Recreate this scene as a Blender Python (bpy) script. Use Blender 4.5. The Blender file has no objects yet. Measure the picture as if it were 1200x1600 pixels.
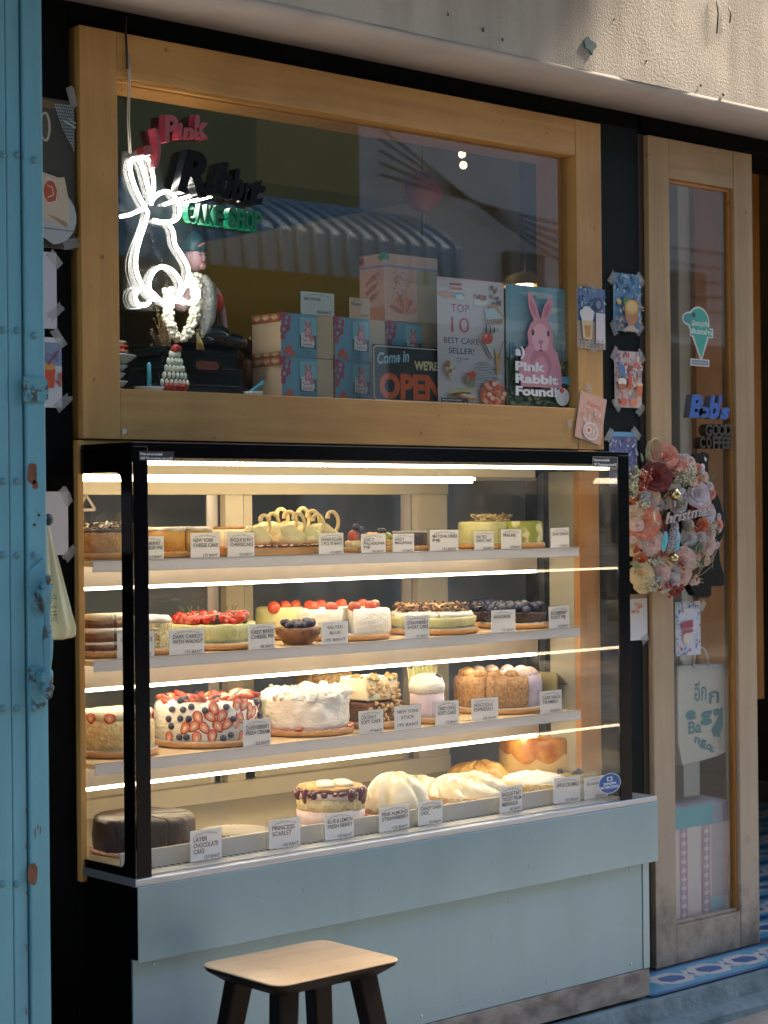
import bpy, math, random
from mathutils import Vector, Matrix, Euler, noise as mnoise
random.seed(7)
R = math.radians
sc = bpy.context.scene
col = sc.collection
# ------------------------------------------------------------------ camera, world, sun, exposure
TH, PH, RO, F = R(41.77), R(0.05), R(0.58), 2991.0
CAM = Vector((0, -3.08, 1.25))
fw = Vector((math.sin(TH)*math.cos(PH), math.cos(TH)*math.cos(PH), math.sin(PH)))
r0 = Vector((math.cos(TH), -math.sin(TH), 0)); u0 = r0.cross(fw)
cr = r0*math.cos(RO) - u0*math.sin(RO); cu = u0*math.cos(RO) + r0*math.sin(RO)
cd = bpy.data.cameras.new("camera"); cam = bpy.data.objects.new("camera", cd); col.objects.link(cam)
cam.matrix_world = Matrix(((cr.x, cu.x, -fw.x, CAM.x), (cr.y, cu.y, -fw.y, CAM.y), (cr.z, cu.z, -fw.z, CAM.z), (0, 0, 0, 1)))
cd.sensor_fit = 'VERTICAL'; cd.sensor_height = 36; cd.lens = 36*F/1600
cd.clip_end = 500; cd.clip_start = 0.05
cd.dof.use_dof = True; cd.dof.focus_distance = 4.02; cd.dof.aperture_fstop = 5.6
sc.camera = cam
SUN_EL, SUN_AZ = R(50), R(105)        # azimuth clockwise from +Y
w = bpy.data.worlds.new("World"); sc.world = w; w.use_nodes = True
nt = w.node_tree; bg = nt.nodes['Background']; sky = nt.nodes.new('ShaderNodeTexSky')
sky.sky_type = 'NISHITA'; sky.sun_disc = False; sky.sun_elevation = SUN_EL; sky.sun_rotation = SUN_AZ
sky.air_density = 1.0; sky.dust_density = 1.0; sky.ozone_density = 3.0
nt.links.new(sky.outputs[0], bg.inputs[0]); bg.inputs[1].default_value = 0.15
sd = bpy.data.lights.new("sun", 'SUN'); so = bpy.data.objects.new("sun", sd); col.objects.link(so)
sd.energy = 3.7; sd.angle = R(12); sd.color = (1.0, 0.80, 0.58)
sdir = Vector((math.sin(SUN_AZ)*math.cos(SUN_EL), math.cos(SUN_AZ)*math.cos(SUN_EL), math.sin(SUN_EL)))
so.rotation_euler = sdir.to_track_quat('Z', 'Y').to_euler()
sc.view_settings.view_transform = 'Standard'; sc.view_settings.look = 'None'
sc.view_settings.exposure = 1.85; sc.view_settings.gamma = 1.0
sc.cycles.use_denoising = True
sc.cycles.max_bounces = 10; sc.cycles.transparent_max_bounces = 24
sc.cycles.diffuse_bounces = 4; sc.cycles.glossy_bounces = 5
sc.cycles.sample_clamp_indirect = 6

# ------------------------------------------------------------------ helpers
def ray(px, py):
    return fw + cr*((px-600)/F) - cu*((py-800)/F)
def P(px, py, Y):                       # photo pixel -> point on the vertical plane y = Y
    d = ray(px, py); return CAM + d*((Y-CAM.y)/d.y)
def PX(px, X, py=800):                  # pixel -> point on the plane x = X
    d = ray(px, py); return CAM + d*((X-CAM.x)/d.x)
def PZ(px, py, Z):
    d = ray(px, py); return CAM + d*((Z-CAM.z)/d.z)
def RC(l, t, r, b, Y):                  # rectangle on the plane y=Y from photo pixels
    mx, my = (l+r)/2, (t+b)/2
    return P(l, my, Y).x, P(r, my, Y).x, P(mx, b, Y).z, P(mx, t, Y).z
def mpp(px, Y):                         # metres of world X per photo pixel there
    return (P(px+5, 800, Y).x - P(px-5, 800, Y).x)/10

MC = {}
def _n(t, k, **kw):
    n = t.nodes.new(k)
    for a, b in kw.items(): setattr(n, a, b)
    return n
def mat(name, c, rough=0.5, metal=0.0, c2=None, scale=20, bump=0.0, bscale=None, stretch=(1, 1, 1), emit=None, es=1.0,
        spec=None, sss=0, detail=6, contrast=(0.35, 0.65), coat=0, ior=None, rvar=0, dist=0, trans=0, bdist=0.01):
    if name in MC: return MC[name]
    m = bpy.data.materials.new(name); m.use_nodes = True; t = m.node_tree
    b = t.nodes['Principled BSDF']
    b.inputs['Base Color'].default_value = (*c, 1); b.inputs['Roughness'].default_value = rough; b.inputs['Metallic'].default_value = metal
    if spec is not None: b.inputs['Specular IOR Level'].default_value = spec
    if sss: b.inputs['Subsurface Weight'].default_value = sss; b.inputs['Subsurface Scale'].default_value = 0.01
    if coat: b.inputs['Coat Weight'].default_value = coat; b.inputs['Coat Roughness'].default_value = 0.08
    if trans: b.inputs['Transmission Weight'].default_value = trans
    if ior: b.inputs['IOR'].default_value = ior
    if emit: b.inputs['Emission Color'].default_value = (*emit, 1); b.inputs['Emission Strength'].default_value = es
    if c2 or bump or rvar:
        tc = _n(t, 'ShaderNodeTexCoord'); mp = _n(t, 'ShaderNodeMapping'); mp.inputs['Scale'].default_value = stretch
        t.links.new(tc.outputs['Object'], mp.inputs[0])
        no = _n(t, 'ShaderNodeTexNoise'); no.inputs['Scale'].default_value = scale; no.inputs['Detail'].default_value = detail
        no.inputs['Distortion'].default_value = dist
        t.links.new(mp.outputs[0], no.inputs[0])
        if c2:
            cr_ = _n(t, 'ShaderNodeValToRGB'); cr_.color_ramp.elements[0].position, cr_.color_ramp.elements[1].position = contrast
            cr_.color_ramp.elements[0].color = (*c, 1); cr_.color_ramp.elements[1].color = (*c2, 1)
            t.links.new(no.outputs[0], cr_.inputs[0]); t.links.new(cr_.outputs[0], b.inputs['Base Color'])
        if rvar:
            mr = _n(t, 'ShaderNodeMapRange'); mr.inputs[3].default_value = rough-rvar; mr.inputs[4].default_value = rough+rvar
            t.links.new(no.outputs[0], mr.inputs[0]); t.links.new(mr.outputs[0], b.inputs['Roughness'])
        if bump:
            n2 = no
            if bscale:
                n2 = _n(t, 'ShaderNodeTexNoise'); n2.inputs['Scale'].default_value = bscale; n2.inputs['Detail'].default_value = 5
                t.links.new(mp.outputs[0], n2.inputs[0])
            bp = _n(t, 'ShaderNodeBump'); bp.inputs['Strength'].default_value = bump; bp.inputs['Distance'].default_value = bdist
            t.links.new(n2.outputs[0], bp.inputs['Height']); t.links.new(bp.outputs[0], b.inputs['Normal'])
    MC[name] = m; return m
def flat(c, rough=0.55):
    c = tuple(round(v, 3) for v in c)
    return mat('print_%s_%s' % (c, rough), c, rough)
def glass(name, tint=(1, 1, 1), ior=1.5, dirt=0.0, rough=0.0, boost=1.0, base=.004):
    if name in MC: return MC[name]
    m = bpy.data.materials.new(name); m.use_nodes = True; t = m.node_tree; t.nodes.remove(t.nodes['Principled BSDF'])
    out = t.nodes['Material Output']
    tr = _n(t, 'ShaderNodeBsdfTransparent'); tr.inputs[0].default_value = (*tint, 1)
    gl = _n(t, 'ShaderNodeBsdfGlossy'); gl.inputs['Roughness'].default_value = rough
    fr = _n(t, 'ShaderNodeFresnel'); fr.inputs[0].default_value = ior
    mu = _n(t, 'ShaderNodeMath', operation='MULTIPLY', use_clamp=True); mu.inputs[1].default_value = boost
    mx = _n(t, 'ShaderNodeMixShader')
    ge = _n(t, 'ShaderNodeNewGeometry'); iv = _n(t, 'ShaderNodeMath', operation='SUBTRACT'); iv.inputs[0].default_value = 1
    t.links.new(ge.outputs['Backfacing'], iv.inputs[1]); m0 = _n(t, 'ShaderNodeMath', operation='MULTIPLY')   # reflect at the outer faces only
    t.links.new(fr.outputs[0], m0.inputs[0]); t.links.new(iv.outputs[0], m0.inputs[1])
    t.links.new(m0.outputs[0], mu.inputs[0]); t.links.new(mu.outputs[0], mx.inputs[0]); t.links.new(tr.outputs[0], mx.inputs[1]); t.links.new(gl.outputs[0], mx.inputs[2])
    last = mx
    if dirt:
        tc = _n(t, 'ShaderNodeTexCoord'); no = _n(t, 'ShaderNodeTexNoise'); no.inputs['Scale'].default_value = 7; no.inputs['Detail'].default_value = 8
        t.links.new(tc.outputs['Object'], no.inputs[0])
        mr = _n(t, 'ShaderNodeMapRange'); mr.inputs[1].default_value = .5; mr.inputs[2].default_value = .8; mr.inputs[3].default_value = base; mr.inputs[4].default_value = dirt
        df = _n(t, 'ShaderNodeBsdfDiffuse'); df.inputs[0].default_value = (.8, .8, .78, 1); m2 = _n(t, 'ShaderNodeMixShader')
        t.links.new(no.outputs[0], mr.inputs[0]); t.links.new(mr.outputs[0], m2.inputs[0]); t.links.new(mx.outputs[0], m2.inputs[1]); t.links.new(df.outputs[0], m2.inputs[2]); last = m2
    t.links.new(last.outputs[0], out.inputs[0]); MC[name] = m; return m
def emis(name, c, s):
    if name in MC: return MC[name]
    m = bpy.data.materials.new(name); m.use_nodes = True; t = m.node_tree; t.nodes.remove(t.nodes['Principled BSDF'])
    e = _n(t, 'ShaderNodeEmission'); e.inputs[0].default_value = (*c, 1); e.inputs[1].default_value = s
    t.links.new(e.outputs[0], t.nodes['Material Output'].inputs[0]); MC[name] = m; return m

TEXTC = {}
def text_data(s, shear=0.0, bold=0.0, res=3):
    """triangles of a string, cap height about 1, starting at x=0: (verts, faces, width)"""
    k = (s, shear, bold)
    if k in TEXTC: return TEXTC[k]
    c = bpy.data.curves.new('t', 'FONT'); c.body = s; c.shear = shear; c.offset = bold; c.resolution_u = res; c.fill_mode = 'FRONT'
    o = bpy.data.objects.new('t', c); col.objects.link(o)
    dg = bpy.context.evaluated_depsgraph_get(); me = bpy.data.meshes.new_from_object(o.evaluated_get(dg))
    vs = [(v.co.x/0.73, v.co.y/0.73) for v in me.vertices]; fs = [tuple(p.vertices) for p in me.polygons]
    bpy.data.objects.remove(o); bpy.data.curves.remove(c); bpy.data.meshes.remove(me)
    x0 = min([v[0] for v in vs] or [0]); x1 = max([v[0] for v in vs] or [1])
    vs = [(a-x0, b) for a, b in vs]
    TEXTC[k] = (vs, fs, x1-x0); return TEXTC[k]

class MB:
    def __init__(s): s.v = []; s.f = []; s.m = []; s.mats = []; s.sm = []
    def mi(s, m):
        if m not in s.mats: s.mats.append(m)
        return s.mats.index(m)
    def add(s, vs, fs, m, smooth=False, M=None):
        o = len(s.v); i = s.mi(m)
        s.v += [tuple(M @ Vector(v)) for v in vs] if M is not None else [tuple(v) for v in vs]
        s.f += [tuple(o+a for a in f) for f in fs]; s.m += [i]*len(fs); s.sm += [smooth]*len(fs); return s
    def box(s, x0, x1, y0, y1, z0, z1, m, M=None):
        vs = [(x, y, z) for x in (x0, x1) for y in (y0, y1) for z in (z0, z1)]
        return s.add(vs, [(0, 1, 3, 2), (4, 6, 7, 5), (0, 4, 5, 1), (2, 3, 7, 6), (0, 2, 6, 4), (1, 5, 7, 3)], m, False, M)
    def loop(s, rings, m, cap=True, closed=False, smooth=True, wrap=True, M=None):
        n = len(rings[0]); vs = [p for r in rings for p in r]; fs = []
        K = len(rings)
        for i in range(K if closed else K-1):
            a, b = i*n, ((i+1) % K)*n
            for j in range(n if wrap else n-1):
                k = (j+1) % n; fs.append((a+j, a+k, b+k, b+j))
        if cap and not closed: fs += [tuple(reversed(range(n))), tuple((K-1)*n+j for j in range(n))]
        return s.add(vs, fs, m, smooth, M)
    def lathe(s, prof, c, m, segs=32, amp=0, freq=20, a0=0, a1=2*math.pi, sx=1, sy=1, cap=True, M=None, smooth=True, flute=0, nfl=0):
        full = abs(a1-a0-2*math.pi) < 1e-6; rings = []
        for (r, z) in prof:
            ring = []
            for j in range(segs if full else segs+1):
                a = a0+(a1-a0)*j/segs; rr = r
                if flute: rr = r*(1+flute*abs(math.sin(a*nfl/2)))
                p = Vector((rr*math.cos(a)*sx, rr*math.sin(a)*sy, z))
                if amp:
                    q = p+Vector(c); nn = mnoise.noise_vector(q*freq)*amp; p = p+nn
                ring.append(tuple(p+Vector(c)))
            if not full: ring.append((c[0], c[1], c[2]+z))
            rings.append(ring)
        return s.loop(rings, m, cap, False, smooth, True, M)
    def tube(s, pts, r, m, segs=8, closed=False, smooth=True, cap=True):
        pts = [Vector(p) for p in pts]; rings = []; K = len(pts); up = None
        for i, p in enumerate(pts):
            t = (pts[(i+1) % K]-pts[i-1]) if closed or 0 < i < K-1 else (pts[1]-pts[0] if i == 0 else pts[-1]-pts[-2])
            if t.length < 1e-9: t = Vector((0, 0, 1))
            t.normalize()
            if up is None: up = Vector((0, 0, 1)) if abs(t.z) < .9 else Vector((1, 0, 0))
            a = up - t*up.dot(t); a.normalize(); up = a; b = t.cross(a)
            rr = r[i] if isinstance(r, (list, tuple)) else r
            rings.append([tuple(p+(a*math.cos(q)+b*math.sin(q))*rr) for q in [2*math.pi*j/segs for j in range(segs)]])
        return s.loop(rings, m, cap, closed, smooth)
    def ball(s, c, r, m, nu=14, nv=9, amp=0, freq=20, M=None, smooth=True):
        r = r if isinstance(r, (list, tuple)) else (r, r, r); vs = []; c = Vector(c)
        for i in range(nv+1):
            ph = math.pi*i/nv
            for j in range(nu):
                a = 2*math.pi*j/nu; p = Vector((r[0]*math.sin(ph)*math.cos(a), r[1]*math.sin(ph)*math.sin(a), r[2]*math.cos(ph)))
                if amp: p += p.normalized()*mnoise.noise((p+c)*freq)*amp if p.length else p
                vs.append(p+c if M is None else c+(M @ p))
        fs = [(i*nu+j, (i+1)*nu+j, (i+1)*nu+(j+1) % nu, i*nu+(j+1) % nu) for i in range(nv) for j in range(nu)]
        return s.add(vs, fs, m, smooth)
    def prism(s, pts, y0, y1, m, smooth=False):          # outline in x,z extruded along y
        n = len(pts); vs = [(x, y0, z) for x, z in pts]+[(x, y1, z) for x, z in pts]
        a = sum(pts[i][0]*pts[(i+1) % n][1]-pts[(i+1) % n][0]*pts[i][1] for i in range(n))
        fs = [tuple(range(n)), tuple(reversed(range(n, 2*n)))]+[((i+1) % n, i, n+i, n+(i+1) % n) for i in range(n)]
        if a < 0: fs = [tuple(reversed(f)) for f in fs]
        return s.add(vs, fs, m, smooth)
    def text(s, st, O, U, V, size, m, depth=0.0, align=0, shear=0.0, bold=0.0, width=None, arc=0.0, side=None):
        """string with baseline start O, unit axes U,V; cap height = size; align 0 left .5 centre 1 right; depth extrudes along -N"""
        vs, fs, wd = text_data(st, shear, bold); sx = size
        if width: sx = width/wd
        U = Vector(U); V = Vector(V); N = U.cross(V); O = Vector(O); W = wd*sx; out = []
        for a, b in vs:
            x = a*sx-align*W; z = b*size
            if arc: z += arc*(1-((a*sx-W/2)/(W/2))**2)
            out.append(O+U*x+V*z)
        s.add(out, fs, m)
        if depth:
            back = [p-N*depth for p in out]; s.add(back, [tuple(reversed(f)) for f in fs], side or m)
            ec = {}
            for f in fs:
                for i in range(len(f)):
                    e = (f[i], f[(i+1) % len(f)])
                    ec[e] = 1
            for (a, b) in list(ec):
                if (b, a) not in ec: s.add([out[a], back[a], back[b], out[b]], [(0, 1, 2, 3)], side or m)
        return W
    def build(s, name, parent=None, bevel=0, origin=None, mod=None, at=None):
        o3 = Vector(origin) if origin is not None else (Vector(parent['_loc']) if parent is not None and '_loc' in parent else Vector((0, 0, 0)))
        me = bpy.data.meshes.new(name); me.from_pydata([tuple(Vector(v)-o3) for v in s.v], [], s.f)
        for m in s.mats: me.materials.append(m)
        me.polygons.foreach_set('material_index', s.m); me.polygons.foreach_set('use_smooth', s.sm); me.update()
        o = bpy.data.objects.new(name, me); col.objects.link(o)
        if parent is not None: o.parent = parent
        else: o.location = o3
        if parent is not None and origin is not None: o.location = o3-Vector(parent['_loc'])
        o['_loc'] = tuple(o3)
        if bevel:
            b = o.modifiers.new('bevel', 'BEVEL'); b.width = bevel; b.segments = 2; b.limit_method = 'ANGLE'; b.angle_limit = R(40)
        return o
def tag(o, label=None, cat=None, group=None, kind=None):
    if label: o['label'] = label
    if cat: o['category'] = cat
    if group: o['group'] = group
    if kind: o['kind'] = kind
    return o
def thing(name, loc, label, cat, group=None):
    o = bpy.data.objects.new(name, None); col.objects.link(o); o.location = loc; o['_loc'] = tuple(loc); o.empty_display_size = .05
    return tag(o, label, cat, group)
def put(me, name, parent, p, rot=(0, 0, 0), s=1):         # a child sharing mesh data at world point p
    o = bpy.data.objects.new(name, me); col.objects.link(o); o.parent = parent
    o.location = Vector(p)-Vector(parent['_loc']); o.rotation_euler = rot; o.scale = (s, s, s) if not isinstance(s, (tuple, list)) else s
    return o
def mesh_only(mb, name):
    o = mb.build(name, None, origin=(0, 0, 0)); me = o.data; bpy.data.objects.remove(o); return me

class Art:                                               # flat printed artwork on a plane, layers a hair apart
    def __init__(s, O, U, V, w, h):
        s.O = Vector(O); s.U = Vector(U).normalized(); s.V = Vector(V).normalized(); s.N = s.U.cross(s.V); s.w = w; s.h = h; s.k = 0; s.mb = MB()
    def pt(s, u, v): return s.O+s.U*(u*s.w)+s.V*(v*s.h)+s.N*(s.k*0.00006+0.0002)
    def poly(s, pts, c):
        s.k += 1; m = c if not isinstance(c, tuple) else flat(c)
        s.mb.add([s.pt(*p) for p in pts], [tuple(range(len(pts)))], m)
    def rect(s, u0, v0, u1, v1, c): s.poly([(u0, v0), (u1, v0), (u1, v1), (u0, v1)], c)
    def ell(s, u, v, ru, rv, c, rot=0, n=16, wob=0, part=(0, 1)):
        pts = []
        for i in range(n):
            a = 2*math.pi*(part[0]+(part[1]-part[0])*i/(n-(0 if part == (0, 1) else 1))); q = 1+wob*math.sin(a*5+u*40)
            x = ru*s.w*math.cos(a)*q; y = rv*s.h*math.sin(a)*q
            X = x*math.cos(rot)-y*math.sin(rot); Y = x*math.sin(rot)+y*math.cos(rot)
            pts.append((u+X/s.w, v+Y/s.h))
        s.poly(pts, c)
    def line(s, pts, wd, c):
        s.k += 1; m = c if not isinstance(c, tuple) else flat(c); P_ = [s.pt(*p) for p in pts]
        for a, b in zip(P_, P_[1:]):
            d = (b-a).normalized(); q = s.N.cross(d)*wd/2
            s.mb.add([a-q, b-q, b+q, a+q], [(0, 1, 2, 3)], m)
    def text(s, st, u, v, size, c, align=0, shear=0, bold=0, width=None, rot=0, arc=0):
        s.k += 1; m = c if not isinstance(c, tuple) else flat(c)
        U = s.U*math.cos(rot)+s.V*math.sin(rot); V = s.V*math.cos(rot)-s.U*math.sin(rot)
        s.mb.text(st, s.pt(u, v), U, V, size*s.h, m, 0, align, shear, bold, width*s.w if width else None, arc*s.h)
    def build(s, name, parent): return s.mb.build(name, parent)
def art_rect(l, t, r, b, Y):
    x0, x1, z0, z1 = RC(l, t, r, b, Y); return Art((x0, Y, z0), (1, 0, 0), (0, 0, 1), x1-x0, z1-z0)

# ------------------------------------------------------------------ materials
def wood(name, axis, c=(.47, .24, .062), c2=(.58, .33, .098), dirt=False, rough=.45):
    if name in MC: return MC[name]
    m = bpy.data.materials.new(name); m.use_nodes = True; t = m.node_tree; b = t.nodes['Principled BSDF']
    tc = _n(t, 'ShaderNodeTexCoord'); mp = _n(t, 'ShaderNodeMapping'); s = [14, 14, 14]; s[axis] = .9; mp.inputs['Scale'].default_value = s
    n1 = _n(t, 'ShaderNodeTexNoise'); n1.inputs['Scale'].default_value = 3.2; n1.inputs['Detail'].default_value = 8; n1.inputs['Distortion'].default_value = .6
    n2 = _n(t, 'ShaderNodeTexNoise'); n2.inputs['Scale'].default_value = 3.5; n2.inputs['Detail'].default_value = 5
    n3 = _n(t, 'ShaderNodeTexNoise'); n3.inputs['Scale'].default_value = 38; n3.inputs['Detail'].default_value = 3
    t.links.new(tc.outputs['Object'], mp.inputs[0]); t.links.new(mp.outputs[0], n1.inputs[0]); t.links.new(tc.outputs['Object'], n2.inputs[0]); t.links.new(tc.outputs['Object'], n3.inputs[0])
    r1 = _n(t, 'ShaderNodeValToRGB'); r1.color_ramp.elements[0].position = .3; r1.color_ramp.elements[1].position = .7
    r1.color_ramp.elements[0].color = (*c, 1); r1.color_ramp.elements[1].color = (*c2, 1)
    t.links.new(n1.outputs[0], r1.inputs[0])
    mx = _n(t, 'ShaderNodeMixRGB', blend_type='MULTIPLY'); mx.inputs[0].default_value = 1
    r2 = _n(t, 'ShaderNodeValToRGB'); r2.color_ramp.elements[0].position = .3; r2.color_ramp.elements[1].position = .62
    r2.color_ramp.elements[0].color = (.72, .68, .62, 1); r2.color_ramp.elements[1].color = (1, 1, 1, 1)
    t.links.new(n2.outputs[0], r2.inputs[0]); t.links.new(r1.outputs[0], mx.inputs[1]); t.links.new(r2.outputs[0], mx.inputs[2])
    # small dark knots and nicks
    r3 = _n(t, 'ShaderNodeValToRGB'); r3.color_ramp.elements[0].position = .24; r3.color_ramp.elements[1].position = .32
    r3.color_ramp.elements[0].color = (.45, .35, .25, 1); r3.color_ramp.elements[1].color = (1, 1, 1, 1)
    m3 = _n(t, 'ShaderNodeMixRGB', blend_type='MULTIPLY'); m3.inputs[0].default_value = .8
    t.links.new(n3.outputs[0], r3.inputs[0]); t.links.new(mx.outputs[0], m3.inputs[1]); t.links.new(r3.outputs[0], m3.inputs[2]); last = m3
    if dirt:                                             # weathering grows towards the foot of the door
        sp = _n(t, 'ShaderNodeSeparateXYZ'); t.links.new(tc.outputs['Object'], sp.inputs[0])
        mr = _n(t, 'ShaderNodeMapRange'); mr.inputs[1].default_value = 1.15; mr.inputs[2].default_value = .2; mr.inputs[3].default_value = 0; mr.inputs[4].default_value = .8
        t.links.new(sp.outputs[2], mr.inputs[0])
        g = _n(t, 'ShaderNodeMixRGB'); g.inputs[2].default_value = (.42, .36, .28, 1); t.links.new(mr.outputs[0], g.inputs[0]); t.links.new(m3.outputs[0], g.inputs[1])
        ad = _n(t, 'ShaderNodeMath', operation='MULTIPLY_ADD'); ad.inputs[1].default_value = -2.4; ad.inputs[2].default_value = .95
        t.links.new(sp.outputs[2], ad.inputs[0])
        a2 = _n(t, 'ShaderNodeMath', operation='ADD'); t.links.new(ad.outputs[0], a2.inputs[0])
        n4 = _n(t, 'ShaderNodeTexNoise'); n4.inputs['Scale'].default_value = 9; n4.inputs['Detail'].default_value = 10; n4.inputs['Roughness'].default_value = .7
        t.links.new(tc.outputs['Object'], n4.inputs[0]); s4 = _n(t, 'ShaderNodeMath', operation='MULTIPLY_ADD'); s4.inputs[1].default_value = 3.4; s4.inputs[2].default_value = -2.12
        t.links.new(n4.outputs[0], s4.inputs[0]); t.links.new(s4.outputs[0], a2.inputs[1])
        cl = _n(t, 'ShaderNodeClamp'); t.links.new(a2.outputs[0], cl.inputs[0])
        k = _n(t, 'ShaderNodeMixRGB'); k.inputs[2].default_value = (.11, .09, .07, 1); t.links.new(cl.outputs[0], k.inputs[0]); t.links.new(g.outputs[0], k.inputs[1]); last = k
    t.links.new(last.outputs[0], b.inputs['Base Color']); b.inputs['Roughness'].default_value = rough
    bp = _n(t, 'ShaderNodeBump'); bp.inputs['Strength'].default_value = .12; bp.inputs['Distance'].default_value = .003
    t.links.new(n1.outputs[0], bp.inputs['Height']); t.links.new(bp.outputs[0], b.inputs['Normal'])
    MC[name] = m; return m
W_Z = wood('pale_wood_upright', 2); W_X = wood('pale_wood_rail', 0)
WO_Z = wood('amber_wood', 2, (.42, .17, .03), (.50, .22, .05))
D_Z = wood('weathered_wood_upright', 2, (.37, .235, .105), (.46, .31, .155), True, .55); D_X = wood('weathered_wood_rail', 0, (.37, .235, .105), (.46, .31, .155), True, .55)
def paint(name, c, chip, amt=.30, scale=9, rough=.45, rust=(.09, .035, .02), c2=None):
    """gloss paint with faint streaks and a few chips through to `chip`"""
    m = bpy.data.materials.new(name); m.use_nodes = True; t = m.node_tree; b = t.nodes['Principled BSDF']; b.inputs['Roughness'].default_value = rough
    tc = _n(t, 'ShaderNodeTexCoord'); mp = _n(t, 'ShaderNodeMapping'); mp.inputs['Scale'].default_value = (6, 6, 1)
    n1 = _n(t, 'ShaderNodeTexNoise'); n1.inputs['Scale'].default_value = 3; n1.inputs['Detail'].default_value = 7
    t.links.new(tc.outputs['Object'], mp.inputs[0]); t.links.new(mp.outputs[0], n1.inputs[0])
    r1 = _n(t, 'ShaderNodeValToRGB'); r1.color_ramp.elements[0].position = .3; r1.color_ramp.elements[1].position = .75
    r1.color_ramp.elements[0].color = (*c, 1); r1.color_ramp.elements[1].color = (*(c2 or [min(1, v*1.35) for v in c]), 1); t.links.new(n1.outputs[0], r1.inputs[0])
    n2 = _n(t, 'ShaderNodeTexNoise'); n2.inputs['Scale'].default_value = scale; n2.inputs['Detail'].default_value = 9; n2.inputs['Roughness'].default_value = .65; t.links.new(tc.outputs['Object'], n2.inputs[0])
    r2 = _n(t, 'ShaderNodeValToRGB'); r2.color_ramp.elements[0].position = amt; r2.color_ramp.elements[1].position = amt+.012
    r2.color_ramp.elements[0].color = (1, 1, 1, 1); r2.color_ramp.elements[1].color = (0, 0, 0, 1); t.links.new(n2.outputs[0], r2.inputs[0])
    mx = _n(t, 'ShaderNodeMixRGB'); t.links.new(r2.outputs[0], mx.inputs[0]); t.links.new(r1.outputs[0], mx.inputs[1]); mx.inputs[2].default_value = (*chip, 1)
    t.links.new(mx.outputs[0], b.inputs['Base Color'])
    bp = _n(t, 'ShaderNodeBump'); bp.inputs['Strength'].default_value = .25; bp.inputs['Distance'].default_value = .004
    n5 = _n(t, 'ShaderNodeTexNoise'); n5.inputs['Scale'].default_value = 60; t.links.new(tc.outputs['Object'], n5.inputs[0])
    ad = _n(t, 'ShaderNodeMath', operation='SUBTRACT'); t.links.new(n5.outputs[0], ad.inputs[0]); t.links.new(r2.outputs[0], ad.inputs[1])
    t.links.new(ad.outputs[0], bp.inputs['Height']); t.links.new(bp.outputs[0], b.inputs['Normal']); MC[name] = m; return m
BLUE = paint('chipped_blue_paint', (.10, .27, .325), (.10, .045, .03), .288, 7, .42)
BLUEH = paint('worn_blue_hardware', (.08, .23, .28), (.05, .06, .055), .44, 26, .45)
BLACKW = mat('black_painted_wall', (.0015, .0015, .0015), .7, spec=.05, c2=(.004, .0045, .0045), scale=4, bump=.15, bscale=40, bdist=.003, rvar=.08)
GREENW = mat('dark_green_black_pillar', (.002, .0045, .0045), .6, spec=.10, c2=(.006, .011, .011), scale=3, bump=.15, bscale=50, bdist=.003)
BLKFR = mat('black_gloss_frame', (.002, .002, .0025), .16, spec=.3)
STEEL = mat('brushed_steel', (.50, .53, .56), .42, .85, c2=(.60, .62, .64), scale=5, stretch=(1, 1, 30), rvar=.07, bump=.05)
PANEL = mat('pale_blue_grey_metal_panel', (.24, .37, .44), .32, .6, c2=(.30, .43, .50), scale=1.8, rvar=.12, bump=.08, bscale=260, bdist=.002)
PANEL2 = mat('lower_blue_grey_panel', (.225, .355, .425), .36, .55, c2=(.28, .41, .48), scale=2.5, rvar=.12, bump=.16, bscale=200, bdist=.002)
ALU = mat('anodised_shelf_edge', (.76, .71, .69), .36, .35)
ALUIN = mat('shelf_underside_steel', (.40, .365, .33), .36, .4, scale=4, stretch=(1, 40, 40), rvar=.1)
CREAMP = mat('cream_case_interior', (.76, .69, .52), .45, c2=(.80, .74, .58), scale=4)
SHELF = mat('cream_shelf_deck', (.66, .50, .30), .4)
LED = emis('warm_led', (1, .83, .58), 5.6)
LEDW = emis('warm_led_tube', (1, .81, .55), 6.6)
NEON = emis('white_neon', (1, .93, .86), 9.0)
CGLASS = glass('case_glass', (.985, .99, .98), 1.5, .06, 0, 1.4)
WGLASS = glass('window_glass', (.95, .97, .95), 1.5, .008, 0, 2.3)
DGLASS = glass('door_glass', (.94, .96, .94), 1.5, .012, 0, 1.7)
ACRY = glass('clear_acrylic', (.93, .96, .97), 1.45, .03)
TAPE = glass('cloudy_tape', (.78, .80, .78), 1.4, .62, .25, 1.0, .26)
PAPER = mat('white_card_paper', (.78, .74, .70), .6)
INK = flat((.10, .09, .09)); 

# ------------------------------------------------------------------ the street and the far side (mirrored in the panes)
def sbox(name, b, m, bevel=0, kind='structure'):
    mb = MB(); mb.box(*b, m); o = mb.build(name, None, bevel, origin=((b[0]+b[1])/2, (b[2]+b[3])/2, b[4])); tag(o, kind=kind); return o
PAVE = mat('worn_pavement', (.20, .17, .14), .8, c2=(.32, .29, .25), scale=6, bump=.5, bscale=30, detail=9)
ROADM = mat('asphalt', (.05, .05, .05), .85, c2=(.075, .073, .07), scale=60, bump=.4, bscale=200)
CONC = mat('blue_grey_concrete', (.085, .125, .135), .75, c2=(.17, .23, .24), scale=9, bump=.7, bscale=28, detail=10, contrast=(.4, .62), bdist=.012)
sbox('pavement', (-30, 40, -1.6, .0, -.3, .03), PAVE)
sbox('road', (-60, 80, -7.0, -1.604, -.3, -.08), ROADM)
sbox('far_pavement', (-30, 40, -14, -7.004, -.3, .02), PAVE)
sbox('ground', (-200, 200, -200, 200, -.6, -.31), ROADM)
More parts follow.
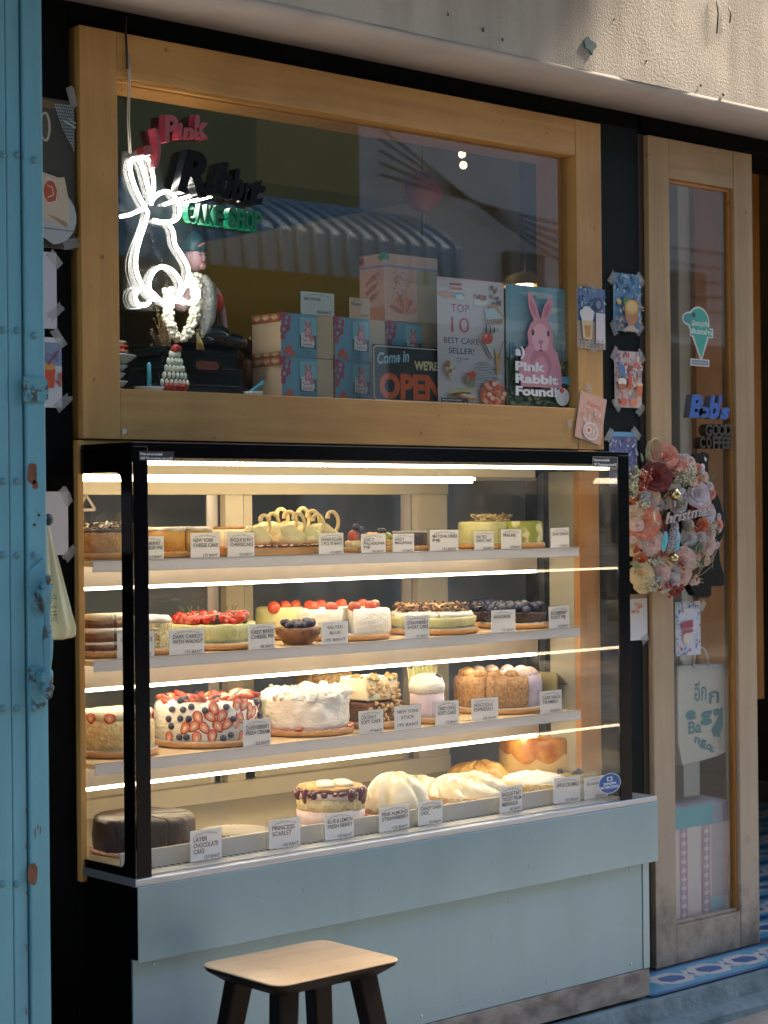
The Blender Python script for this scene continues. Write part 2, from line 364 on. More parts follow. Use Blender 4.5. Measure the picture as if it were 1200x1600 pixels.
# concrete step with a chipped lower lip
mb = MB(); rings = []
for i in range(121):
    x = .4+i*.05
    n = lambda k: mnoise.noise(Vector((x*4, k*3.1, 0)))*.006
    rings.append([(x, .03, -.02), (x, -.215+n(1)*2.5, -.02), (x, -.212+n(2)*2.5, .045+n(3)), (x, -.178+n(4), .062+n(5)), (x, -.170+n(6)*.5, .108), (x, -.160, .1135), (x, .03, .1135)])
mb.loop(rings, CONC, True, False, False); step = mb.build('step', None, origin=(3.4, 0, 0)); tag(step, kind='structure')
mb = MB(); pts = [(3.53, -.173, .1)]
for i in range(22): pts.append((3.53+i*.05, -.196-.012*math.sin(i*1.7)-.012, .058+.006*math.sin(i*2.1)))
# tiled threshold and shop floor
TB = mat('tile_teal_blue', (.09, .30, .42), .3, c2=(.12, .37, .48), scale=5); TD = mat('tile_deep_blue', (.035, .10, .28), .3, c2=(.05, .14, .32), scale=9); TW = mat('tile_off_white', (.55, .50, .46), .35, c2=(.62, .57, .53), scale=12)
def tiles(name, x0, x1, y0, y1, z, per):
    a = Art((x0, y0, z), (1, 0, 0), (0, 1, 0), x1-x0, y1-y0); W, H = x1-x0, y1-y0
    a.rect(0, 0, 1, 1, TB); a.rect(0, 0, 1, .10, TD); a.rect(0, .93, 1, 1, TD)
    n = int(W/per)+1
    for k in range(n):
        c = (k+.2)*per
        hexo = [(-.52, .0), (-.62, -.36), (-.3, -.33), (.0, -.34), (.16, -.36), (.62, -.30), (.46, .0), (.62, .30), (.16, .34), (-.12, .36), (-.40, .33)]
        hexo = [(-.34, -.27), (.24, -.27), (.50, -.08), (.66, -.24), (.74, -.14), (.60, 0), (.74, .14), (.66, .24), (.50, .08), (.24, .27), (-.34, .27), (-.55, .10), (-.66, .24), (-.60, 0), (-.66, -.24), (-.55, -.10)]
        pts = [((c+u*per*.80)/W, .515+v*1.05) for u, v in hexo]
        if max(p[0] for p in pts) > 1 or min(p[0] for p in pts) < 0: continue
        a.poly(pts, TW)
        a.poly([((c+u*per)/W, .515+v) for u, v in [(-.22, -.15), (.13, -.15), (.26, 0), (.13, .15), (-.22, .15), (-.33, 0)]], TD)
        a.poly([((c+(.5+u)*per)/W, .515+v) for u, v in [(-.10, 0), (0, -.10), (.10, 0), (0, .10)]], TD)
    o = a.build(name, None); o['_loc'] = (0, 0, 0); tag(o, kind='structure'); return o
tiles('tile_border', 3.43, 6.0, -.165, -.005, .1185, .142)
FT = mat('floor_tile', (.10, .30, .40), .3, c2=(.60, .58, .54), scale=7, contrast=(.49, .51), detail=0)
sbox('shop_floor', (1.0, 6.5, .0, 4.0, -.1, .1165), mat('dark_floor', (.10, .09, .08), .4, c2=(.14, .12, .10), scale=5))
for i in range(9): tiles('tile_row', 4.05, 6.0, .02+i*.17, .18+i*.17, .1185, .15)

def bld(name, loc, label, cat='building'): return thing(name, loc, label, cat)
FW = mat('far_white_plaster', (.62, .60, .56), .8, c2=(.72, .70, .66), scale=1.5); FO = mat('far_olive_plaster', (.22, .21, .08), .8, c2=(.30, .28, .11), scale=1.2)
FD = mat('far_dark_recess', (.012, .012, .012), .5); FT_ = mat('far_teal_trim', (.06, .22, .27), .5); AWN = mat('far_blue_metal_awning', (.16, .38, .50), .5, 0, c2=(.20, .44, .56), scale=3)
b = bld('olive_shophouse', (4.0, -9, .02), 'olive painted shophouse across the street with dark shopfronts')
mb = MB(); mb.box(-2, 10.6, -12, -9, 3.0, 9, FO); mb.box(-2, -1.6, -12, -9, .02, 3.0, FO); mb.box(5.9, 6.2, -12, -9, .02, 3.0, FO); mb.build('wall', b)
for x, x9 in ((-1.6, 5.9), (6.2, 10.6)):
    mb = MB(); mb.box(x, x9, -10.6, -10.4, .02, 3.0, FD); mb.build('shopfront', b)
mb = MB(); mb.box(-2, 10.6, -9.05, -8.98, 4.9, 5.1, FT_); mb.build('trim', b)
for x in (0, 3.4, 7.0):
    mb = MB(); mb.box(x, x+1.2, -9.04, -8.99, 5.6, 7.0, FD); mb.box(x-.06, x+1.26, -9.06, -9.04, 5.5, 5.6, FT_); mb.build('window', b)
b = bld('white_shophouse', (15.0, -9, .02), 'white plastered shophouse across the street with cables')
mb = MB(); mb.box(10.604, 26, -12, -9, 2.9, 8, FW); mb.box(10.604, 10.9, -12, -9, .02, 2.9, FW); mb.build('wall', b)
mb = MB(); mb.box(10.9, 26, -10.6, -10.4, .02, 2.9, FD); mb.build('shopfront', b)
for k in range(5):
    mb = MB(); pts = [(10.7+i*.6, -8.85, 4.1+k*.1-(.3+.25*k)*math.sin(math.pi*i/14)) for i in range(15)]; mb.tube(pts, .010, FD, 5); mb.build('cable', b)
for x in (12.3, 14.6):
    mb = MB(); mb.box(x, x+.45, -9.1, -8.9, 3.0, 3.6, mat('far_grey_box', (.18, .16, .13), .6)); mb.build('meter_box', b)
a = bld('metal_awning', (8.2, -8.6, 3.08), 'blue ribbed metal awning over the far shopfront', 'awning')
mb = MB(); rg = []; AX0, AX1 = 5.6, 10.9
for i in range(9):
    t = i/8; rg.append([(AX0, -8.98+.9*t, 3.75-.35*t*t), (AX1, -8.98+.9*t, 3.75-.35*t*t), (AX1, -8.98+.9*t, 3.70-.35*t*t), (AX0, -8.98+.9*t, 3.70-.35*t*t)])
rg.append([(AX0, -8.07, 3.08), (AX1, -8.07, 3.08), (AX1, -8.09, 3.08), (AX0, -8.09, 3.08)]); mb.loop(rg, AWN, True, False, False); mb.build('sheet', a)
mb = MB()
for i in range(32):
    x = AX0+.05+i*.167; mb.tube([(x, -8.98+.9*t/8, 3.77-.35*(t/8)**2) for t in range(9)]+[(x, -8.05, 3.08)], .022, mat('far_awning_rib', (.26, .48, .60), .5), 5)
mb.build('ribs', a)
b = bld('grey_shophouse', (-8.0, -9, .02), 'grey shophouse further down the far side of the street')
mb = MB(); mb.box(-16, -2.004, -12, -9, .02, 7.5, mat('far_grey_plaster', (.32, .34, .35), .8)); mb.build('wall', b)
for x in (-13, -9, -5):
    mb = MB(); mb.box(x, x+1.5, -9.03, -8.98, 3.6, 5.4, FD); mb.build('window', b)

# ------------------------------------------------------------------ shop facade
FAS = mat('rough_cream_plaster', (.48, .46, .43), .85, c2=(.60, .56, .51), scale=2.6, bump=.55, bscale=210, bdist=.0045, contrast=(.3, .7))
def add_stains(m, dark=(.42, .40, .38)):
    t = m.node_tree; b = t.nodes['Principled BSDF']; src = b.inputs['Base Color'].links[0].from_socket
    tc = _n(t, 'ShaderNodeTexCoord'); mp = _n(t, 'ShaderNodeMapping'); mp.inputs['Scale'].default_value = (7, 7, .9); n1 = _n(t, 'ShaderNodeTexNoise'); n1.inputs['Scale'].default_value = 1.6; n1.inputs['Detail'].default_value = 9
    t.links.new(tc.outputs['Object'], mp.inputs[0]); t.links.new(mp.outputs[0], n1.inputs[0]); r_ = _n(t, 'ShaderNodeValToRGB'); r_.color_ramp.elements[0].position = .48; r_.color_ramp.elements[1].position = .66
    r_.color_ramp.elements[0].color = (1, 1, 1, 1); r_.color_ramp.elements[1].color = (*dark, 1); t.links.new(n1.outputs[0], r_.inputs[0])
    mx = _n(t, 'ShaderNodeMixRGB', blend_type='MULTIPLY'); mx.inputs[0].default_value = .38; t.links.new(src, mx.inputs[1]); t.links.new(r_.outputs[0], mx.inputs[2]); t.links.new(mx.outputs[0], b.inputs['Base Color'])
add_stains(FAS)
for m_ in (PANEL, PANEL2): add_stains(m_, (.88, .88, .88))
SOF = mat('smooth_grey_soffit', (.52, .48, .46), .8, c2=(.44, .41, .40), scale=5, bump=.1, bscale=40)
shop = thing('shop_building', (2.0, .3, .03), 'shop building with black painted front, cream rough plaster beam above', 'building')
mb = MB()
for (x0, x1, z0, z1) in ((-6, 1.975, .03, 2.235), (1.975, 3.628, 2.19, 2.235), (3.46, 3.612, .03, 2.19), (1.975, 3.46, 2.183, 2.19), (3.612, 4.9, 2.185, 2.235), (5.6, 12, .03, 2.235)):
    mb.box(x0, x1, .012, .2, z0, z1, GREENW if x0 == 3.46 else BLACKW)
mb.box(4.9, 5.6, .012, .2, 2.0, 2.235, BLACKW); mb.box(1.9752, 2.3, .012, .2, .03, .556, BLACKW)
mb.build('front_wall', shop, .002)
def plaster_beam():
    mb = MB(); nx, nz = 150, 70; x0, x1, z0, z1 = 1.2, 5.6, 2.245, 3.3
    def f(i, k):
        x = x0+(x1-x0)*i/nx; z = z0+(z1-z0)*k/nz
        return (x, -.172+mnoise.fractal(Vector((x*3, z*3, 1)), .9, 2, 4)*.004, z)
    vs = [f(i, k) for k in range(nz+1) for i in range(nx+1)]
    fs = [(k*(nx+1)+i, k*(nx+1)+i+1, (k+1)*(nx+1)+i+1, (k+1)*(nx+1)+i) for k in range(nz) for i in range(nx)]
    mb.add(vs, fs, FAS, True); mb.box(1.2, 5.6, -.160, .2, 2.236, 3.3, FAS)
    rgs = []
    for i in range(nx+1):
        x = x0+(x1-x0)*i/nx; e = mnoise.noise(Vector((x*9, 2, 5)))*.004+mnoise.noise(Vector((x*40, 2, 5)))*.0015
        rgs.append([(x, .012, 2.2265), (x, -.160+e, 2.2275), (x, -.171+e*.4, 2.236+e), (x, -.172, 2.2455), (x, -.15, 2.25), (x, .01, 2.25)])
    mb.loop(rgs, SOF, True, False, True); return mb
plaster_beam().build('plaster_beam', shop)
mb = MB(); mb.box(-6, 1.19, -.172, .2, 2.24, 3.3, FAS); mb.box(5.61, 12, -.172, .2, 2.24, 3.3, FAS); mb.box(-6, 12, -.15, .2, 3.3, 7.5, FAS); mb.build('upper_wall', shop)
# chipped hole, scratches and hanging wire stubs in the plaster
mb = MB(); c = P(922, 70, -.176)
mb.prism([(c.x+a, c.z+b_) for a, b_ in ((-.021, .006), (-.008, .017), (.004, .010), (.019, .006), (.020, -.004), (.010, -.010), (.006, -.022), (-.003, -.013), (-.016, -.010))], -.178, -.17, mat('teal_paint_patch', (.10, .17, .20), .6))
mb.build('paint_patch', shop)
for (x, y, l) in ((1118, -10, 62), (1138, 10, 26), (871, 40, 0)):
    if l: p = P(x, y, -.18); q = P(x+2, y+l, -.18); mb = MB(); mb.tube([tuple(p), tuple((p+q)/2+Vector((.004, -.003, 0))), tuple(q)], .0018, FD, 5); mb.build('wire_stub', shop)
for (x, y, r_) in ((755, 47, .006), (785, 62, .004), (1095, 133, .005), (1130, 148, .006), (700, 22, .004), (960, 30, .003), (1010, 95, .003)):
    p = P(x, y, -.1745); mb = MB(); mb.ball(p, (r_*.6, .002, r_*.9), mat('plaster_pit', (.10, .10, .10), .9), 8, 5, r_*.5, 300); mb.build('plaster_pit', shop)
# ------------------------------------------------------------------ picture window
win = thing('picture_window', (2.72, .02, 1.39), 'wide wooden framed shop window above the cake display case', 'window')
def rectbox(name, x0, x1, y0, y1, z0, z1, m, par, bev=.0015):
    mb = MB(); mb.box(x0, x1, y0, y1, z0, z1, m); return mb.build(name, par, bev)
X0, X1, ZB, ZT = 1.990, 3.462, 1.398, 2.182; IX0, IX1, IZB, IZT = 2.0745, 3.373, 1.4955, 2.095
rectbox('left_stile', X0, IX0, 0, .046, ZB, ZT, W_Z, win); rectbox('right_stile', IX1, X1, 0, .046, ZB, ZT, W_Z, win)
rectbox('top_rail', IX0+.0006, IX1-.0006, .0008, .046, IZT, ZT, W_X, win); rectbox('bottom_rail', IX0+.0006, IX1-.0006, .0008, .046, ZB, IZB, W_X, win)
rectbox('jamb', 3.366, X1-.003, .047, .125, 1.36, 2.19, WO_Z, win, .001); rectbox('jamb', X0, IX0-.006, .047, .125, 1.36, 2.19, WO_Z, win, .001)
rectbox('head', IX0-.005, 3.365, .047, .125, IZT-.003, 2.188, WO_Z, win, .001)
rectbox('window_sill', IX0-.006, 3.3655, .047, .42, 1.462, IZB-.004, W_X, win, .001)
mb = MB(); mb.box(IX0+.0008, IX1-.0008, .030, .034, IZB+.0008, IZT-.0008, WGLASS); mb.build('glass_pane', win)
rectbox('lintel_strip', 1.993, 3.450, .008, .06, 1.372, ZB-.002, W_X, win)
for (x, y, s_) in ((197, 672, 1), (78, 0, 0)):
    if s_:
        a = Art(P(x-7, y+8, -.0012), (1, 0, .3), (-.3, 0, 1), .014, .012); a.poly([(0, 0), (.9, .1), (1, .6), (.5, 1), (.3, .5)], (.7, .62, .5)); a.build('tape_scrap', win)
# posts beside the display case
dc = thing('case_surround', (2.72, .06, .12), 'narrow wooden posts framing the opening around the display case', 'post')
rectbox('post', 1.9765, 1.9895, .0, .10, .56, 1.395, W_Z, dc); rectbox('post', 3.372, 3.4265, .0, .018, .13, 1.396, WO_Z, dc); rectbox('post', 3.3725, 3.425, .019, .10, .13, 1.39, mat('grey_cream_jamb', (.36, .33, .26), .5), dc)
rectbox('post', 3.4275, 3.449, .0055, .1, .13, 1.37, WO_Z, dc)
# ------------------------------------------------------------------ display case
case = thing('display_case', (2.7, .1, .115), 'glass refrigerated display case full of cakes on four levels', 'display case')
CX0, CX1, CY, CT, CB = 1.984, 3.3555, -.168, 1.378, .588
mb = MB(); G = .006
mb.box(CX0+.002, CX1-.002, CY, CY+G, CB+.004, CT-.004, CGLASS); mb.build('front_glass', case)
def side_glass(x):
    mb = MB(); mb.box(x, x+G, CY+G+.001, .40, CB+.004, CT-.004, CGLASS); mb.build('side_glass', case)
side_glass(CX0+.002); side_glass(CX1-.008)
# black printed frame on the left side glass with its rounded opening
def yz_plate(outer, inner, x0, x1, m):
    mb = MB(); n = len(outer); vs = [(x0, a, b) for a, b in outer]+[(x0, a, b) for a, b in inner]+[(x1, a, b) for a, b in outer]+[(x1, a, b) for a, b in inner]; fs = []
    for i in range(n):
        j = (i+1) % n; fs += [(i, j, n+j, n+i), (2*n+i, 3*n+i, 3*n+j, 2*n+j), (i, 2*n+i, 2*n+j, j), (n+i, n+j, 3*n+j, 3*n+i)]
    mb.add(vs, fs, m); return mb
def rr(y0, y1, z0, z1, r, n=6, close_left=True):
    pts = []
    for cy_, cz, a0 in ((y1-r, z1-r, 0), (y0+r, z1-r, 90), (y0+r, z0+r, 180), (y1-r, z0+r, 270)):
        for k in range(n+1): a = R(a0+90*k/n); pts.append((cy_+r*math.cos(a), cz+r*math.sin(a)))
    return pts
yz_plate(rr(CY-.001, .16, CB-.008, CT, .0006), rr(-.135, .12, .603, 1.331, .017), CX0-.0012, CX0+.0015, BLKFR).build('side_frame', case)
yz_plate(rr(CY-.001, .16, CB-.004, CT, .0006), rr(-.150, .12, .603, 1.345, .017), CX1-.0012, CX1+.0015, BLKFR).build('side_frame', case)
mb = MB(); mb.box(CX0+.0016, 2.018, CY-.0035, CY-.0008, CB-.006, CT, BLKFR); mb.build('corner_post', case, .001)
mb = MB(); mb.box(3.316, CX1-.0014, CY-.0035, CY-.0008, CB-.002, CT, BLKFR); mb.build('corner_post', case, .001)
mb = MB(); mb.box(2.019, 3.315, CY-.0035, CY-.0008, 1.3575, CT, BLKFR); mb.build('header_strip', case)
mb = MB(); mb.box(CX0, CX1, CY-.002, .44, CT+.0005, CT+.008, BLKFR); mb.build('case_top', case, .001)
mb = MB(); mb.box(CX0+.01, CX1-.01, -.155, .42, 1.352, 1.374, mat('case_lid_inside', (.30, .27, .20), .5)); mb.box(2.0, 3.34, .112, .118, 1.3335, 1.3515, CREAMP)
mb.build('case_ceiling', case)
mb = MB(); mb.box(2.02, 3.309, -.152, -.140, 1.3455, 1.3515, LED); mb.build('led_strip', case)
mb = MB()
for i in range(130):
    x = 2.025+i*.0099; mb.box(x, x+.004, -.1535, -.1522, 1.346, 1.3505, mat('led_divider', (.35, .28, .18), .5))
mb.build('led_divider', case)
mb = MB(); mb.box(2.0, 3.13, .113, .127, 1.3195, 1.333, LEDW); mb.build('led_tube', case)
mb = MB(); mb.box(3.14, 3.345, .113, .127, 1.3255, 1.333, ALUIN); mb.build('tube_holder', case)
# back wall with sliding doors
mb = MB(); zt, zb = 1.336, .600
mb.box(CX0+.01, CX1-.01, .42, .44, 1.297, zt, CREAMP); mb.box(CX0+.01, CX1-.01, .42, .44, .58, .640, CREAMP)
for a_, b_ in ((1.995, 2.02), (2.640, 2.692), (3.236, 3.340)): mb.box(a_, b_, .419, .441, .64, 1.297, CREAMP)
mb.build('back_frame', case, .002)
for a_, b_, y in ((2.0, 2.64, .43), (2.69, 3.24, .43)):
    mb = MB()
    mb.box(a_+.02, a_+.045, y+.012, y+.022, .64, 1.297, CREAMP); mb.box(b_-.02, b_-.005, y+.012, y+.022, .64, 1.297, ALU); mb.box(a_+.02, b_, y+.012, y+.022, .64, .665, CREAMP)
    mb.box(a_+.045, b_-.02, y+.015, y+.019, .665, 1.297, CGLASS); mb.box(b_-.036, b_-.021, y+.011, y+.015, .64, 1.297, ALU)
    mb.build('sliding_door', case)
# shelves, each with a tube at the back and an added strip hidden behind the edge to brighten the cakes
LED_FILL = emis('added_fill_glow', (1, .84, .60), 7.0)
SZ = (1.1670, .9785, .7835); LZ = (1.1115, .9120, .7178)
for sz, lz in zip(SZ, LZ):
    sh = MB(); sh.box(1.998, 3.345, -.0185, .36, sz-.012, sz-.0025, SHELF); so_ = sh.build('shelf', case)
    e = MB(); e.box(1.995, 3.345, -.022, -.0195, sz-.0215, sz, ALU); e.box(1.995, 3.345, -.0235, -.0222, sz-.0015, sz+.0002, mat('bright_edge', (.80, .76, .72), .25, .6)); e.box(1.995, 3.345, -.0235, -.0222, sz-.0225, sz-.0208, MC['bright_edge'])
    o = e.build('shelf_edge', so_); 
    u = MB(); u.box(2.0, 3.344, .112, .118, lz+.0005, sz-.0125, ALUIN)
    u.build('light_housing', so_)
    l = MB(); l.box(2.0, 3.34, .1135, .125, lz-.0065, lz-.0010, LEDW); l.build('led_tube', so_); l = MB(); l.box(2.02, 3.32, -.012, -.004, sz-.019, sz-.0135, LED_FILL); l.build('added_fill_strip', so_)
    bb = MB(); bb.box(2.0, 3.34, .1135, .36, lz+.0005, lz+.008, ALUIN); bb.build('tube_holder', so_)
# lower deck, card rail and vent grille
DZ = .600
mb = MB(); mb.box(1.998, 3.345, -.095, .42, .589, DZ, mat('beige_deck', (.27, .23, .15), .22, c2=(.34, .29, .19), scale=3)); mb.build('deck', case)
mb = MB(); mb.box(1.998, 3.345, -.101, -.0955, .5905, .624, mat('grey_cream_rail', (.52, .48, .42), .4)); mb.build('card_rail', case)
mb = MB(); mb.box(1.992, 3.35, CY+.008, -.1015, .5885, .5905, STEEL)
for i in range(86):
    x = 2.04+i*.0152; mb.add([(x, -.121, .5912), (x+.008, -.121, .5912), (x+.008, -.108, .5912), (x, -.108, .5912)], [(0, 1, 2, 3)], FD)
mb.build('vent_grille', case)
mb = MB(); mb.box(CX0-.006, 3.435, CY-.010, .0, .5735, .5880, STEEL); mb.build('rim', case, .002)
mb = MB(); mb.box(CX0-.004, 3.433, CY-.013, CY-.0105, .4365, .5745, PANEL); mb.build('front_panel', case, .001)
mb = MB(); mb.box(CX0-.004, 3.428, CY-.004, -.02, .44, .572, BLKFR)
mb.box(CX0-.001, 3.424, -.150, -.01, .127, .44, BLKFR); mb.build('base', case)
mb = MB(); mb.box(CX0, 3.402, -.157, -.1515, .187, .4395, PANEL2); mb.box(3.4035, 3.4255, -.159, -.1515, .187, .4395, PANEL); mb.build('lower_panel', case, .0008)
mb = MB(); mb.box(1.99, 3.4255, -.1575, -.1515, .122, .1855, mat('worn_plinth', (.15, .13, .11), .8, c2=(.30, .27, .23), scale=30, bump=.5, detail=12, contrast=(.36, .64), stretch=(.5, 1, 1))); mb.build('plinth', case, .002)
SCF = mat('grey_scuff', (.10, .12, .14), .8); r5 = random.Random(3)
mb = MB()
for i in range(34):                                      # scuffs, drips and specks on the metal front
    x = r5.uniform(2.05, 3.38); up = i % 3 == 0; z = r5.uniform(.45, .56) if up else r5.uniform(.20, .42); y = CY-.0133 if up else -.1573; w_ = r5.uniform(.0008, .005); h_ = r5.uniform(.0006, .0022) if i % 4 else r5.uniform(.006, .02)
    if not i % 4: w_ = .0009
    mb.add([(x, y, z), (x+w_, y, z+r5.uniform(-.001, .001)), (x+w_*.8, y, z+h_), (x+w_*.1, y, z+h_*.8)], [(0, 1, 2, 3)], SCF)
mb.build('scuff_marks', case)['kind'] = 'stuff'
for x, z in ((2.03, .205), (2.7, .205), (3.36, .205), (2.03, .425), (3.36, .425)): mb = MB(); mb.lathe([(.0035, 0), (.003, .0012), (.001, .0016)], (0, 0, 0), STEEL, 12, M=Matrix.Translation((x, -.1572, z)) @ Matrix.Rotation(math.pi/2, 4, 'X')); mb.build('screw', case)
for l_, t_, r_, b_ in ((217, 705, 272, 720), (926, 714, 965, 730)):
    a = art_rect(l_, t_, r_, b_, CY-.0042); a.rect(0, 0, 1, 1, (.01, .012, .015)); 
    if l_ > 500: a.line([(0, 0), (1, 0), (1, 1), (0, 1), (0, 0)], .0006, (.6, .6, .6))
    a.text('Prices are not included', .04, .58, .26, (.85, .85, .85), bold=.02, width=.62); a.text('VAT 7% and service charge10%', .04, .14, .26, (.85, .85, .85), bold=.02, width=.92); o = a.build('notice_sticker', case); tag(o, 'small black sticker reading Prices are not included VAT 7% and service charge 10%')
a = art_rect(935, 1208, 970, 1240, CY-.0042); a.ell(.5, .5, .5, .5, (.55, .6, .7), n=32); a.ell(.5, .5, .47, .47, (.02, .09, .28), n=32); a.rect(.38, .62, .62, .82, (.6, .65, .7)); a.rect(.43, .66, .57, .78, (.02, .09, .28))
a.text('SANDEN', .5, .44, .12, (.8, .85, .9), .5, bold=.02, width=.55); a.text('INTERCOOL', .5, .26, .13, (.8, .85, .9), .5, bold=.02, width=.82); tag(a.build('maker_sticker', case), 'round blue sticker on the lower right corner of the glass')
a = art_rect(120, 772, 152, 798, .41); a.line([(.1, .05), (.9, .05), (.45, .95), (.1, .05)], .006, (.55, .5, .45)); a.build('triangle_mark', case)
# ------------------------------------------------------------------ door
door = thing('glazed_door', (3.85, .02, .118), 'tall narrow wooden door leaf with a long glass pane', 'door')
DX0, DX1, DZ0, DZ1 = 3.6365, 4.051, .1195, 2.178; GX0, GX1, GZ0, GZ1 = 3.7155, 3.9735, .214, 2.080
rectbox('left_stile', DX0, GX0, 0, .045, DZ0, DZ1, D_Z, door, .002); rectbox('right_stile', GX1, DX1, 0, .045, DZ0, DZ1, D_Z, door, .002)
rectbox('top_rail', GX0+.001, GX1-.001, .001, .045, GZ1, DZ1, D_X, door); rectbox('bottom_rail', GX0+.001, GX1-.001, .001, .045, DZ0, GZ0, D_X, door)
rectbox('bead', GX1-.008, GX1-.0005, .010, .032, GZ0, GZ1, WO_Z, door); rectbox('bead', GX0+.0005, GX1-.0085, .010, .032, GZ1-.008, GZ1-.0005, WO_Z, door); rectbox('bead', GX0+.0005, GX1-.0085, .010, .032, GZ0+.0005, GZ0+.008, D_X, door)
mb = MB(); mb.box(GX0+.0006, GX1-.0086, .018, .022, GZ0+.009, GZ1-.009, DGLASS); mb.build('glass_pane', door)
dj = thing('door_post', (3.62, .06, .12), 'thin dark post between the black pillar and the door', 'post'); rectbox('post', 3.6135, 3.6345, .014, .1, .118, 2.18, mat('dark_brown_post', (.03, .018, .01), .5), dj)
# ------------------------------------------------------------------ interior
YEL = mat('olive_yellow_wall', (.30, .25, .075), .7, c2=(.36, .30, .09), scale=2); DRK = mat('dark_brown_interior', (.035, .024, .016), .6, c2=(.06, .04, .025), scale=4)
rm = thing('shop_interior', (3.5, 2.5, .12), 'dim shop room seen through the windows, olive upper wall and brown panelling', 'room')
mb = MB(); mb.box(.9, 6.6, 3.2, 3.3, 1.9, 2.9, YEL); mb.build('back_wall', rm)
mb = MB(); mb.box(.9, 6.6, 3.18, 3.3, .12, 1.9, DRK); mb.build('wainscot', rm)
mb = MB(); mb.box(.8, .9, .1, 3.3, .12, 2.9, mat('dark_side_wall', (.06, .06, .055), .7)); mb.build('side_wall', rm)
mb = MB(); mb.box(6.48, 6.7, .1, 3.3, .12, 2.9, DRK); mb.build('side_wall', rm)
mb = MB(); mb.box(.8, 6.7, .21, 3.3, 2.9, 3.0, mat('dim_ceiling', (.22, .20, .13), .8)); mb.build('ceiling', rm)
mb = MB(); mb.box(3.9, 4.6, 1.9, 3.1, 2.35, 2.9, YEL); mb.build('beam', rm)

# unseen slab added to shade the front; sun passes its notch onto the beam
SL = mat('grey_blocker_concrete', (.30, .29, .28), .85, c2=(.38, .37, .35), scale=3)
cs = thing('blocker_slab', (3.5, -.17, 3.0), 'added unseen notched canopy slab above the shop front', 'blocker')
mb = MB(); o_ = [(-4, -.172), (3.75, -.172), (3.85, -.46), (5.05, -.46), (5.0, -.172), (10, -.172), (10, -1.25), (-4, -1.25)]
n = len(o_); mb.add([(x, y, 3.02) for x, y in o_]+[(x, y, 3.14) for x, y in o_], [tuple(reversed(range(n))), tuple(range(n, 2*n))]+[(i, (i+1) % n, n+(i+1) % n, n+i) for i in range(n)], SL); mb.build('slab', cs)

kp_ = thing('kitchen_partition', (2.6, 1.1, .12), 'low blue grey partition in the dark room behind the display case', 'partition')
mb = MB(); mb.box(1.3, 4.4, 1.05, 1.10, .12, 1.42, mat('blue_grey_partition', (.16, .20, .22), .5, c2=(.26, .27, .25), scale=2.5)); mb.build('panel', kp_)
wp = thing('wood_panel', (4.4, .7, .12), 'amber wooden panel standing behind the door glass', 'panel'); xa_, xb_ = P(1089, 700, .6).x, P(1190, 700, .6).x
mb = MB(); mb.box(xa_, xb_, .6, .63, .66, 2.3, WO_Z); mb.build('board', wp)
wc = thing('pale_column', (4.2, .7, .12), 'pale painted column behind the door glass', 'column'); xc_, xd_ = P(1063, 700, .62).x, P(1088, 700, .62).x
mb = MB(); mb.box(xc_, xd_, .62, .68, .12, 2.6, mat('pale_column_paint', (.55, .52, .46), .6)); mb.build('shaft', wc)
# ------------------------------------------------------------------ food materials and small shared meshes
CRM = mat('whipped_cream', (.82, .79, .72), .55, c2=(.87, .84, .78), scale=30, bump=.7, bscale=55, bdist=.006, stretch=(1, 1, 1.8), sss=.15)
CRM2 = mat('ivory_cream', (.78, .72, .50), .5, c2=(.82, .77, .60), scale=25, bump=.25, bscale=90, bdist=.003, sss=.1)
SPG = mat('yellow_sponge', (.60, .45, .19), .85, c2=(.80, .70, .42), scale=110, bump=1, bscale=170, bdist=.004, sss=.1)
CRUST = mat('golden_crust', (.52, .30, .10), .7, c2=(.68, .45, .20), scale=60, bump=.6, bscale=150)
BURNT = mat('caramelised_top', (.30, .09, .015), .35, c2=(.55, .26, .06), scale=28, bump=.3)
CHZ = mat('orange_cheesecake', (.62, .30, .06), .5, c2=(.70, .40, .11), scale=18, bump=.3, bscale=80)
CHOC = mat('dark_chocolate', (.022, .010, .006), .28, c2=(.05, .022, .012), scale=40, bump=.4, bscale=90)
CHOCG = mat('glossy_chocolate_glaze', (.020, .010, .006), .36, c2=(.05, .028, .014), scale=9, bump=.5, bscale=30, bdist=.01, spec=.22)
CHOCM = mat('milk_chocolate', (.15, .06, .025), .45, c2=(.22, .10, .045), scale=60, bump=.6)
RED = mat('strawberry_red', (.45, .022, .010), .22, c2=(.72, .13, .04), scale=55, bump=.5, bscale=300, coat=.6, sss=.15)
REDP = mat('strawberry_flesh', (.72, .20, .10), .4, c2=(.80, .38, .24), scale=60)
CUR = mat('redcurrant', (.50, .022, .010), .15, coat=.5, sss=.1)
BLUB = mat('blueberry', (.012, .016, .045), .4, c2=(.05, .06, .11), scale=70, contrast=(.4, .7))
KIW = mat('kiwi', (.22, .30, .04), .3, c2=(.34, .40, .08), scale=80, coat=.4)
ORG = mat('orange_fruit', (.75, .22, .03), .3, c2=(.80, .32, .06), scale=40, coat=.4)
MAT_ = mat('matcha_green_cream', (.30, .34, .06), .5, c2=(.72, .68, .42), scale=22, bump=.2, contrast=(.48, .54))
GRN = mat('pale_green_cream', (.55, .56, .26), .5, c2=(.65, .64, .36), scale=20, bump=.2)
TARO = mat('lilac_cream', (.56, .45, .52), .5, c2=(.63, .53, .58), scale=20, bump=.2)
COCO = mat('dusted_cocoa', (.26, .13, .05), .8, c2=(.46, .28, .13), scale=140, bump=.4, detail=8)
NUTM = mat('almond_nut', (.55, .34, .14), .5, c2=(.70, .50, .26), scale=50, bump=.3)
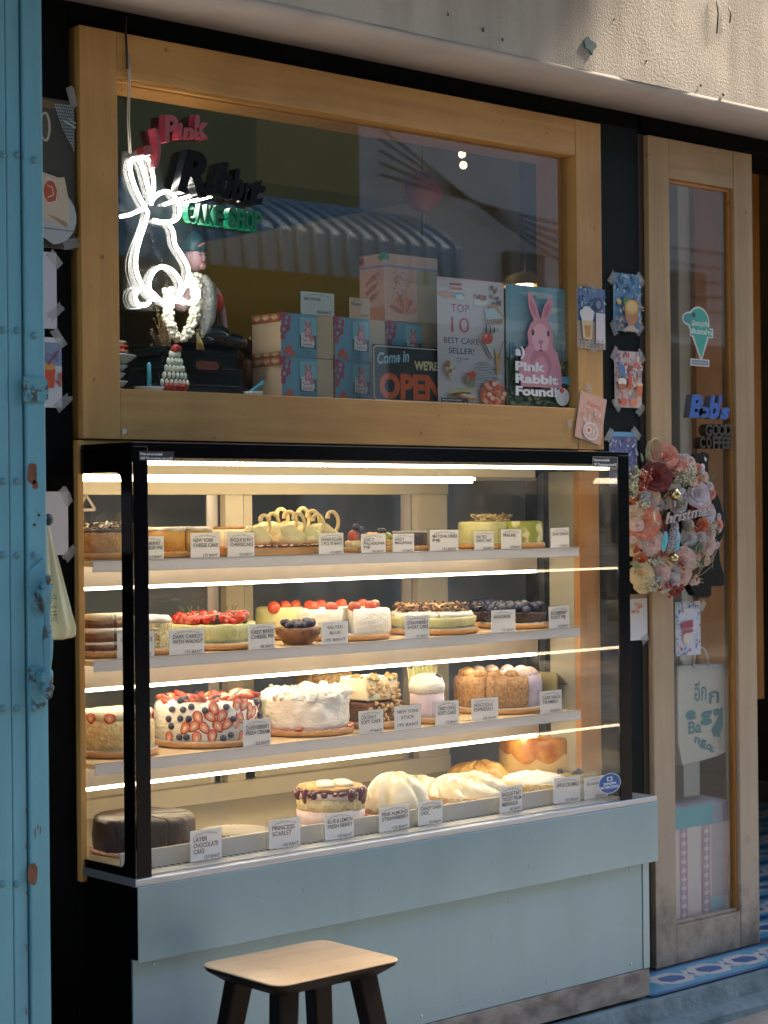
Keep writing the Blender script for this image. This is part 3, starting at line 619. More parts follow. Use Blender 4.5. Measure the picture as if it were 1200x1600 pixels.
MER = mat('glossy_meringue', (.66, .59, .41), .18, c2=(.82, .77, .63), scale=14, bump=.15, coat=.4, sss=.15)
TOAST = mat('toasted_meringue', (.40, .20, .05), .3, c2=(.62, .42, .16), scale=25, coat=.4)
LEAF = mat('rosemary_green', (.06, .10, .03), .6)
BOARD = mat('wooden_cake_board', (.46, .24, .08), .5, c2=(.56, .33, .13), scale=14, stretch=(1, 8, 8))
PLATE = mat('white_china', (.72, .72, .68), .2, coat=.3); GING = mat('red_gingham_paper', (.60, .10, .06), .7, c2=(.82, .74, .64), scale=150, contrast=(.49, .51), detail=0)
LILB = mat('violet_cream', (.40, .34, .44), .6, c2=(.50, .44, .52), scale=40, bump=.3)
def ms_ball(name, m, r=1, amp=0, fr=3, nu=12, nv=8, sz=1): return mesh_only(MB().ball((0, 0, 0), (r, r, r*sz), m, nu, nv, amp, fr), name)
def strawhalf():
    mb = MB(); prof = []
    for k in range(15):
        a = 2*math.pi*k/14; x = .62*math.sin(a)*(1-.32*math.cos(a)*1); y = -math.cos(a)*.9
    n = 16; rim = [(.66*math.sin(2*math.pi*k/n)*(1+.28*math.cos(2*math.pi*k/n)), .9*math.cos(2*math.pi*k/n)) for k in range(n)]
    rings = [[(x*s_, y*s_, z) for x, y in rim] for s_, z in ((1, .02), (.96, -.22), (.75, -.42), (.3, -.55))]
    mb.loop(list(reversed(rings)), RED); mb.add([(x*.72, y*.72, .06) for x, y in rim], [tuple(range(n))], REDP); mb.add([(x*.26, y*.36, .09) for x, y in rim], [tuple(range(n))], flat((.85, .66, .5)))
    mb.v = [(a, b, c) for a, b, c in mb.v]; return mesh_only(mb, 'strawberry_half')
M_ST = strawhalf(); M_BB = ms_ball('blueberry', BLUB, 1, .05, 2); M_CU = ms_ball('redcurrant', CUR, 1, 0, 1, 10, 7)
M_RB = ms_ball('raspberry', RED, 1, .35, 3.5, 14, 10, 1.15); M_BK = ms_ball('blackberry', mat('blackberry_purple', (.03, .008, .02), .25, coat=.3), 1, .4, 3.5, 14, 10, 1.15)
M_SW = mesh_only(MB().lathe([(.25, -.9), (.7, -.55), (.95, 0), (.9, .45), (.5, .75), (.1, .8)], (0, 0, 0), RED, 14), 'strawberry_whole')
M_NUT = ms_ball('almond', NUTM, 1, .12, 2, 8, 6, .6)
M_KI = mesh_only(MB().ball((0, 0, 0), (1, 1, .5), KIW, 16, 8).ball((0, 0, .36), (.35, .35, .2), flat((.75, .72, .45)), 8, 5), 'kiwi_slice')
M_OR = mesh_only(MB().ball((0, 0, 0), (1, .6, .6), ORG, 12, 8, .05, 3), 'orange_segment')
LVL = [SZ[0], SZ[1], SZ[2], DZ]
rnd = random.Random(5)
def spot(l, r, lv, front=.012):
    mid = (l+r)/2; d = ray(mid, 850); y = -.0+front
    for _ in range(4):
        yc = y+rad if _ else y+.06; t = (yc-CAM.y)/d.y; rad = (r-l)*t/F/2
    return CAM.x+d.x*t, yc, rad
def heightat(px, py, yc, base): return P(px, py, yc).z-base
def BL_(l):
    w_ = ('wooden board under the '+l).split(); w_ = w_[:16]
    while w_[-1].strip(',') in ('the', 'a', 'with', 'of', 'and', 'at', 'by', 'on', 'in', 'under', 'behind', 'right', 'left', 'reading', 'top', 'second', 'third', 'lower', 'black', 'white', 'far', 'half', 'green', 'dark', 'rough', 'single', 'tall', 'partly', 'beside', 'card', 'glazed', 'chocolate', 'strawberry', 'brown'): w_.pop()
    return ' '.join(w_).rstrip(',')
def cake_at(label, l, r, ytop, lv, front=.012, bt=.012, name='cake', cat='cake', group=None, board=True):
    x, y, rad = spot(l, r, lv, front); z = LVL[lv]
    if board:
        mb = MB(); q = rad+.006
        mb.lathe([(q-.003, 0), (q, .002), (q, bt-.003), (q-.002, bt-.0008)], (x, y, z), BOARD, 40); mb.lathe([(q-.002, bt-.0008), (q-.0015, bt)], (x, y, z), GING if rnd.random() < .4 else PLATE, 40)
        o = mb.build('cake_board', None, origin=(x, y, z)); tag(o, BL_(label), 'cake board', 'boards under the cakes')
    else: bt = .0005
    t = thing(name, (x, y, z+bt), label, cat, group); h_ = heightat((l+r)/2, ytop, y, z+bt); cap_ = (.20, LZ[0]-.009-z-bt, LZ[1]-.009-z-bt, LZ[2]-.009-z-bt)[lv]
    return t, Vector((x, y, z+bt)), rad, min(h_, cap_) if y+rad > .10 else h_
def cylp(r, h, e=.006): return [(r-e*.3, 0), (r, e*.4), (r, h-e), (r-e*.3, h-e*.3), (r-e, h), (.002, h)]
def shavings(n, r, z, m, c, s=.012, dz=.006):
    mb = MB()
    for i in range(n):
        a = rnd.uniform(0, 6.28); q = r*math.sqrt(rnd.random()); M = Matrix.Translation((c.x+q*math.cos(a), c.y+q*math.sin(a), c.z+z+rnd.uniform(0, dz))) @ Euler((rnd.uniform(-.7, .7), rnd.uniform(-.7, .7), rnd.uniform(0, 6.28))).to_matrix().to_4x4()
        L = s*rnd.uniform(.4, 1.1)
        mb.box(-L/2, L/2, -s*.12, s*.12, -.0006, .0006, m[rnd.randrange(len(m))], M)
    return mb
def scatter(t, me, name, n, r, z, c, s, flatten=False, rmin=0, jitter=.2, side=None, dz=0):
    for i in range(n):
        if side:
            a = rnd.uniform(*side[0]); zz = rnd.uniform(*side[1]); p = (c.x+r*math.cos(a), c.y+r*math.sin(a), c.z+zz)
            rot = Euler((math.pi/2, rnd.uniform(0, 6.28), a+math.pi/2), 'XYZ')
            M = Matrix.Rotation(a+math.pi/2, 3, 'Z') @ Matrix.Rotation(math.pi/2, 3, 'X') @ Matrix.Rotation(rnd.uniform(0, 6.28), 3, 'Z'); rot = M.to_euler()
        else:
            a = i*2.39996+rnd.uniform(-.2, .2); q = rmin+(r-rmin)*math.sqrt((i+.5)/n); p = (c.x+q*math.cos(a), c.y+q*math.sin(a), c.z+z+rnd.uniform(0, dz)); rot = (rnd.uniform(-.5, .5), rnd.uniform(-.5, .5), rnd.uniform(0, 6.28))
        k = s*rnd.uniform(1-jitter, 1+jitter); put(me, name, t, p, rot, k)
def crimp(c, r, h, m, n=46, flare=.12):
    mb = MB(); mb.lathe([(r*.86, 0), (r*(1-flare*.3), h*.3), (r*.995, h*.7), (r, h*.94), (r*.985, h*1.01), (r*.93, h), (r*.9, h*.93)], c, m, n*3, .0022, 55, flute=.020, nfl=n); return mb
# ---- top shelf
t, c, r, h = cake_at('chocolate shaving tart half hidden behind the left black post, top shelf', 118, 214, 822, 0, .02)
crimp(c, r, h*.75, CRUST, 26).build('crust', t); MB().lathe(cylp(r*.95, h*.3), c+Vector((0, 0, h*.6)), mat('dark_filling', (.05, .045, .04), .4), 32).build('filling', t); shavings(260, r*.93, h*.9, (CHOCM, CRM2, CHOC), c, .013, .012).build('chocolate_shavings', t)
t, c, r, h = cake_at('orange cheesecake with torn white top beside the left black post, top shelf', 226, 332, 824, 0, .02)
for k, (a0, a1) in enumerate(((R(150), R(245)), (R(248), R(300)), (R(303), R(395)))):
    mb = MB(); mb.lathe([(r, 0), (r*.99, h*.86)], c, CHZ, 16, .0012, 60, a0, a1, smooth=True); mb.lathe([(r*1.0, h*.86), (r*1.01, h*.93), (r*.96, h)], c, CRM, 16, .003, 60, a0, a1); mb.build('cake_slice', t)
t, c, r, h = cake_at('low pale cheesecake behind the card reading NEW YORK CHEESE CAKE', 330, 398, 823, 0, .10, group=None)
MB().lathe(cylp(r, h*.9), c, CRM2, 32, .0006, 50).build('filling', t); MB().lathe([(r*.9, h*.89), (r*.86, h), (.01, h*.99)], c, BURNT, 32, .001, 50).build('burnt_top', t)
# swan eclairs on a wooden tray
x, y, r = spot(384, 520, 0, .02); z = SZ[0]
mb = MB(); xa, xb = P(384, 860, .0).x, P(520, 860, .0).x; mb.box(xa, xb, .004, .20, z, z+.016, BOARD); o = mb.build('serving_tray', None, .001, origin=((xa+xb)/2, .1, z)); tag(o, 'wooden tray under the swan shaped eclairs, top shelf', 'tray')
mb = MB(); n = 40; rg = [[(xa+(xb-xa)*i/n, .002+.004*math.sin(i*1.3), z+.0172+.004*abs(math.sin(i*.9))) , (xa+(xb-xa)*i/n, .20, z+.0172)] for i in range(n+1)]; mb.loop(rg, GING, False, False, False, False); o = mb.build('gingham_paper', None, origin=((xa+xb)/2, .1, z+.017)); tag(o, 'red and white checked paper under the swan shaped eclairs', 'paper liner')
def swan():
    t = thing('swan_eclair', (0, 0, 0), 'swan', 'eclair', 'swan shaped eclairs on the top shelf'); SWM = mat('choux_ivory', (.66, .62, .34), .55, c2=(.74, .70, .46), scale=40, bump=.2, sss=.1)
    mb = MB(); mb.ball((0, 0, .018), (.034, .021, .019), SWM, 18, 12, .003, 60); mb.build('body', t)
    for s_ in (-1, 1):
        mb = MB(); mb.ball((.006, s_*.013, .028), (.027, .007, .017), SWM, 14, 9, .002, 80, M=Matrix.Rotation(-.35, 3, 'Y')); mb.build('wing', t)
    mb = MB(); pts = [(-.020, 0, .024), (-.031, 0, .036), (-.033, 0, .050), (-.029, 0, .063), (-.021, 0, .0705), (-.0125, 0, .0705), (-.007, 0, .064), (-.007, 0, .056)]
    pp = [Vector(p) for p in pts]; fine = []
    for i in range(len(pp)-1):
        for k in range(3): fine.append(pp[i].lerp(pp[i+1], k/3))
    fine.append(pp[-1]); fine = [fine[0]]+[(fine[i-1]+fine[i]*2+fine[i+1])/4 for i in range(1, len(fine)-1)]+[fine[-1]]
    mb.tube(fine, [.0042 if i < 14 else .0036+.0018*math.sin((i-14)/len(fine)*6) for i in range(len(fine))], mat('baked_choux_neck', (.62, .48, .22), .5, c2=(.70, .58, .32), scale=60), 8); mb.build('neck', t); return t
def dup(root, loc, rz, label=None):
    r_ = root.copy(); col.objects.link(r_); r_.location = loc; r_.rotation_euler = (0, 0, rz); r_['_loc'] = tuple(loc)
    if label: r_['label'] = label
    for ch in list(root.children):
        q = ch.copy(); col.objects.link(q); q.parent = r_
        for g in list(ch.children): d_ = g.copy(); col.objects.link(d_); d_.parent = q
    return r_
sw = swan(); first = True
for i, (px, y, rz, s_, lab) in enumerate(((404, .045, R(200), .9, 'swan shaped eclair furthest left, by the card reading BASQUE BURNT CHEESECAKE'), (416, .12, R(190), .95, 'swan shaped eclair in the back row, second neck from the left'), (428, .16, R(190), 1.08, 'swan shaped eclair at the back with a tall neck, third from the left'), (440, .10, R(170), 1.0, 'swan shaped eclair with its neck just left of the middle of the tray'),
        (455, .035, R(185), .95, 'swan shaped eclair at the front centre of the tray'), (462, .15, R(195), 1.1, 'swan shaped eclair with the tallest neck, back of the tray'), (476, .09, R(170), 1.02, 'swan shaped eclair right of the middle with an upright neck'), (485, .04, R(175), .9, 'small swan shaped eclair at the front right of the tray'), (508, .06, R(185), .98, 'swan shaped eclair furthest right, by the card reading SWAN ECLAIR'))):
    q = P(px, 850, y); loc = Vector((q.x, q.y, SZ[0]+.0185)); rz += R(-20)
    if first: sw.location = loc; sw.rotation_euler = (0, 0, rz); sw['_loc'] = tuple(loc); sw['label'] = lab; o = sw; first = False
    else: o = dup(sw, loc, rz, lab)
    o.scale = (s_, s_, s_)
t, c, r, h = cake_at('small fruit tart with strawberry, orange and kiwi on the top shelf', 538, 566, 832, 0, .012)
MB().lathe(cylp(r, h*.45), c, SPG, 24, .001, 60).build('sponge', t); put(M_SW, 'strawberry', t, c+Vector((0, 0, h*.75)), (1.2, .2, .4), r*.72); put(M_BB, 'blueberry', t, c+Vector((r*.4, .0, h*1.35)), (0, 0, 0), .008); put(M_BB, 'blueberry', t, c+Vector((r*.8, -.01, h*1.18)), (0, 0, 0), .0075)
t, c, r, h = cake_at('orange and kiwi fruit pie behind the card reading JUICY PHILLADELPHIA PIE', 562, 616, 836, 0, .03)
crimp(c, r, h*.6, CRUST, 24).build('crust', t)
for dx, me, nm, s_ in ((-.022, M_OR, 'orange_slice', .017), (-.006, M_OR, 'orange_slice', .016), (.006, M_KI, 'kiwi_slice', .018), (.022, M_KI, 'kiwi_slice', .017)): put(me, nm, t, c+Vector((dx, -.01, h*.86)), (.5, .2, dx*40), s_)
for dx in (.0, .01): put(M_BB, 'blueberry', t, c+Vector((dx, -.01, h*1.3)), (0, 0, 0), .008)
t, c, r, h = cake_at('flat dark chocolate tart behind the card reading SASSY MASCAPONE', 612, 668, 830, 0, .02)
MB().lathe(cylp(r, h*.92, .002), c, CHOC, 32).build('chocolate_body', t); MB().lathe([(r*.97, h*.92), (r*.95, h), (.01, h)], c, mat('pale_glaze', (.45, .42, .36), .3), 32).build('glaze', t)
t, c, r, h = cake_at('matcha cream cake with caramel crumbs behind the SALTED CHOC TART card', 716, 800, 815, 0, .08)
MB().lathe(cylp(r, h), c, GRN, 36, .001, 40).build('cream', t); shavings(140, r*.75, h, (CRUST, CRM2, NUTM), c+Vector((.01, -.01, 0)), .012, .018).build('crumb_topping', t)
t, c, r, h = cake_at('green and white marbled cake right of the card reading PRALINE', 790, 848, 814, 0, .02)
MB().lathe(cylp(r, h), c, MAT_, 36, .0008, 40).build('marbled_cream', t)
# ---- second shelf
t, c, r, h = cake_at('brown and white layered cake slices at the far left, second shelf', 120, 200, 958, 1, .02)
for a0, a1 in ((R(170), R(262)), (R(266), R(350))):
    mb = MB()
    for z0, z1, m in ((0, .16, CHOCM), (.16, .24, CRM), (.24, .48, CHOCM), (.48, .62, CRM), (.62, .84, CHOCM), (.84, 1, CRM2)): mb.lathe([(r*rnd.uniform(.97, 1), h*z0), (r*rnd.uniform(.97, 1), h*z1)], c, m, 14, .0012, 70, a0, a1)
    mb.build('cake_slice', t)
t, c, r, h = cake_at('tall cream covered carrot cake with crumbed sides left of the berry pie', 186, 266, 962, 1, .02)
MB().lathe(cylp(r, h*.86), c, SPG, 40, .003, 90).build('sponge', t); MB().lathe([(r*.98, h*.80), (r*1.05, h*.88), (r*1.0, h*.98), (r*.6, h*1.0), (.01, h*.98)], c, CRM, 48, .005, 40).build('cream', t)
shavings(170, r*1.02, h*.1, (GRN, CRUST, CRM2), c, .010, .0)
mb = MB()
for i in range(240):
    a = rnd.uniform(3.3, 6.2); M = Matrix.Translation((c.x+r*1.01*math.cos(a), c.y+r*1.01*math.sin(a), c.z+rnd.uniform(.05, .8)*h)) @ Euler((rnd.random()*6, rnd.random()*6, 0)).to_matrix().to_4x4(); mb.box(-.004, .004, -.001, .001, -.0006, .0006, (GRN, CRUST, CRM2)[i % 3], M)
mb.build('crumb_coating', t)
t, c, r, h = cake_at('pie heaped with redcurrants, blackberries and rosemary on the second shelf', 262, 398, 968, 1, .015)
crimp(c, r, h*.85, GRN, 60, .06).build('crust', t); scatter(t, M_CU, 'redcurrant', 70, r*.85, h*.9, c, .0085, dz=.014); scatter(t, M_BK, 'blackberry', 12, r*.8, h*.95, c, .011, dz=.006); scatter(t, M_SW, 'strawberry', 5, r*.8, h*.98, c, .014); scatter(t, M_RB, 'raspberry', 12, r*.8, h*1.0, c, .010, dz=.006)
for i in range(9):
    a = rnd.uniform(0, 6.28); p0 = c+Vector((math.cos(a)*r*.5, math.sin(a)*r*.5, h*1.0)); p1 = p0+Vector((rnd.uniform(-.03, .03), rnd.uniform(-.02, .02), .028)); mb = MB(); mb.tube([p0, (p0+p1)/2+Vector((0, 0, .003)), p1], .0007, LEAF, 5)
    for k in range(16):
        q = p0.lerp(p1, k/16); d_ = Vector((rnd.uniform(-1, 1), rnd.uniform(-1, 1), .4))*.006; mb.add([q, q+d_+Vector((0, 0, .0006)), q+d_, q-Vector((0, 0, .0006))], [(0, 1, 2, 3)], LEAF)
    mb.build('rosemary_sprig', t)
t, c, r, h = cake_at('pale green cake with strawberry halves at the back, second shelf', 398, 474, 948, 1, .17)
MB().lathe(cylp(r, h), c, GRN, 40, .0008, 40).build('cream', t)
for dx in (-.04, -.01, .02): put(M_SW, 'strawberry', t, c+Vector((dx, -.03, h)), (1.4, 0, dx*20), .015)
t, c, r, h = cake_at('small chocolate tartlet heaped with blueberries beside the card reading SALTED BLUE', 430, 499, 978, 1, .005, name='tartlet', cat='tartlet', board=False)
MB().lathe([(r*.62, 0), (r*.95, h*.5), (r*1.02, h*.88), (r*.9, h*.92), (.01, h*.85)], c, CHOCM, 90, .0016, 90, flute=.04, nfl=22).build('crust', t); scatter(t, M_BB, 'blueberry', 26, r*.72, h*.98, c, .0085, dz=.008)
t, c, r, h = cake_at('white cream cake with a cut face and glazed strawberries on top', 462, 604, 950, 1, .02)
mb = MB(); mb.lathe(cylp(r, h, .012), c, CRM, 48, .002, 30, R(-30), R(232)); mb.build('cream', t)
mb = MB(); mb.lathe(cylp(r*.98, h, .010), c+Vector((.010, -.004, 0)), CRM, 16, .0015, 30, R(240), R(322)); mb.build('cake_slice', t)
for i in range(9):
    a = 2*math.pi*i/9+.2; put(M_SW, 'strawberry', t, c+Vector((math.cos(a)*r*.72, math.sin(a)*r*.72, h+.006)), (1.45, rnd.uniform(-.3, .3), a), (.014, .011, .017))
t, c, r, h = cake_at('cream pie with chocolate shavings and fluted pastry, second shelf right of centre', 604, 742, 952, 1, .015)
crimp(c, r, h*.62, GRN, 46, .1).build('crust', t); mb = MB()
for a0, a1 in ((R(150), R(236)), (R(239), R(300)), (R(303), R(400)), (R(403), R(507))): mb.lathe([(r*.93, h*.55), (r*.97, h*.72), (r*.9, h*.9), (r*.3, h*.96)], c, CRM, 20, .003, 35, a0, a1)
mb.build('cream', t); shavings(420, r*.84, h*.93, (CHOCM, CHOCM, NUTM, CHOC), c, .022, .016).build('chocolate_shavings', t)
t, c, r, h = cake_at('dark chocolate pie piled with blueberries at the right, second shelf', 752, 852, 950, 1, .03)
crimp(c, r, h*.75, CHOC, 40, .1).build('crust', t); scatter(t, M_BB, 'blueberry', 70, r*.88, h*.85, c, .0095, dz=.014)
t, c, r, h = cake_at('darker blueberry pie behind the card reading BANOFFEE', 712, 790, 948, 1, .14)
crimp(c, r, h*.75, CHOC, 40, .1).build('crust', t); scatter(t, M_BB, 'blueberry', 40, r*.88, h*.85, c, .010, dz=.014); shavings(120, r*.9, h*.95, (CHOCM, CHOC, NUTM), c, .016, .012).build('chocolate_shavings', t)
# ---- third shelf
t, c, r, h = cake_at('yellow sponge cake with sliced strawberries at the far left, third shelf', 120, 240, 1108, 2, .01)
MB().lathe(cylp(r*.97, h*.78), c, SPG, 40, .002, 60).build('sponge', t); MB().lathe([(r*.9, h*.77), (r*.97, h*.9), (r*.9, h), (.01, h*.97)], c, CRM2, 44, .004, 30).build('cream', t)
for i in range(11):
    a = 2*math.pi*i/11+.5; put(M_ST, 'strawberry_slice', t, c+Vector((math.cos(a)*r*.96, math.sin(a)*r*.96, h*.84)), (Matrix.Rotation(a+math.pi/2, 3, 'Z') @ Matrix.Rotation(math.pi/2, 3, 'X')).to_euler(), (.018, .012, .008))
t, c, r, h = cake_at('large white cake covered in strawberry halves and blueberries, third shelf', 236, 404, 1090, 2, .004)
MB().lathe(cylp(r*.97, h*.98, .012), c, CRM, 56, .002, 30).build('cream', t)
fr = (math.pi*1.02, math.pi*1.98)
for k in range(4):
    for i in range(14):
        a = fr[0]+(fr[1]-fr[0])*(i+.5+.5*(k % 2)+rnd.uniform(-.25, .25))/14.5; zz = h*(.12+.235*k)+rnd.uniform(-.006, .006); me = M_ST if rnd.random() < .6 else M_BB
        M = Matrix.Rotation(a+math.pi/2, 3, 'Z') @ Matrix.Rotation(math.pi/2, 3, 'X') @ Matrix.Rotation(rnd.uniform(-.9, .9), 3, 'Z')
        s_ = (.0150, .0165, .009) if me is M_ST else .0070
        put(me, 'strawberry_half' if me is M_ST else 'blueberry', t, (c.x+r*.975*math.cos(a), c.y+r*.975*math.sin(a), c.z+zz), M.to_euler(), s_)
scatter(t, M_ST, 'strawberry_half', 40, r*.90, h*.99, c, .016, dz=.010); scatter(t, M_BB, 'blueberry', 14, r*.9, h*1.03, c, .0068)
t, c, r, h = cake_at('tall snow white whipped cream cake with a ragged rim, third shelf', 404, 546, 1080, 2, .01)
MB().lathe([(r*.93, 0), (r*.97, h*.1), (r*.965, h*.22), (r*.95, h*.35), (r*.965, h*.48), (r*.955, h*.6), (r*.97, h*.72), (r*.98, h*.85), (r*.97, h*.95), (r*.9, h*1.0), (r*.8, h*.96), (.01, h*.93)], c, CRM, 90, .0065, 38).build('cream', t)
mb = MB()
for i in range(120):
    a = 2*math.pi*i/120+rnd.random()*.1; q = rnd.uniform(.78, .93); mb.ball((c.x+r*q*math.cos(a), c.y+r*q*math.sin(a), c.z+h*.955+.004*math.sin(a+2)+rnd.uniform(-.004, .003)), (rnd.uniform(.006, .014), rnd.uniform(.006, .012), rnd.uniform(.006, .013)), CRM, 12, 8, .010, 110)
mb.build('cream_peaks', t)
for a in (R(222), R(300), R(316)): put(M_ST, 'strawberry_slice', t, c+Vector((math.cos(a)*(r+.002), math.sin(a)*(r+.002), .004)), (.3, .2, a), .009)
t, c, r, h = cake_at('stacked caramel nut cake slices behind the card reading COCONUT SOFT CAKE', 540, 622, 1052, 2, .03)
mb = MB(); mb.box(c.x-r*1.0, c.x+r*.9, c.y-r*.8, c.y+r*.8, c.z, c.z+h*.42, CHOCM); mb.build('lower_slice', t, .004)
mb = MB(); mb.box(c.x-r*1.0, c.x+r*.55, c.y-r*.8, c.y+r*.8, c.z+h*.46, c.z+h*.94, CRM2); mb.build('upper_slice', t, .004)
for i in range(95):
    zz = rnd.choice((h*rnd.uniform(.02, .42), h*rnd.uniform(.47, .98))); xr = .9 if zz < h*.45 else .55
    put(M_NUT, 'nut', t, c+Vector((rnd.uniform(-1, xr)*r, -r*.80+rnd.uniform(-.003, .001), zz)) if i % 4 else c+Vector((rnd.uniform(-1, xr)*r, rnd.uniform(-.8, .5)*r, h*.96 if i % 8 else h*.45)), (rnd.random()*3, rnd.random()*3, rnd.random()*3), rnd.uniform(.0045, .0075))
t, c, r, h = cake_at('nut covered cake peeking out behind the tall white cream cake', 462, 545, 1050, 2, .22)
MB().lathe(cylp(r, h), c, CRUST, 32, .004, 60).build('sponge', t); scatter(t, M_NUT, 'nut', 45, r, h, c, .007, side=((math.pi, 2*math.pi), (h*.4, h*1.0)))
t, c, r, h = cake_at('small pale lilac cream cake with a single blueberry beside the dusted cake', 638, 692, 1052, 2, .02, board=True)
MB().lathe([(r*.95, 0), (r, h*.1), (r*.98, h*.62)], c, TARO, 36, .0015, 40).build('lilac_layer', t); MB().lathe([(r*1.0, h*.55), (r*1.04, h*.72), (r*.9, h*.92), (r*.5, h*.99), (.01, h)], c, CRM, 40, .003, 40).build('cream', t); put(M_BB, 'blueberry', t, c+Vector((.008, -r*.7, h*.93)), (0, 0, 0), .0078)
mb = MB(); n = 20; rg = [[(c.x-r*.6+r*2.0*i/n, c.y+r*.75+.006*math.sin(i*1.9), c.z+h*.35), (c.x-r*.7+r*2.3*i/n, c.y+r*.85+.008*math.sin(i*1.9), c.z+h*(1.12+.08*math.sin(i*2.7)))] for i in range(n+1)]; mb.loop(rg, GRN, False, False, True, False); mb.build('paper_collar', t)
t, c, r, h = cake_at('scalloped round cake dusted with cocoa and lilac sugar at the right, third shelf', 706, 845, 1042, 2, .02)
for i in range(6):
    a0 = R(150+60*i); m = (COCO, COCO, LILB, LILB, COCO, COCO)[i]
    MB().lathe([(r*.97, 0), (r*.99, h*.16), (r*1.0, h*.55), (r*.97, h*.78), (r*.7, h*.86), (.01, h*.84)], c, m, 12, .0012, 60, a0, a0+R(58)).build('cake_slice', t)
for i in range(13):
    a = 2*math.pi*i/13; mb = MB(); mb.ball((c.x+r*.74*math.cos(a), c.y+r*.74*math.sin(a), c.z+h*.84), (.018, .018, .013), COCO if 1.9 < a < 4.4 else mat('lilac_dusted_cream', (.50, .40, .40), .7, c2=(.62, .50, .44), scale=60, bump=.3), 14, 9, .002, 60); mb.build('cream_dollop', t)
mb = MB(); xa = P(838, 1060, .05).x
# ribbed clear tray propped beside it
mb = MB(); rg = []
for i in range(19):
    xx = c.x+r+.008+.004*i; zz = SZ[2]+.085-.0032*i+(.0012 if i % 2 else 0); rg.append([(xx, .04, zz), (xx, .20, zz)])
mb.loop(rg, mat('ribbed_olive_tray', (.30, .27, .12), .3), False, False, False, False); mb.box(c.x+r+.08, c.x+r+.084, .04, .2, SZ[2], SZ[2]+.03, MC['ribbed_olive_tray']); mb.box(c.x+r+.006, c.x+r+.010, .04, .2, SZ[2], SZ[2]+.084, MC['ribbed_olive_tray'])
o = mb.build('ribbed_tray', None, origin=(c.x+r+.04, .12, SZ[2])); tag(o, 'ribbed olive plastic tray propped at the right end of the third shelf', 'tray')
# ---- lower deck
t, c, r, h = cake_at('glossy chocolate glazed round cake at the lower left, partly behind the black post', 140, 300, 1272, 3, -.07, board=True, bt=.006)
for a0, a1 in ((R(100), R(205)), (R(207), R(262)), (R(264), R(330)), (R(332), R(458))): MB().lathe([(r*.97, 0), (r*.99, h*.1), (r, h*.4), (r*.99, h*.84), (r*.95, h*.97), (r*.88, h), (.01, h*.99)], c, CHOCG, 30, .003, 45, a0, a1).build('glazed_slice', t)
x, y, r = spot(300, 424, 3, -.07); mb = MB(); mb.lathe([(r*.9, 0), (r, .004), (r, .008), (r*.96, .009), (.01, .0085)], (x, y, DZ), mat('tan_plate', (.20, .12, .06), .5), 48)
tp = thing('paper_plate', (x, y, DZ), 'flat white plate with an empty basket weave doily, lower deck', 'plate'); mb.build('plate', tp)
mb = MB(); n = 9; DOI = mat('ivory_doily', (.46, .40, .29), .7)
for i in range(-n, n+1):
    q = r*.85*i/n; L = math.sqrt(max(0, (r*.85)**2-q*q))
    if L > .01: mb.tube([(x+q, y-L, DZ+.0115), (x+q, y+L, DZ+.0115)], .0026, DOI, 5); mb.tube([(x-L, y+q, DZ+.0125), (x+L, y+q, DZ+.0125)], .0026, DOI, 5)
mb.build('woven_doily', tp)
t, c, r, h = cake_at('layered sponge cake with dark berry jam and cream on top, lower deck', 458, 566, 1222, 3, -.07, bt=.004)
for z0, z1, m in ((0, .34, mat('pink_cream', (.72, .52, .50), .5, c2=(.80, .66, .62), scale=30, bump=.3)), (.34, .66, SPG), (.66, .80, MC['pink_cream']), (.80, .86, mat('berry_jam', (.10, .006, .02), .12, coat=.6))): MB().lathe([(r*rnd.uniform(.96, 1), h*z0), (r*rnd.uniform(.97, 1), h*z1)], c, m, 40, .0022, 50).build('sponge_layer' if m is SPG else 'jam_layer' if z1 == .86 else 'cream_layer', t)
mb = MB()
for i in range(26): a = 2*math.pi*i/26+rnd.uniform(-.1, .1); L = rnd.uniform(.004, .022)*rnd.random()+.003; mb.ball((c.x+r*.975*math.cos(a), c.y+r*.975*math.sin(a), c.z+h*.82-L*.5), (rnd.uniform(.006, .012), rnd.uniform(.006, .009), L), MC['berry_jam'], 10, 8, .003, 200)
mb.build('jam_drips', t); MB().lathe([(r*.95, h*.86), (r*.93, h*.92), (.01, h*.93)], c, CRUST, 36, .002, 60).build('crumb_top', t)
for dx, dy in ((-.03, -.02), (.015, -.03), (.03, 0), (-.005, .01)): mb = MB(); mb.lathe([(.019, h*.92), (.02, h*.98), (.016, h*1.02), (.001, h*1.02)], c+Vector((dx, dy, 0)), CRM2, 20); mb.build('cream_disc', t)
def dome(label, l, r_, top, front, m, ridges=7, tw=2.2):
    t, c, r, h = cake_at(label, l, r_, top, 3, front, bt=.004); mb = MB(); rings = []; n = 96; K = 22
    for k in range(K+1):
        u = k/K; ring = []
        for j in range(n):
            a = 2*math.pi*j/n; rr_ = r*math.cos(u*math.pi/2)**.85; zz = h*(.12+.88*math.sin(u*math.pi/2)); w_ = abs(math.sin((a*ridges+u*tw*ridges)/2))
            rr_ *= 1-.20*(1-w_)**2*math.sin(math.pi*min(1, u*1.1+.1)); zz -= .014*(1-w_)**3*(1-u*.6); ring.append((c.x+rr_*math.cos(a), c.y+rr_*math.sin(a), c.z+zz+mnoise.noise(Vector((rr_*math.cos(a)*30, rr_*math.sin(a)*30, zz*30)))*.006+mnoise.noise(Vector((a*6, u*9, 3)))*.003))
        rings.append(ring)
    mb.loop(rings, m, True); mb.build('meringue', t); crimp(c, r*.98, h*.2, CRUST, 40, .05).build('crust', t); return t
dome('smooth domed meringue cake behind the card reading PINK ALMOND STRAWBERRY', 560, 668, 1208, -.07, MER, 5, .5)
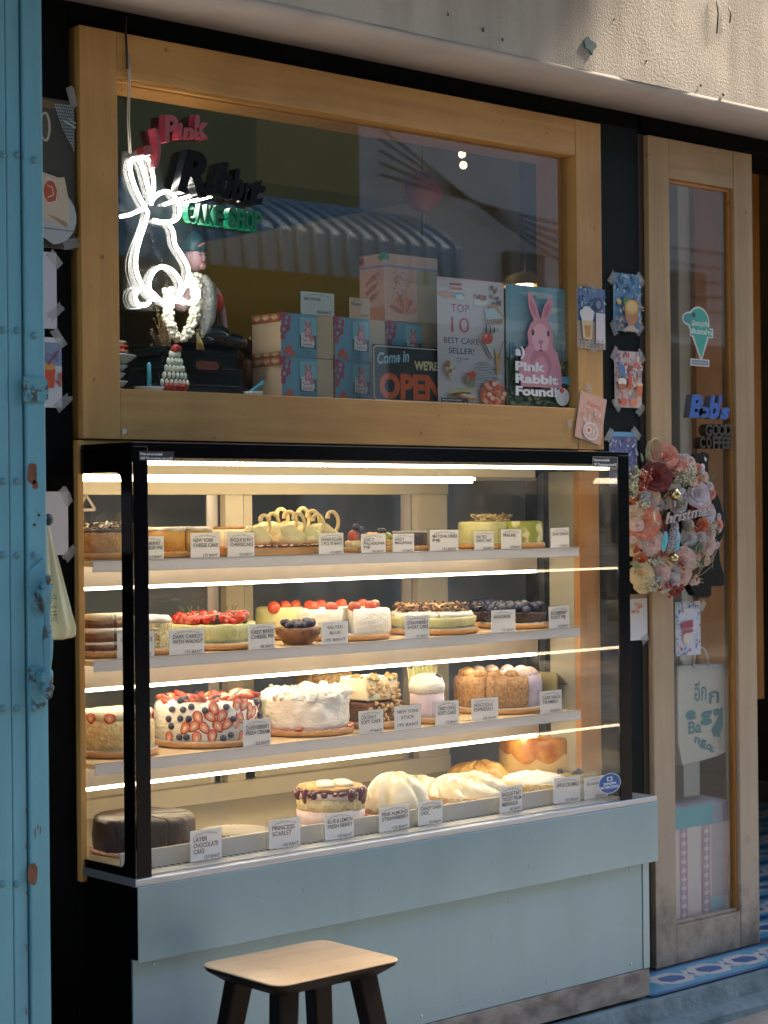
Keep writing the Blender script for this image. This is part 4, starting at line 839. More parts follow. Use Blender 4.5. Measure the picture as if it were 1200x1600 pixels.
dome('wide swirled meringue cake left of the card reading TODDY PALM MERINGUE', 662, 794, 1208, -.06, MER, 6, 1.2)
dome('brown toasted meringue behind the wide swirled meringue cake', 690, 796, 1190, .13, TOAST, 8, .4)
dome('pale meringue peeking out behind the smooth domed meringue cake', 600, 690, 1212, .14, MER, 8, .6)
t, c, r, h = cake_at('low tart heaped with rough white cream right of the meringues, lower deck', 778, 884, 1208, 3, -.055, bt=.004)
crimp(c, r, h*.55, SPG, 36, .06).build('crust', t); MB().lathe([(r*.95, h*.5), (r*.9, h*.75), (r*.5, h*.97), (.01, h)], c, CRM, 60, .006, 60).build('cream', t)
t, c, r, h = cake_at('crumble cake dotted with blueberries at the right end of the lower deck', 842, 930, 1205, 3, -.03, bt=.004)
MB().lathe(cylp(r, h*.9), c, mat('golden_crumble', (.40, .30, .12), .8, c2=(.58, .48, .24), scale=90, bump=1, bscale=160), 40, .004, 90).build('crumble', t); scatter(t, M_BB, 'blueberry', 9, r*.8, h*.96, c, .0085)
t, c, r, h = cake_at('tall cheesecake with a burnt brown top at the back right, under the third shelf', 776, 914, 1136, 3, .045, bt=.004)
MB().lathe(cylp(r, h*.93), c, mat('baked_cheesecake', (.60, .42, .18), .5, c2=(.68, .52, .26), scale=10, bump=.2), 44, .002, 20).build('filling', t)
rg = []; n = 72
for (q, zf) in ((1.012, 0), (1.012, 1), (.97, 2), (.01, 2)):
    rg.append([(c.x+r*q*math.cos(a), c.y+r*q*math.sin(a), c.z+(h*(.80-.42*(.5+.5*math.sin(a*2+.4))*(.6+.4*abs(math.sin(a*5)))) if zf == 0 else h*.94 if zf == 1 else h*1.0)) for a in [2*math.pi*j/n for j in range(n)]])
MB().loop(rg, BURNT, False).build('burnt_top', t)
# ------------------------------------------------------------------ price cards
def price_card(l, t_, r, b, zb, Y, lines, price, where, sans=False, holder=True):
    x0, x1 = P(l, (t_+b)/2, Y).x, P(r, (t_+b)/2, Y).x; h = P((l+r)/2, t_, Y).z-P((l+r)/2, b, Y).z; w_ = x1-x0
    txt = ' '.join(lines)
    t = thing('price_card', ((x0+x1)/2, Y, zb), 'white price card reading %s, %s' % (txt, where), 'price card', 'price cards in the display case')
    mb = MB(); mb.box(x0, x1, Y, Y+.0008, zb+.0015, zb+h, PAPER); mb.build('card', t)
    if holder: mb = MB(); mb.box(x0-.007, x1+.003, Y+.0012, Y+.004, zb+.0003, zb+h+.003, ACRY); mb.box(x0-.007, x1+.003, Y+.0045, Y+.03, zb+.0003, zb+.002, ACRY); mb.build('acrylic_holder', t)
    a = Art((x0, Y-.0002, zb), (1, 0, 0), (0, 0, 1), w_, h); ink = (.05, .045, .045)
    if not sans:
        a.text("(IT'S) HAPPY TO BE A CAKE!", .5, .80, .055, ink, .5, width=.72, arc=.07)
        n = len(lines); s_ = .15
        for i, L in enumerate(lines): a.text(L, .09, .64-.19*i, s_, ink, 0, width=min(.86, .088*len(L)), bold=.012)
        a.text(price, .93, .07, .12, (.12, .11, .11), 1, width=.50, bold=.008)
    else:
        for i, L in enumerate(lines+[price]): a.text(L, .5, .70-.24*i-(0 if i < len(lines) else .06), .13, ink, .5, width=min(.8, .1*len(L)), bold=.006)
    a.build('lettering', t); t.rotation_euler = (0, R(rnd.uniform(-.9, .9)), R(rnd.uniform(-5, 5)))
CY1 = -.030
def sup(zb, Y): pass
for (l, t_, r, b, lv, lines, price, sans) in (
    (213, 836, 257, 873, 0, ['BLUEBERRY', 'CHEESE PIE'], '165 BAHT', 0), (299, 830, 342, 870, 0, ['NEW YORK', 'CHEESE CAKE'], '175 BAHT', 0), (356, 829, 397, 868, 0, ['BASQUE BURNT', 'CHEESECAKE'], '150 BAHT', 0),
    (498, 830, 537, 864, 0, ['SWAN ECLAIR', '2 PCS 70 BAHT'], '5 PCS 160 BAHT', 0), (565, 831, 602, 862, 0, ['JUICY', 'PHILLADELPHIA', 'PIE'], '160 BAHT', 0), (613, 830, 648, 860, 0, ['SASSY', 'MASCAPONE'], '165 BAHT', 0),
    (672, 824, 716, 858, 0, ['MATCHA OREO', 'PIE'], '175 BAHT', 0), (740, 826, 773, 856, 0, ['SALTED', 'CHOC TART'], '165 BAHT', 0), (783, 822, 815, 854, 0, ['PRALINE'], '175 BAHT', 0), (860, 819, 890, 851, 0, ['SHORT ORANGE'], '175 BAHT', 0),
    (184, 986, 240, 1028, 1, ['CARROT CAKE'], '175 BAHT', 0), (264, 983, 320, 1024, 1, ['DARK CARROT', 'WITH WALNUT'], '175 BAHT', 0), (388, 974, 430, 1014, 1, ['FOREST BERRIES', 'CHEESE PIE'], '195 BAHT', 0), (502, 970, 545, 1006, 1, ['SALTED', 'BLUE'], '195 BAHT', 1),
    (634, 960, 670, 996, 1, ['STRAWBERRY', 'SHORT CAKE'], '175 BAHT', 0), (768, 948, 805, 984, 1, ['BANOFFEE'], '175 BAHT', 0), (858, 943, 890, 979, 1, ['BLUEBERRY', 'ROOT PIE'], '175 BAHT', 0),
    (380, 1122, 423, 1165, 2, ['QUEENSBERRY', 'FRESH CREAM'], '255 BAHT', 0), (562, 1106, 598, 1143, 2, ['COCONUT', 'SOFT CAKE'], '175 BAHT', 0), (616, 1101, 658, 1139, 2, ['NEW YORK', 'STICK'], '195 BAHT', 1), (680, 1090, 717, 1128, 2, ['TARO CHOC', 'SOFT CAKE'], '175 BAHT', 0),
    (738, 1086, 777, 1122, 2, ['NOCCIOLA', 'ESPRESSO'], '185 BAHT', 0), (845, 1074, 877, 1110, 2, ['CLASSIC KAHLUA', 'TIRAMISU'], '190 BAHT', 0),
    (297, 1303, 347, 1352, 3, ['LAYER', 'CHOCOLATE', 'CAKE'], '155 BAHT', 0), (421, 1282, 469, 1328, 3, ['PRINCESS', 'SCARLET'], '165 BAHT', 0), (509, 1270, 552, 1312, 3, ['BLUE & LEMON', 'FRESH BERRY'], '175 BAHT', 0), (593, 1261, 640, 1300, 3, ['PINK ALMOND', 'STRAWBERRY'], '175 BAHT', 0),
    (654, 1252, 691, 1290, 3, ['CANDY DARK', 'CHOC'], '155 BAHT', 0), (780, 1228, 817, 1269, 3, ['BASQUE TART', 'TODDY PALM', 'MERINGUE'], '185 BAHT', 0), (867, 1213, 905, 1254, 3, ['APPLE CRUMBLE'], '185 BAHT', 0), (913, 1212, 950, 1247, 3, ['Ground'], '150 BAHT', 0)):
    Y = -.0245 if lv < 3 else -.1065
    if lv < 3: Y = -.0175; zb = SZ[lv]-.0020
    else: zb = .5912; Y = -.1235
    price_card(l, t_, r, b, zb, Y, lines, price, ('on the top shelf', 'on the second shelf', 'on the third shelf', 'on the lower deck')[lv], bool(sans))
# ------------------------------------------------------------------ things in the picture window
def tape(par, px, py, L, ang, Y, wd=.018):
    c = P(px, py, Y); a = Art(c, (math.cos(ang), 0, math.sin(ang)), (-math.sin(ang), 0, math.cos(ang)), L, wd)
    j = lambda: rnd.uniform(-.08, .08)
    a.poly([(-.5+j(), -.5), (-.46+j(), -.1), (-.52+j(), .2), (-.48+j(), .5), (0, .5+j()), (.5+j(), .46), (.46+j(), .1), (.52+j(), -.2), (.48, -.5)], TAPE); return a.build('tape', par)
def RABBIT(a, u, v, s, pk=(.62, .28, .33)):              # sitting rabbit seen from the front, s = height fraction
    d = (.50, .19, .24); lt = (.74, .42, .46); q = a.h*s/a.w
    X = lambda x: u+x*q; Z = lambda z: v+z*s
    a.poly([(X(x), Z(z)) for x, z in ((-.30, 0), (-.33, .2), (-.27, .36), (-.18, .44), (-.2, .56), (-.15, .66), (-.10, .70), (-.17, .82), (-.19, .97), (-.15, 1), (-.06, .86), (0, .71), (.06, .86), (.15, .96), (.19, .93), (.17, .80), (.10, .70), (.16, .64), (.19, .54), (.18, .44), (.25, .38), (.31, .22), (.32, 0))], pk)
    a.poly([(X(x), Z(z)) for x, z in ((-.15, .93), (-.155, .84), (-.09, .74), (-.045, .72), (-.07, .84))], d); a.poly([(X(x), Z(z)) for x, z in ((.15, .90), (.145, .82), (.09, .74), (.05, .73), (.07, .84))], d)
    a.ell(X(0), Z(.52), .13*q, .15*s, lt); a.ell(X(0), Z(.24), .16*q, .17*s, d, wob=.05); a.ell(X(0), Z(.20), .11*q, .12*s, pk, wob=.08)
    a.ell(X(-.115), Z(.57), .02*q, .035*s, (.05, .03, .05)); a.ell(X(.115), Z(.57), .018*q, .033*s, (.05, .03, .05)); a.ell(X(-.045), Z(.43), .06*q, .05*s, lt); a.ell(X(.045), Z(.43), .06*q, .05*s, lt)
    a.line([(X(-.03), Z(.49)), (X(0), Z(.46)), (X(.03), Z(.49))], .006*a.h*s/.2, d); a.line([(X(0), Z(.46)), (X(0), Z(.41))], .004*a.h*s/.2, d); a.ell(X(0), Z(.385), .03*q, .015*s, (.35, .08, .10))
SKYG = [(.16+.30*i/9, .42+.17*i/9, .56+.08*i/9) for i in range(10)]
def city(a, words=True):
    for i in range(10): a.rect(0, .40+.06*(9-i), 1, .40+.06*(10-i), SKYG[i])
    for i in range(9): a.ell(rnd.random(), rnd.uniform(.55, .95), rnd.uniform(.08, .25), rnd.uniform(.01, .03), (.50, .62, .66), wob=.2)
    for i in range(46):
        u = i/46; h_ = rnd.uniform(.02, .09)+(.05 if .02 < u < .14 or u > .86 else 0); a.rect(u, .38, u+rnd.uniform(.012, .03), .41+h_, ((.12, .26, .38), (.25, .40, .50), (.07, .17, .28), (.42, .5, .55))[i % 4])
    a.rect(0, 0, 1, .40, (.055, .10, .06))
    for i in range(170):
        v = rnd.uniform(0, .42); a.ell(rnd.random(), v, rnd.uniform(.02, .06), rnd.uniform(.008, .02), ((.03, .075, .045), (.08, .14, .06), (.12, .18, .07), (.05, .10, .07), (.16, .19, .09))[rnd.randrange(5)], wob=.2, n=9)
    a.poly([(1, .20), (.72, .22), (.70, .26), (1, .27)], (.12, .32, .42))
# posters
pt = thing('poster', P(736, 632, .040), 'white poster of cakes reading TOP 10 BEST CAKE SELLER beside the rabbit poster', 'poster')
x0, x1, z0, z1 = RC(684, 437, 788, 631, .0405); z0 = 1.4945
mb = MB(); mb.box(x0, x1, .0412, .0418, z0, z1, mat('poster_white', (.62, .58, .60), .35)); mb.build('sheet', pt)
a = Art((x0, .0411, z0), (1, 0, 0), (0, 0, 1), x1-x0, z1-z0); PKR = (.50, .10, .16); NAV = (.05, .10, .16)
a.rect(0, .975, 1, 1, (.70, .50, .55)); 
a.text('TOP', .20, .735, .065, PKR, width=.27); a.text('10', .20, .575, .125, PKR, width=.27); a.text('BEST CAKE', .09, .485, .047, NAV, width=.52); a.text('SELLER!', .16, .405, .047, NAV, width=.38); a.text('A PINK RABBIT', .26, .36, .013, NAV, width=.2); a.text('+ BOB', .26, .338, .013, NAV, width=.08)
SK = (.62, .36, .26); a.poly([(0, .88), (.14, .90), (.30, .86), (.27, .84), (.12, .835), (0, .855)], SK)
def slice_(u, v, w_, h_, cs, rot=0):
    for i, c_ in enumerate(cs): a.poly([(u+rot*h_*i/len(cs), v+h_*i/len(cs)), (u+w_+rot*h_*i/len(cs), v+h_*(i+.15)/len(cs)), (u+w_+rot*h_*(i+1)/len(cs), v+h_*(i+1.1)/len(cs)), (u+rot*h_*(i+1)/len(cs), v+h_*(i+1)/len(cs))], c_)
slice_(.20, .87, .17, .09, ((.6, .3, .28), (.75, .6, .55), (.6, .22, .16), (.75, .55, .5), (.55, .12, .08)), -.2); a.ell(.31, .87, .10, .02, (.15, .45, .55)); a.ell(.33, .855, .06, .02, (.7, .75, .75))
slice_(.54, .78, .22, .07, ((.55, .55, .56), (.75, .73, .72), (.7, .7, .7))); 
for i in range(14): a.ell(.55+rnd.random()*.2, .85+rnd.random()*.03, .022, .012, ((.6, .1, .04), (.04, .12, .3), (.65, .25, .05))[i % 3], n=9)
for i in range(26): a.ell(.78+rnd.random()*.16, .80+rnd.random()*.16, .02, .014, ((.12, .08, .05), (.2, .16, .1), (.55, .25, .15), (.07, .05, .03))[i % 4], n=8, wob=.3)
a.poly([(.68, .77), (.85, .80), (.97, .71), (.72, .69)], (.45, .60, .64)); a.poly([(.70, .69), (.97, .71), (.95, .665), (.72, .66)], (.35, .2, .12)); a.poly([(.7, .80), (.85, .82), (.98, .73), (.84, .79)], (.62, .25, .06))
for i in range(7): a.poly([(.70+i*.03, .54+.012*i), (.72+i*.03, .54+.012*i), (.72+i*.03, .655-.005*i), (.70+i*.03, .655-.005*i)], ((.03, .02, .02), (.45, .4, .35))[i % 2])
a.poly([(.60, .54), (.66, .57), (.84, .40), (.78, .37)], (.6, .6, .58)); a.poly([(.62, .53), (.64, .54), (.80, .39), (.79, .38)], (.12, .1, .1)); a.ell(.72, .54, .085, .045, (.65, .07, .05)); a.ell(.70, .56, .03, .015, (.8, .3, .25))
a.poly([(.84, .44), (.93, .44), (.90, .25), (.86, .25)], (.62, .38, .16)); a.ell(.885, .44, .05, .015, (.7, .55, .35)); a.line([(.97, .53), (.88, .38)], .002, NAV)
for i in range(7):
    a.rect(.56, .34-.026*i, .56+rnd.uniform(.22, .36), .355-.026*i, (.70, .68, .68)); a.line([(.57, .347-.026*i), (.57+rnd.uniform(.15, .3), .347-.026*i)], .0012, NAV)
for i in range(15): a.ell(.10+rnd.random()*.12, .20+rnd.random()*.13, .035, .02, ((.6, .42, .25), (.72, .6, .45), (.35, .18, .08), (.6, .45, .4))[i % 4], n=10)
a.poly([(.37, .24), (.50, .28), (.54, .23), (.45, .18)], (.62, .08, .05)); a.poly([(.38, .23), (.44, .23), (.44, .17), (.38, .18)], (.3, .25, .12)); a.poly([(.45, .20), (.52, .22), (.52, .15), (.46, .14)], (.25, .28, .16))
a.ell(.30, .105, .17, .022, (.62, .55, .2), rot=.08); a.ell(.30, .088, .16, .012, (.12, .07, .03), rot=.08); a.ell(.40, .065, .13, .02, (.6, .2, .1), rot=-.12); a.ell(.42, .075, .11, .013, (.7, .6, .5), rot=-.12)
a.ell(.79, .09, .20, .115, (.58, .16, .07)); 
for i in range(38):
    q = .18*math.sqrt(rnd.random()); w_ = rnd.uniform(0, 6.28); a.ell(.79+q*math.cos(w_), .09+q*.55*math.sin(w_), .035, .018, ((.68, .28, .18), (.55, .10, .04), (.75, .45, .32))[i % 3], n=10)
a.rect(0, 0, .40, .05, (.01, .01, .01)); a.text('Prices are not included', .02, .03, .014, (.8, .8, .8), width=.28); a.text('VAT 7% and service charge 10%', .02, .008, .013, (.8, .8, .8), width=.36); a.build('print', pt)
pr = thing('rabbit_poster', P(840, 636, .040), 'poster of a pink rabbit before a green city skyline reading a) Pink Rabbit Found!', 'poster')
x0, x1, z0, z1 = RC(791, 448, 888, 636, .0395); x1 = 3.3725; z0 = 1.4943; mb = MB(); mb.box(x0, x1, .0398, .0404, z0, z1, PAPER); mb.build('sheet', pr)
a = Art((x0, .0397, z0), (1, 0, 0), (0, 0, 1), x1-x0, z1-z0); city(a); RABBIT(a, .50, .17, .78)
a.ell(.86, .10, .12, .075, (.75, .74, .72)); a.poly([(.77, .13), (.95, .13), (.95, .09), (.77, .085)], (.7, .7, .7)); a.ell(.85, .15, .04, .02, (.65, .08, .04))
WH = (.82, .80, .80)
for s_, v, wd in (('a)', .42, .16), ('Pink', .30, .50), ('Rabbit', .20, .72), ('Found!', .10, .70)): a.text(s_, .07, v, .072, WH, width=wd, bold=.045)
a.build('print', pr)
# OPEN sign
os_ = thing('open_sign', P(636, 625, .047), 'black tin sign reading Come in WE\'RE OPEN in front of the blue boxes', 'sign')
x0, x1, z0, z1 = RC(582, 541, 697, 626, .047); z0 = 1.4945; mb = MB(); mb.box(x0, x1, .0475, .0485, z0, z1, mat('sign_black', (.012, .02, .024), .35)); mb.build('plate', os_)
a = Art((x0, .0474, z0), (1, 0, 0), (0, 0, 1), x1-x0, z1-z0); fr_ = [(.05, .04), (.95, .04), (.985, .09), (.985, .93), (.95, .97), (.05, .97), (.02, .93), (.02, .09), (.05, .04)]; a.line(fr_, .0022, (.55, .56, .5))
a.text('Come in', .07, .66, .20, (.30, .52, .60), width=.43, shear=.3, bold=.03, rot=.10); a.text("WE'RE", .56, .60, .15, (.68, .58, .28), width=.33, bold=.045); a.text('OPEN', .09, .09, .42, (.62, .10, .02), width=.86, bold=.05); a.build('lettering', os_)
# boxes
def cake_box(l, r, t_, b, Y, dep, zb, h, label, big=False):
    x0 = P(l, (t_+b)/2, Y).x; x1 = P(r, (t_+b)/2, Y).x; w_ = x1-x0
    t = thing('peach_box' if big else 'cake_box', ((x0+x1)/2, Y+dep/2, zb), label, 'box', None if big else 'blue cake boxes stacked in the window')
    mb = MB(); mb.box(x0, x1, Y, Y+dep, zb, zb+h, mat('peach_card', (.62, .36, .24), .45) if big else mat('cream_card', (.55, .42, .28), .35)); mb.build('carton', t, .0012)
    a = Art((x0, Y-.0002, zb), (1, 0, 0), (0, 0, 1), w_, h)
    if not big:
        a.rect(0, 0, .68, 1, (.14, .34, .48)); mg = (.35, .07, .12)
        for u, v, q in ((.04, .92, .09), (.09, .78, .09), (.05, .62, .09), (.12, .88, .08), (.03, .45, .06), (.12, .66, .06)): a.ell(u, v, q*.8, q*1.25, mg, wob=.12)
        for u, v in ((.09, .78), (.10, .9), (.05, .62)): a.ell(u, v, .03, .05, (.20, .36, .50))
        for u, v in ((.10, .12), (.20, .08), (.14, .20)): a.ell(u, v, .055, .07, (.55, .10, .07), wob=.3)
        for k in range(3): a.line([(.30+.08*k, .02), (.36+.08*k, .14), (.44+.06*k, .16), (.50+.05*k, .03)], .0012, (.08, .16, .26))
        u0, v0, u1, v1 = .34, .22, .66, .93; s2 = Art(a.pt(u0, v0), a.U, a.V, (u1-u0)*w_, (v1-v0)*h); a.k += 1
        s2.rect(0, 0, 1, 1, (.20, .50, .58)); s2.rect(0, 0, 1, .42, (.04, .16, .12)); RABBIT(s2, .5, .1, .85, (.60, .22, .28))
        for s_, v, wd in (('a)', .40, .2), ('Pink', .27, .55), ('Rabbit', .15, .8), ('Found!', .03, .75)): s2.text(s_, .08, v, .12, WH, width=wd, bold=.04)
        a.mb.mats += [m for m in s2.mb.mats if m not in a.mb.mats]; o = len(a.mb.v); a.mb.v += s2.mb.v; a.mb.f += [tuple(o+i for i in f) for f in s2.mb.f]; a.mb.m += [a.mb.mats.index(s2.mb.mats[i]) for i in s2.mb.m]; a.mb.sm += s2.mb.sm
    else:
        a.rect(0, .80, 1, .825, (.20, .22, .42)); a.rect(.60, 0, 1, .80, (.42, .32, .10)); lf = (.60, .17, .05)
        for k in range(9): an = .25+k*.32; a.ell(.34+.14*math.cos(an), .14+.13*math.sin(an), .13, .045, (lf, (.62, .30, .12), (.45, .08, .03))[k % 3], rot=an, wob=.1)
        for k in range(26): a.ell(.10+rnd.random()*.42, .38+rnd.random()*.36, .018, .012, (.42, .16, .10), n=7)
        a.line([(.12, .35), (.2, .55), (.3, .72)], .001, (.4, .15, .1)); a.line([(.3, .35), (.38, .5), (.45, .66)], .001, (.4, .15, .1)); a.ell(.03, .95, .05, .05, (.07, .25, .12), wob=.3)
    a.build('printed_front', t)
    b_ = Art((x0-.0002, Y+dep, zb), (0, -1, 0), (0, 0, 1), dep, h)
    if not big:
        for v0, v1 in ((0, .12), (.80, 1)):
            b_.rect(0, v0, 1, v1, (.30, .09, .04))
            for u in (.2, .5, .8):
                for k in range(5): an = .3+k*.6; b_.ell(u+.07*math.cos(an), (v0+v1)/2+.03*math.sin(an)-.01, .07, .02, (.55, .42, .25), rot=an)
    else:
        b_.rect(0, .80, 1, .825, (.20, .22, .42)); b_.rect(0, .0, 1, .22, (.65, .25, .06)); b_.ell(.9, .95, .15, .06, (.07, .25, .12), wob=.3); b_.ell(.1, .92, .1, .06, (.35, .08, .12))
        for k in range(3): b_.ell(.5, .35+.14*k, .3, .04, (.40, .13, .07), rot=.5, wob=.2)
    b_.build('printed_side', t); return t
SZW = IZB-.004+.0005; BH = .0925; zt2 = SZW+BH+.001
cake_box(440, 521, 557, 620, .085, .10, SZW, BH, 'blue cake box with rabbit sticker, bottom row furthest left'); cake_box(524, 603, 560, 622, .085, .10, SZW, BH, 'blue cake box with rabbit sticker, bottom row, cut off by the OPEN sign'); cake_box(606, 684, 565, 625, .085, .10, SZW, BH, 'blue cake box hidden behind the OPEN sign, bottom row')
cake_box(439, 521, 490, 555, .085, .10, zt2, BH, 'blue cake box with rabbit sticker, top row furthest left under the BROWNIE card'); cake_box(523, 602, 495, 558, .085, .10, zt2, BH, 'blue cake box with rabbit sticker, middle of the top row'); cake_box(605, 684, 502, 560, .085, .10, zt2, BH, 'blue cake box right in the top row, above the OPEN sign')
zt3 = zt2+BH+.001; hb = P(642, 400, .09).z-zt3
cake_box(601, 684, 400, 505, .088, .085, zt3, hb, 'tall peach box with orange leaf print on top of the blue boxes', True)
def small_card(l, r, t_, b, Y, zb, lines, price, label, tint):
    x0 = P(l, t_, Y).x; x1 = P(r, t_, Y).x; h = P((l+r)/2, t_, Y).z-zb
    t = thing('menu_card', ((x0+x1)/2, Y, zb), label, 'card'); mb = MB(); mb.box(x0, x1, Y, Y+.0008, zb, zb+h, mat('card_'+label[:5], tint, .5)); mb.box(x0-.004, x1+.002, Y+.0012, Y+.003, zb, zb+h+.003, ACRY); mb.box(x0-.002, x1, Y+.004, Y+.024, zb, zb+.002, ACRY); mb.build('card', t)
    a = Art((x0, Y-.0002, zb), (1, 0, 0), (0, 0, 1), x1-x0, h); a.text("(IT'S) HAPPY TO BE A CAKE!", .5, .80, .055, (.1, .12, .14), .5, width=.72, arc=.07); a.text(lines, .09, .62, .15, (.08, .1, .12), width=.5, bold=.006); a.text(price, .93, .08, .13, (.08, .1, .12), 1, width=.46, bold=.006); a.build('lettering', t)
small_card(470, 522, 457, 494, .086, zt3, 'BROWNIE', '90 BAHT', 'white card reading BROWNIE 90 BAHT on the blue boxes', (.52, .58, .60)); small_card(546, 578, 466, 500, .086, zt3, 'PRALINE', '90 BAHT', 'cream card reading PRALINE leaning by the peach box', (.58, .42, .30))
# neon rabbit on an acrylic sheet
nz = thing('neon_rabbit', P(255, 480, .07), 'glowing white neon rabbit outline on clear acrylic in the left of the window', 'neon sign')
NY = .062
def npth(pts, r=.0038, y=NY, name='neon_tube', m=NEON):
    v = [P(x, yy, y-.0) for x, yy in pts]; f = []
    for i in range(len(v)-1):
        p0 = v[max(0, i-1)]; p1 = v[i]; p2 = v[i+1]; p3 = v[min(len(v)-1, i+2)]
        for k in range(5):
            t = k/5; f.append(.5*((2*p1)+(p2-p0)*t+(2*p0-5*p1+4*p2-p3)*t*t+(3*p1-p0-3*p2+p3)*t**3))
    f.append(v[-1]); mb = MB(); mb.tube(f, r, m, 8); return mb.build(name, nz)
Q = lambda L: [(x/2.5, y/2.5) for x, y in L]; Q3 = lambda L: [(x/3+60, y/3+340) for x, y in L]
npth(Q([(578, 830), (545, 770), (520, 710), (508, 655), (518, 622), (540, 625), (556, 655), (575, 720), (588, 770)]))
npth(Q([(540, 618), (560, 610), (582, 630), (598, 690), (600, 750), (590, 800)]), .0036)
npth(Q([(590, 790), (610, 765), (645, 748), (675, 760), (700, 800), (700, 840), (680, 862), (640, 868), (600, 860)]), .0038)
npth(Q([(578, 830), (565, 880), (545, 940), (532, 1000), (532, 1050), (548, 1100), (572, 1140), (600, 1170)]))
npth(Q([(655, 868), (676, 905), (684, 955), (715, 1005), (735, 1050), (730, 1100), (705, 1150), (690, 1180)]))
npth(Q3([(555, 385), (525, 345), (520, 300), (540, 255), (577, 230), (625, 245), (660, 290), (668, 330), (650, 370), (625, 405)])); npth(Q3([(535, 350), (570, 385), (628, 420)]), .0036)
npth(Q3([(515, 345), (490, 335), (462, 348), (455, 378), (470, 405), (500, 410), (522, 395)])); npth(Q3([(668, 335), (700, 315), (735, 325), (750, 355), (740, 385), (705, 400), (675, 385)]))
npth(Q([(470, 846), (510, 838), (560, 815)]), .0032); npth(Q([(640, 800), (690, 782), (760, 760)]), .0032); npth(Q([(700, 800), (780, 778), (862, 757)]), .0032)  # glowing strokes standing in for a tube light reflected in the acrylic
xa, xb, za, zb_ = RC(188, 240, 330, 486, .07); mb = MB(); n = 40
mb.prism([tuple((P(x, y, .07).x, P(x, y, .07).z)) for x, y in ((192, 236), (250, 236), (256, 290), (300, 320), (302, 400), (318, 440), (316, 486), (196, 486), (192, 440), (200, 350), (188, 330))], .071, .074, ACRY); mb.build('acrylic_backing', nz)
for d_ in (.010, .016):                                                        # engraved echo lines round the tubes
    for pts in (Q([(578, 860), (555, 920), (530, 980), (518, 1040), (530, 1100), (560, 1150)]), Q3([(500, 425), (455, 425), (430, 385), (440, 345), (470, 325)])):
        npth([(x-d_*700, y) for x, y in pts], .0006, .0705, 'engraved_line', mat('frosted_line', (.5, .55, .58), .4))
cb = [P(202, 240, .05), P(199, 190, .04), P(200, 150, .02), P(201, 118, -.004), P(200, 100, -.006), P(199, 85, -.005)]
mb = MB(); mb.tube(cb, .0016, mat('clear_cable', (.45, .42, .36), .25), 6); mb.tube([p+Vector((.004, 0, .001)) for p in cb], .0014, MC['clear_cable'], 6); mb.build('power_cable', nz)
mb = MB(); mb.tube([P(199, 108, -.006), P(198, 80, -.006), P(196, 40, -.004), P(197, 25, .008)], .0026, FD, 6); mb.build('cable_sleeve', nz)
# raised letter signs fixed inside the glass
def letters(name, label, cat, items, m, side, depth, Y, shear=0, bold=.02):
    t = thing(name, P(items[0][1], items[0][2], Y), label, cat)
    for ch, px, py, hp, wp, rot in items:
        p = P(px, py, Y); dpt = (p-CAM).dot(fw); h = hp*dpt/F; w_ = wp*mpp(px, Y) if wp else None
        mb = MB(); U = Vector((math.cos(rot), 0, math.sin(rot))); V = Vector((-math.sin(rot), 0, math.cos(rot))); mb.text(ch, p, U, V, h, m, depth, 0, shear, bold, w_, 0, side); mb.build('letter', t)
    return t
RDL = mat('pink_red_letter', (.34, .075, .09), .3); RDS = mat('deep_red_side', (.36, .05, .075), .25)
letters('letter_sign', 'small pink red script letters reading a) Pink above the neon rabbit', 'sign', (('a', 224, 242, 20, 18, R(12)), (')', 240, 245, 44, 13, R(6)), ('P', 257, 219, 40, 24, R(5)), ('i', 279, 215, 25, 8, R(4)), ('n', 286, 214, 22, 18, R(4)), ('k', 303, 213, 34, 24, R(3))), RDL, RDS, .022, .005, .15, .045)
BKL = mat('black_letter_face', (.004, .004, .005), .4, spec=.12); BKS = mat('black_letter_side', (.006, .009, .012), .15, spec=.4)
letters('letter_sign', 'large black brush letters reading Rabbit right of the neon rabbit', 'sign', (('R', 277, 295, 66, 48, R(-3)), ('a', 320, 299, 27, 24, R(-4)), ('b', 341, 304, 54, 22, R(-4)), ('b', 361, 309, 48, 20, R(-4)), ('i', 381, 312, 30, 8, 0), ('t', 389, 314, 42, 26, R(-4))), BKL, BKS, .024, .003, .25, .045)
GNL = mat('green_letter_face', (.010, .13, .06), .3); GNS = mat('green_letter_side', (.01, .30, .16), .25)
letters('letter_sign', 'green block letters reading CAKE SHOP under the black letters', 'sign', tuple((c_, x, 345+.14*(x-295), 31, 12, R(-1.5)) for c_, x in zip('CAKESHOP', (293, 308, 323, 337, 357, 371, 385, 398))), GNL, GNS, .018, .010, 0, .035)
# seated statue on a stepped plinth
PW = .17; sx = P(312, 600, PW).x; zs = SZW; BKP = mat('glossy_dark_lacquer', (.006, .014, .016), .12, spec=.6); SKN = mat('painted_statue_skin', (.42, .24, .26), .45)
st = thing('seated_statue', (sx, PW, zs), 'seated woman figurine in dark cap with white sash on a stepped black plinth', 'figurine')
st['_loc'] = (sx, PW, zs)
k = .0013
mb = MB(); xL = P(232, 600, PW-.03).x-sx; xR = P(378, 600, PW-.03).x-sx; cx = sx+(xL+xR)/2; hw = (xR-xL)/2; zh = P(318, 548, PW).z-zs
for i, (q, z0, z1) in enumerate(((1, 0, .14), (.97, .14, .20), (.99, .20, .27), (.90, .27, .50), (.86, .50, .56), (.89, .56, .62), (.80, .62, .84), (.86, .84, .92), (.83, .92, 1))): mb.box(cx-hw*q, cx+hw*q, PW-.055*q, PW+.06*q, zs+zh*z0, zs+zh*z1, BKP)
mb.build('plinth', st, .002)
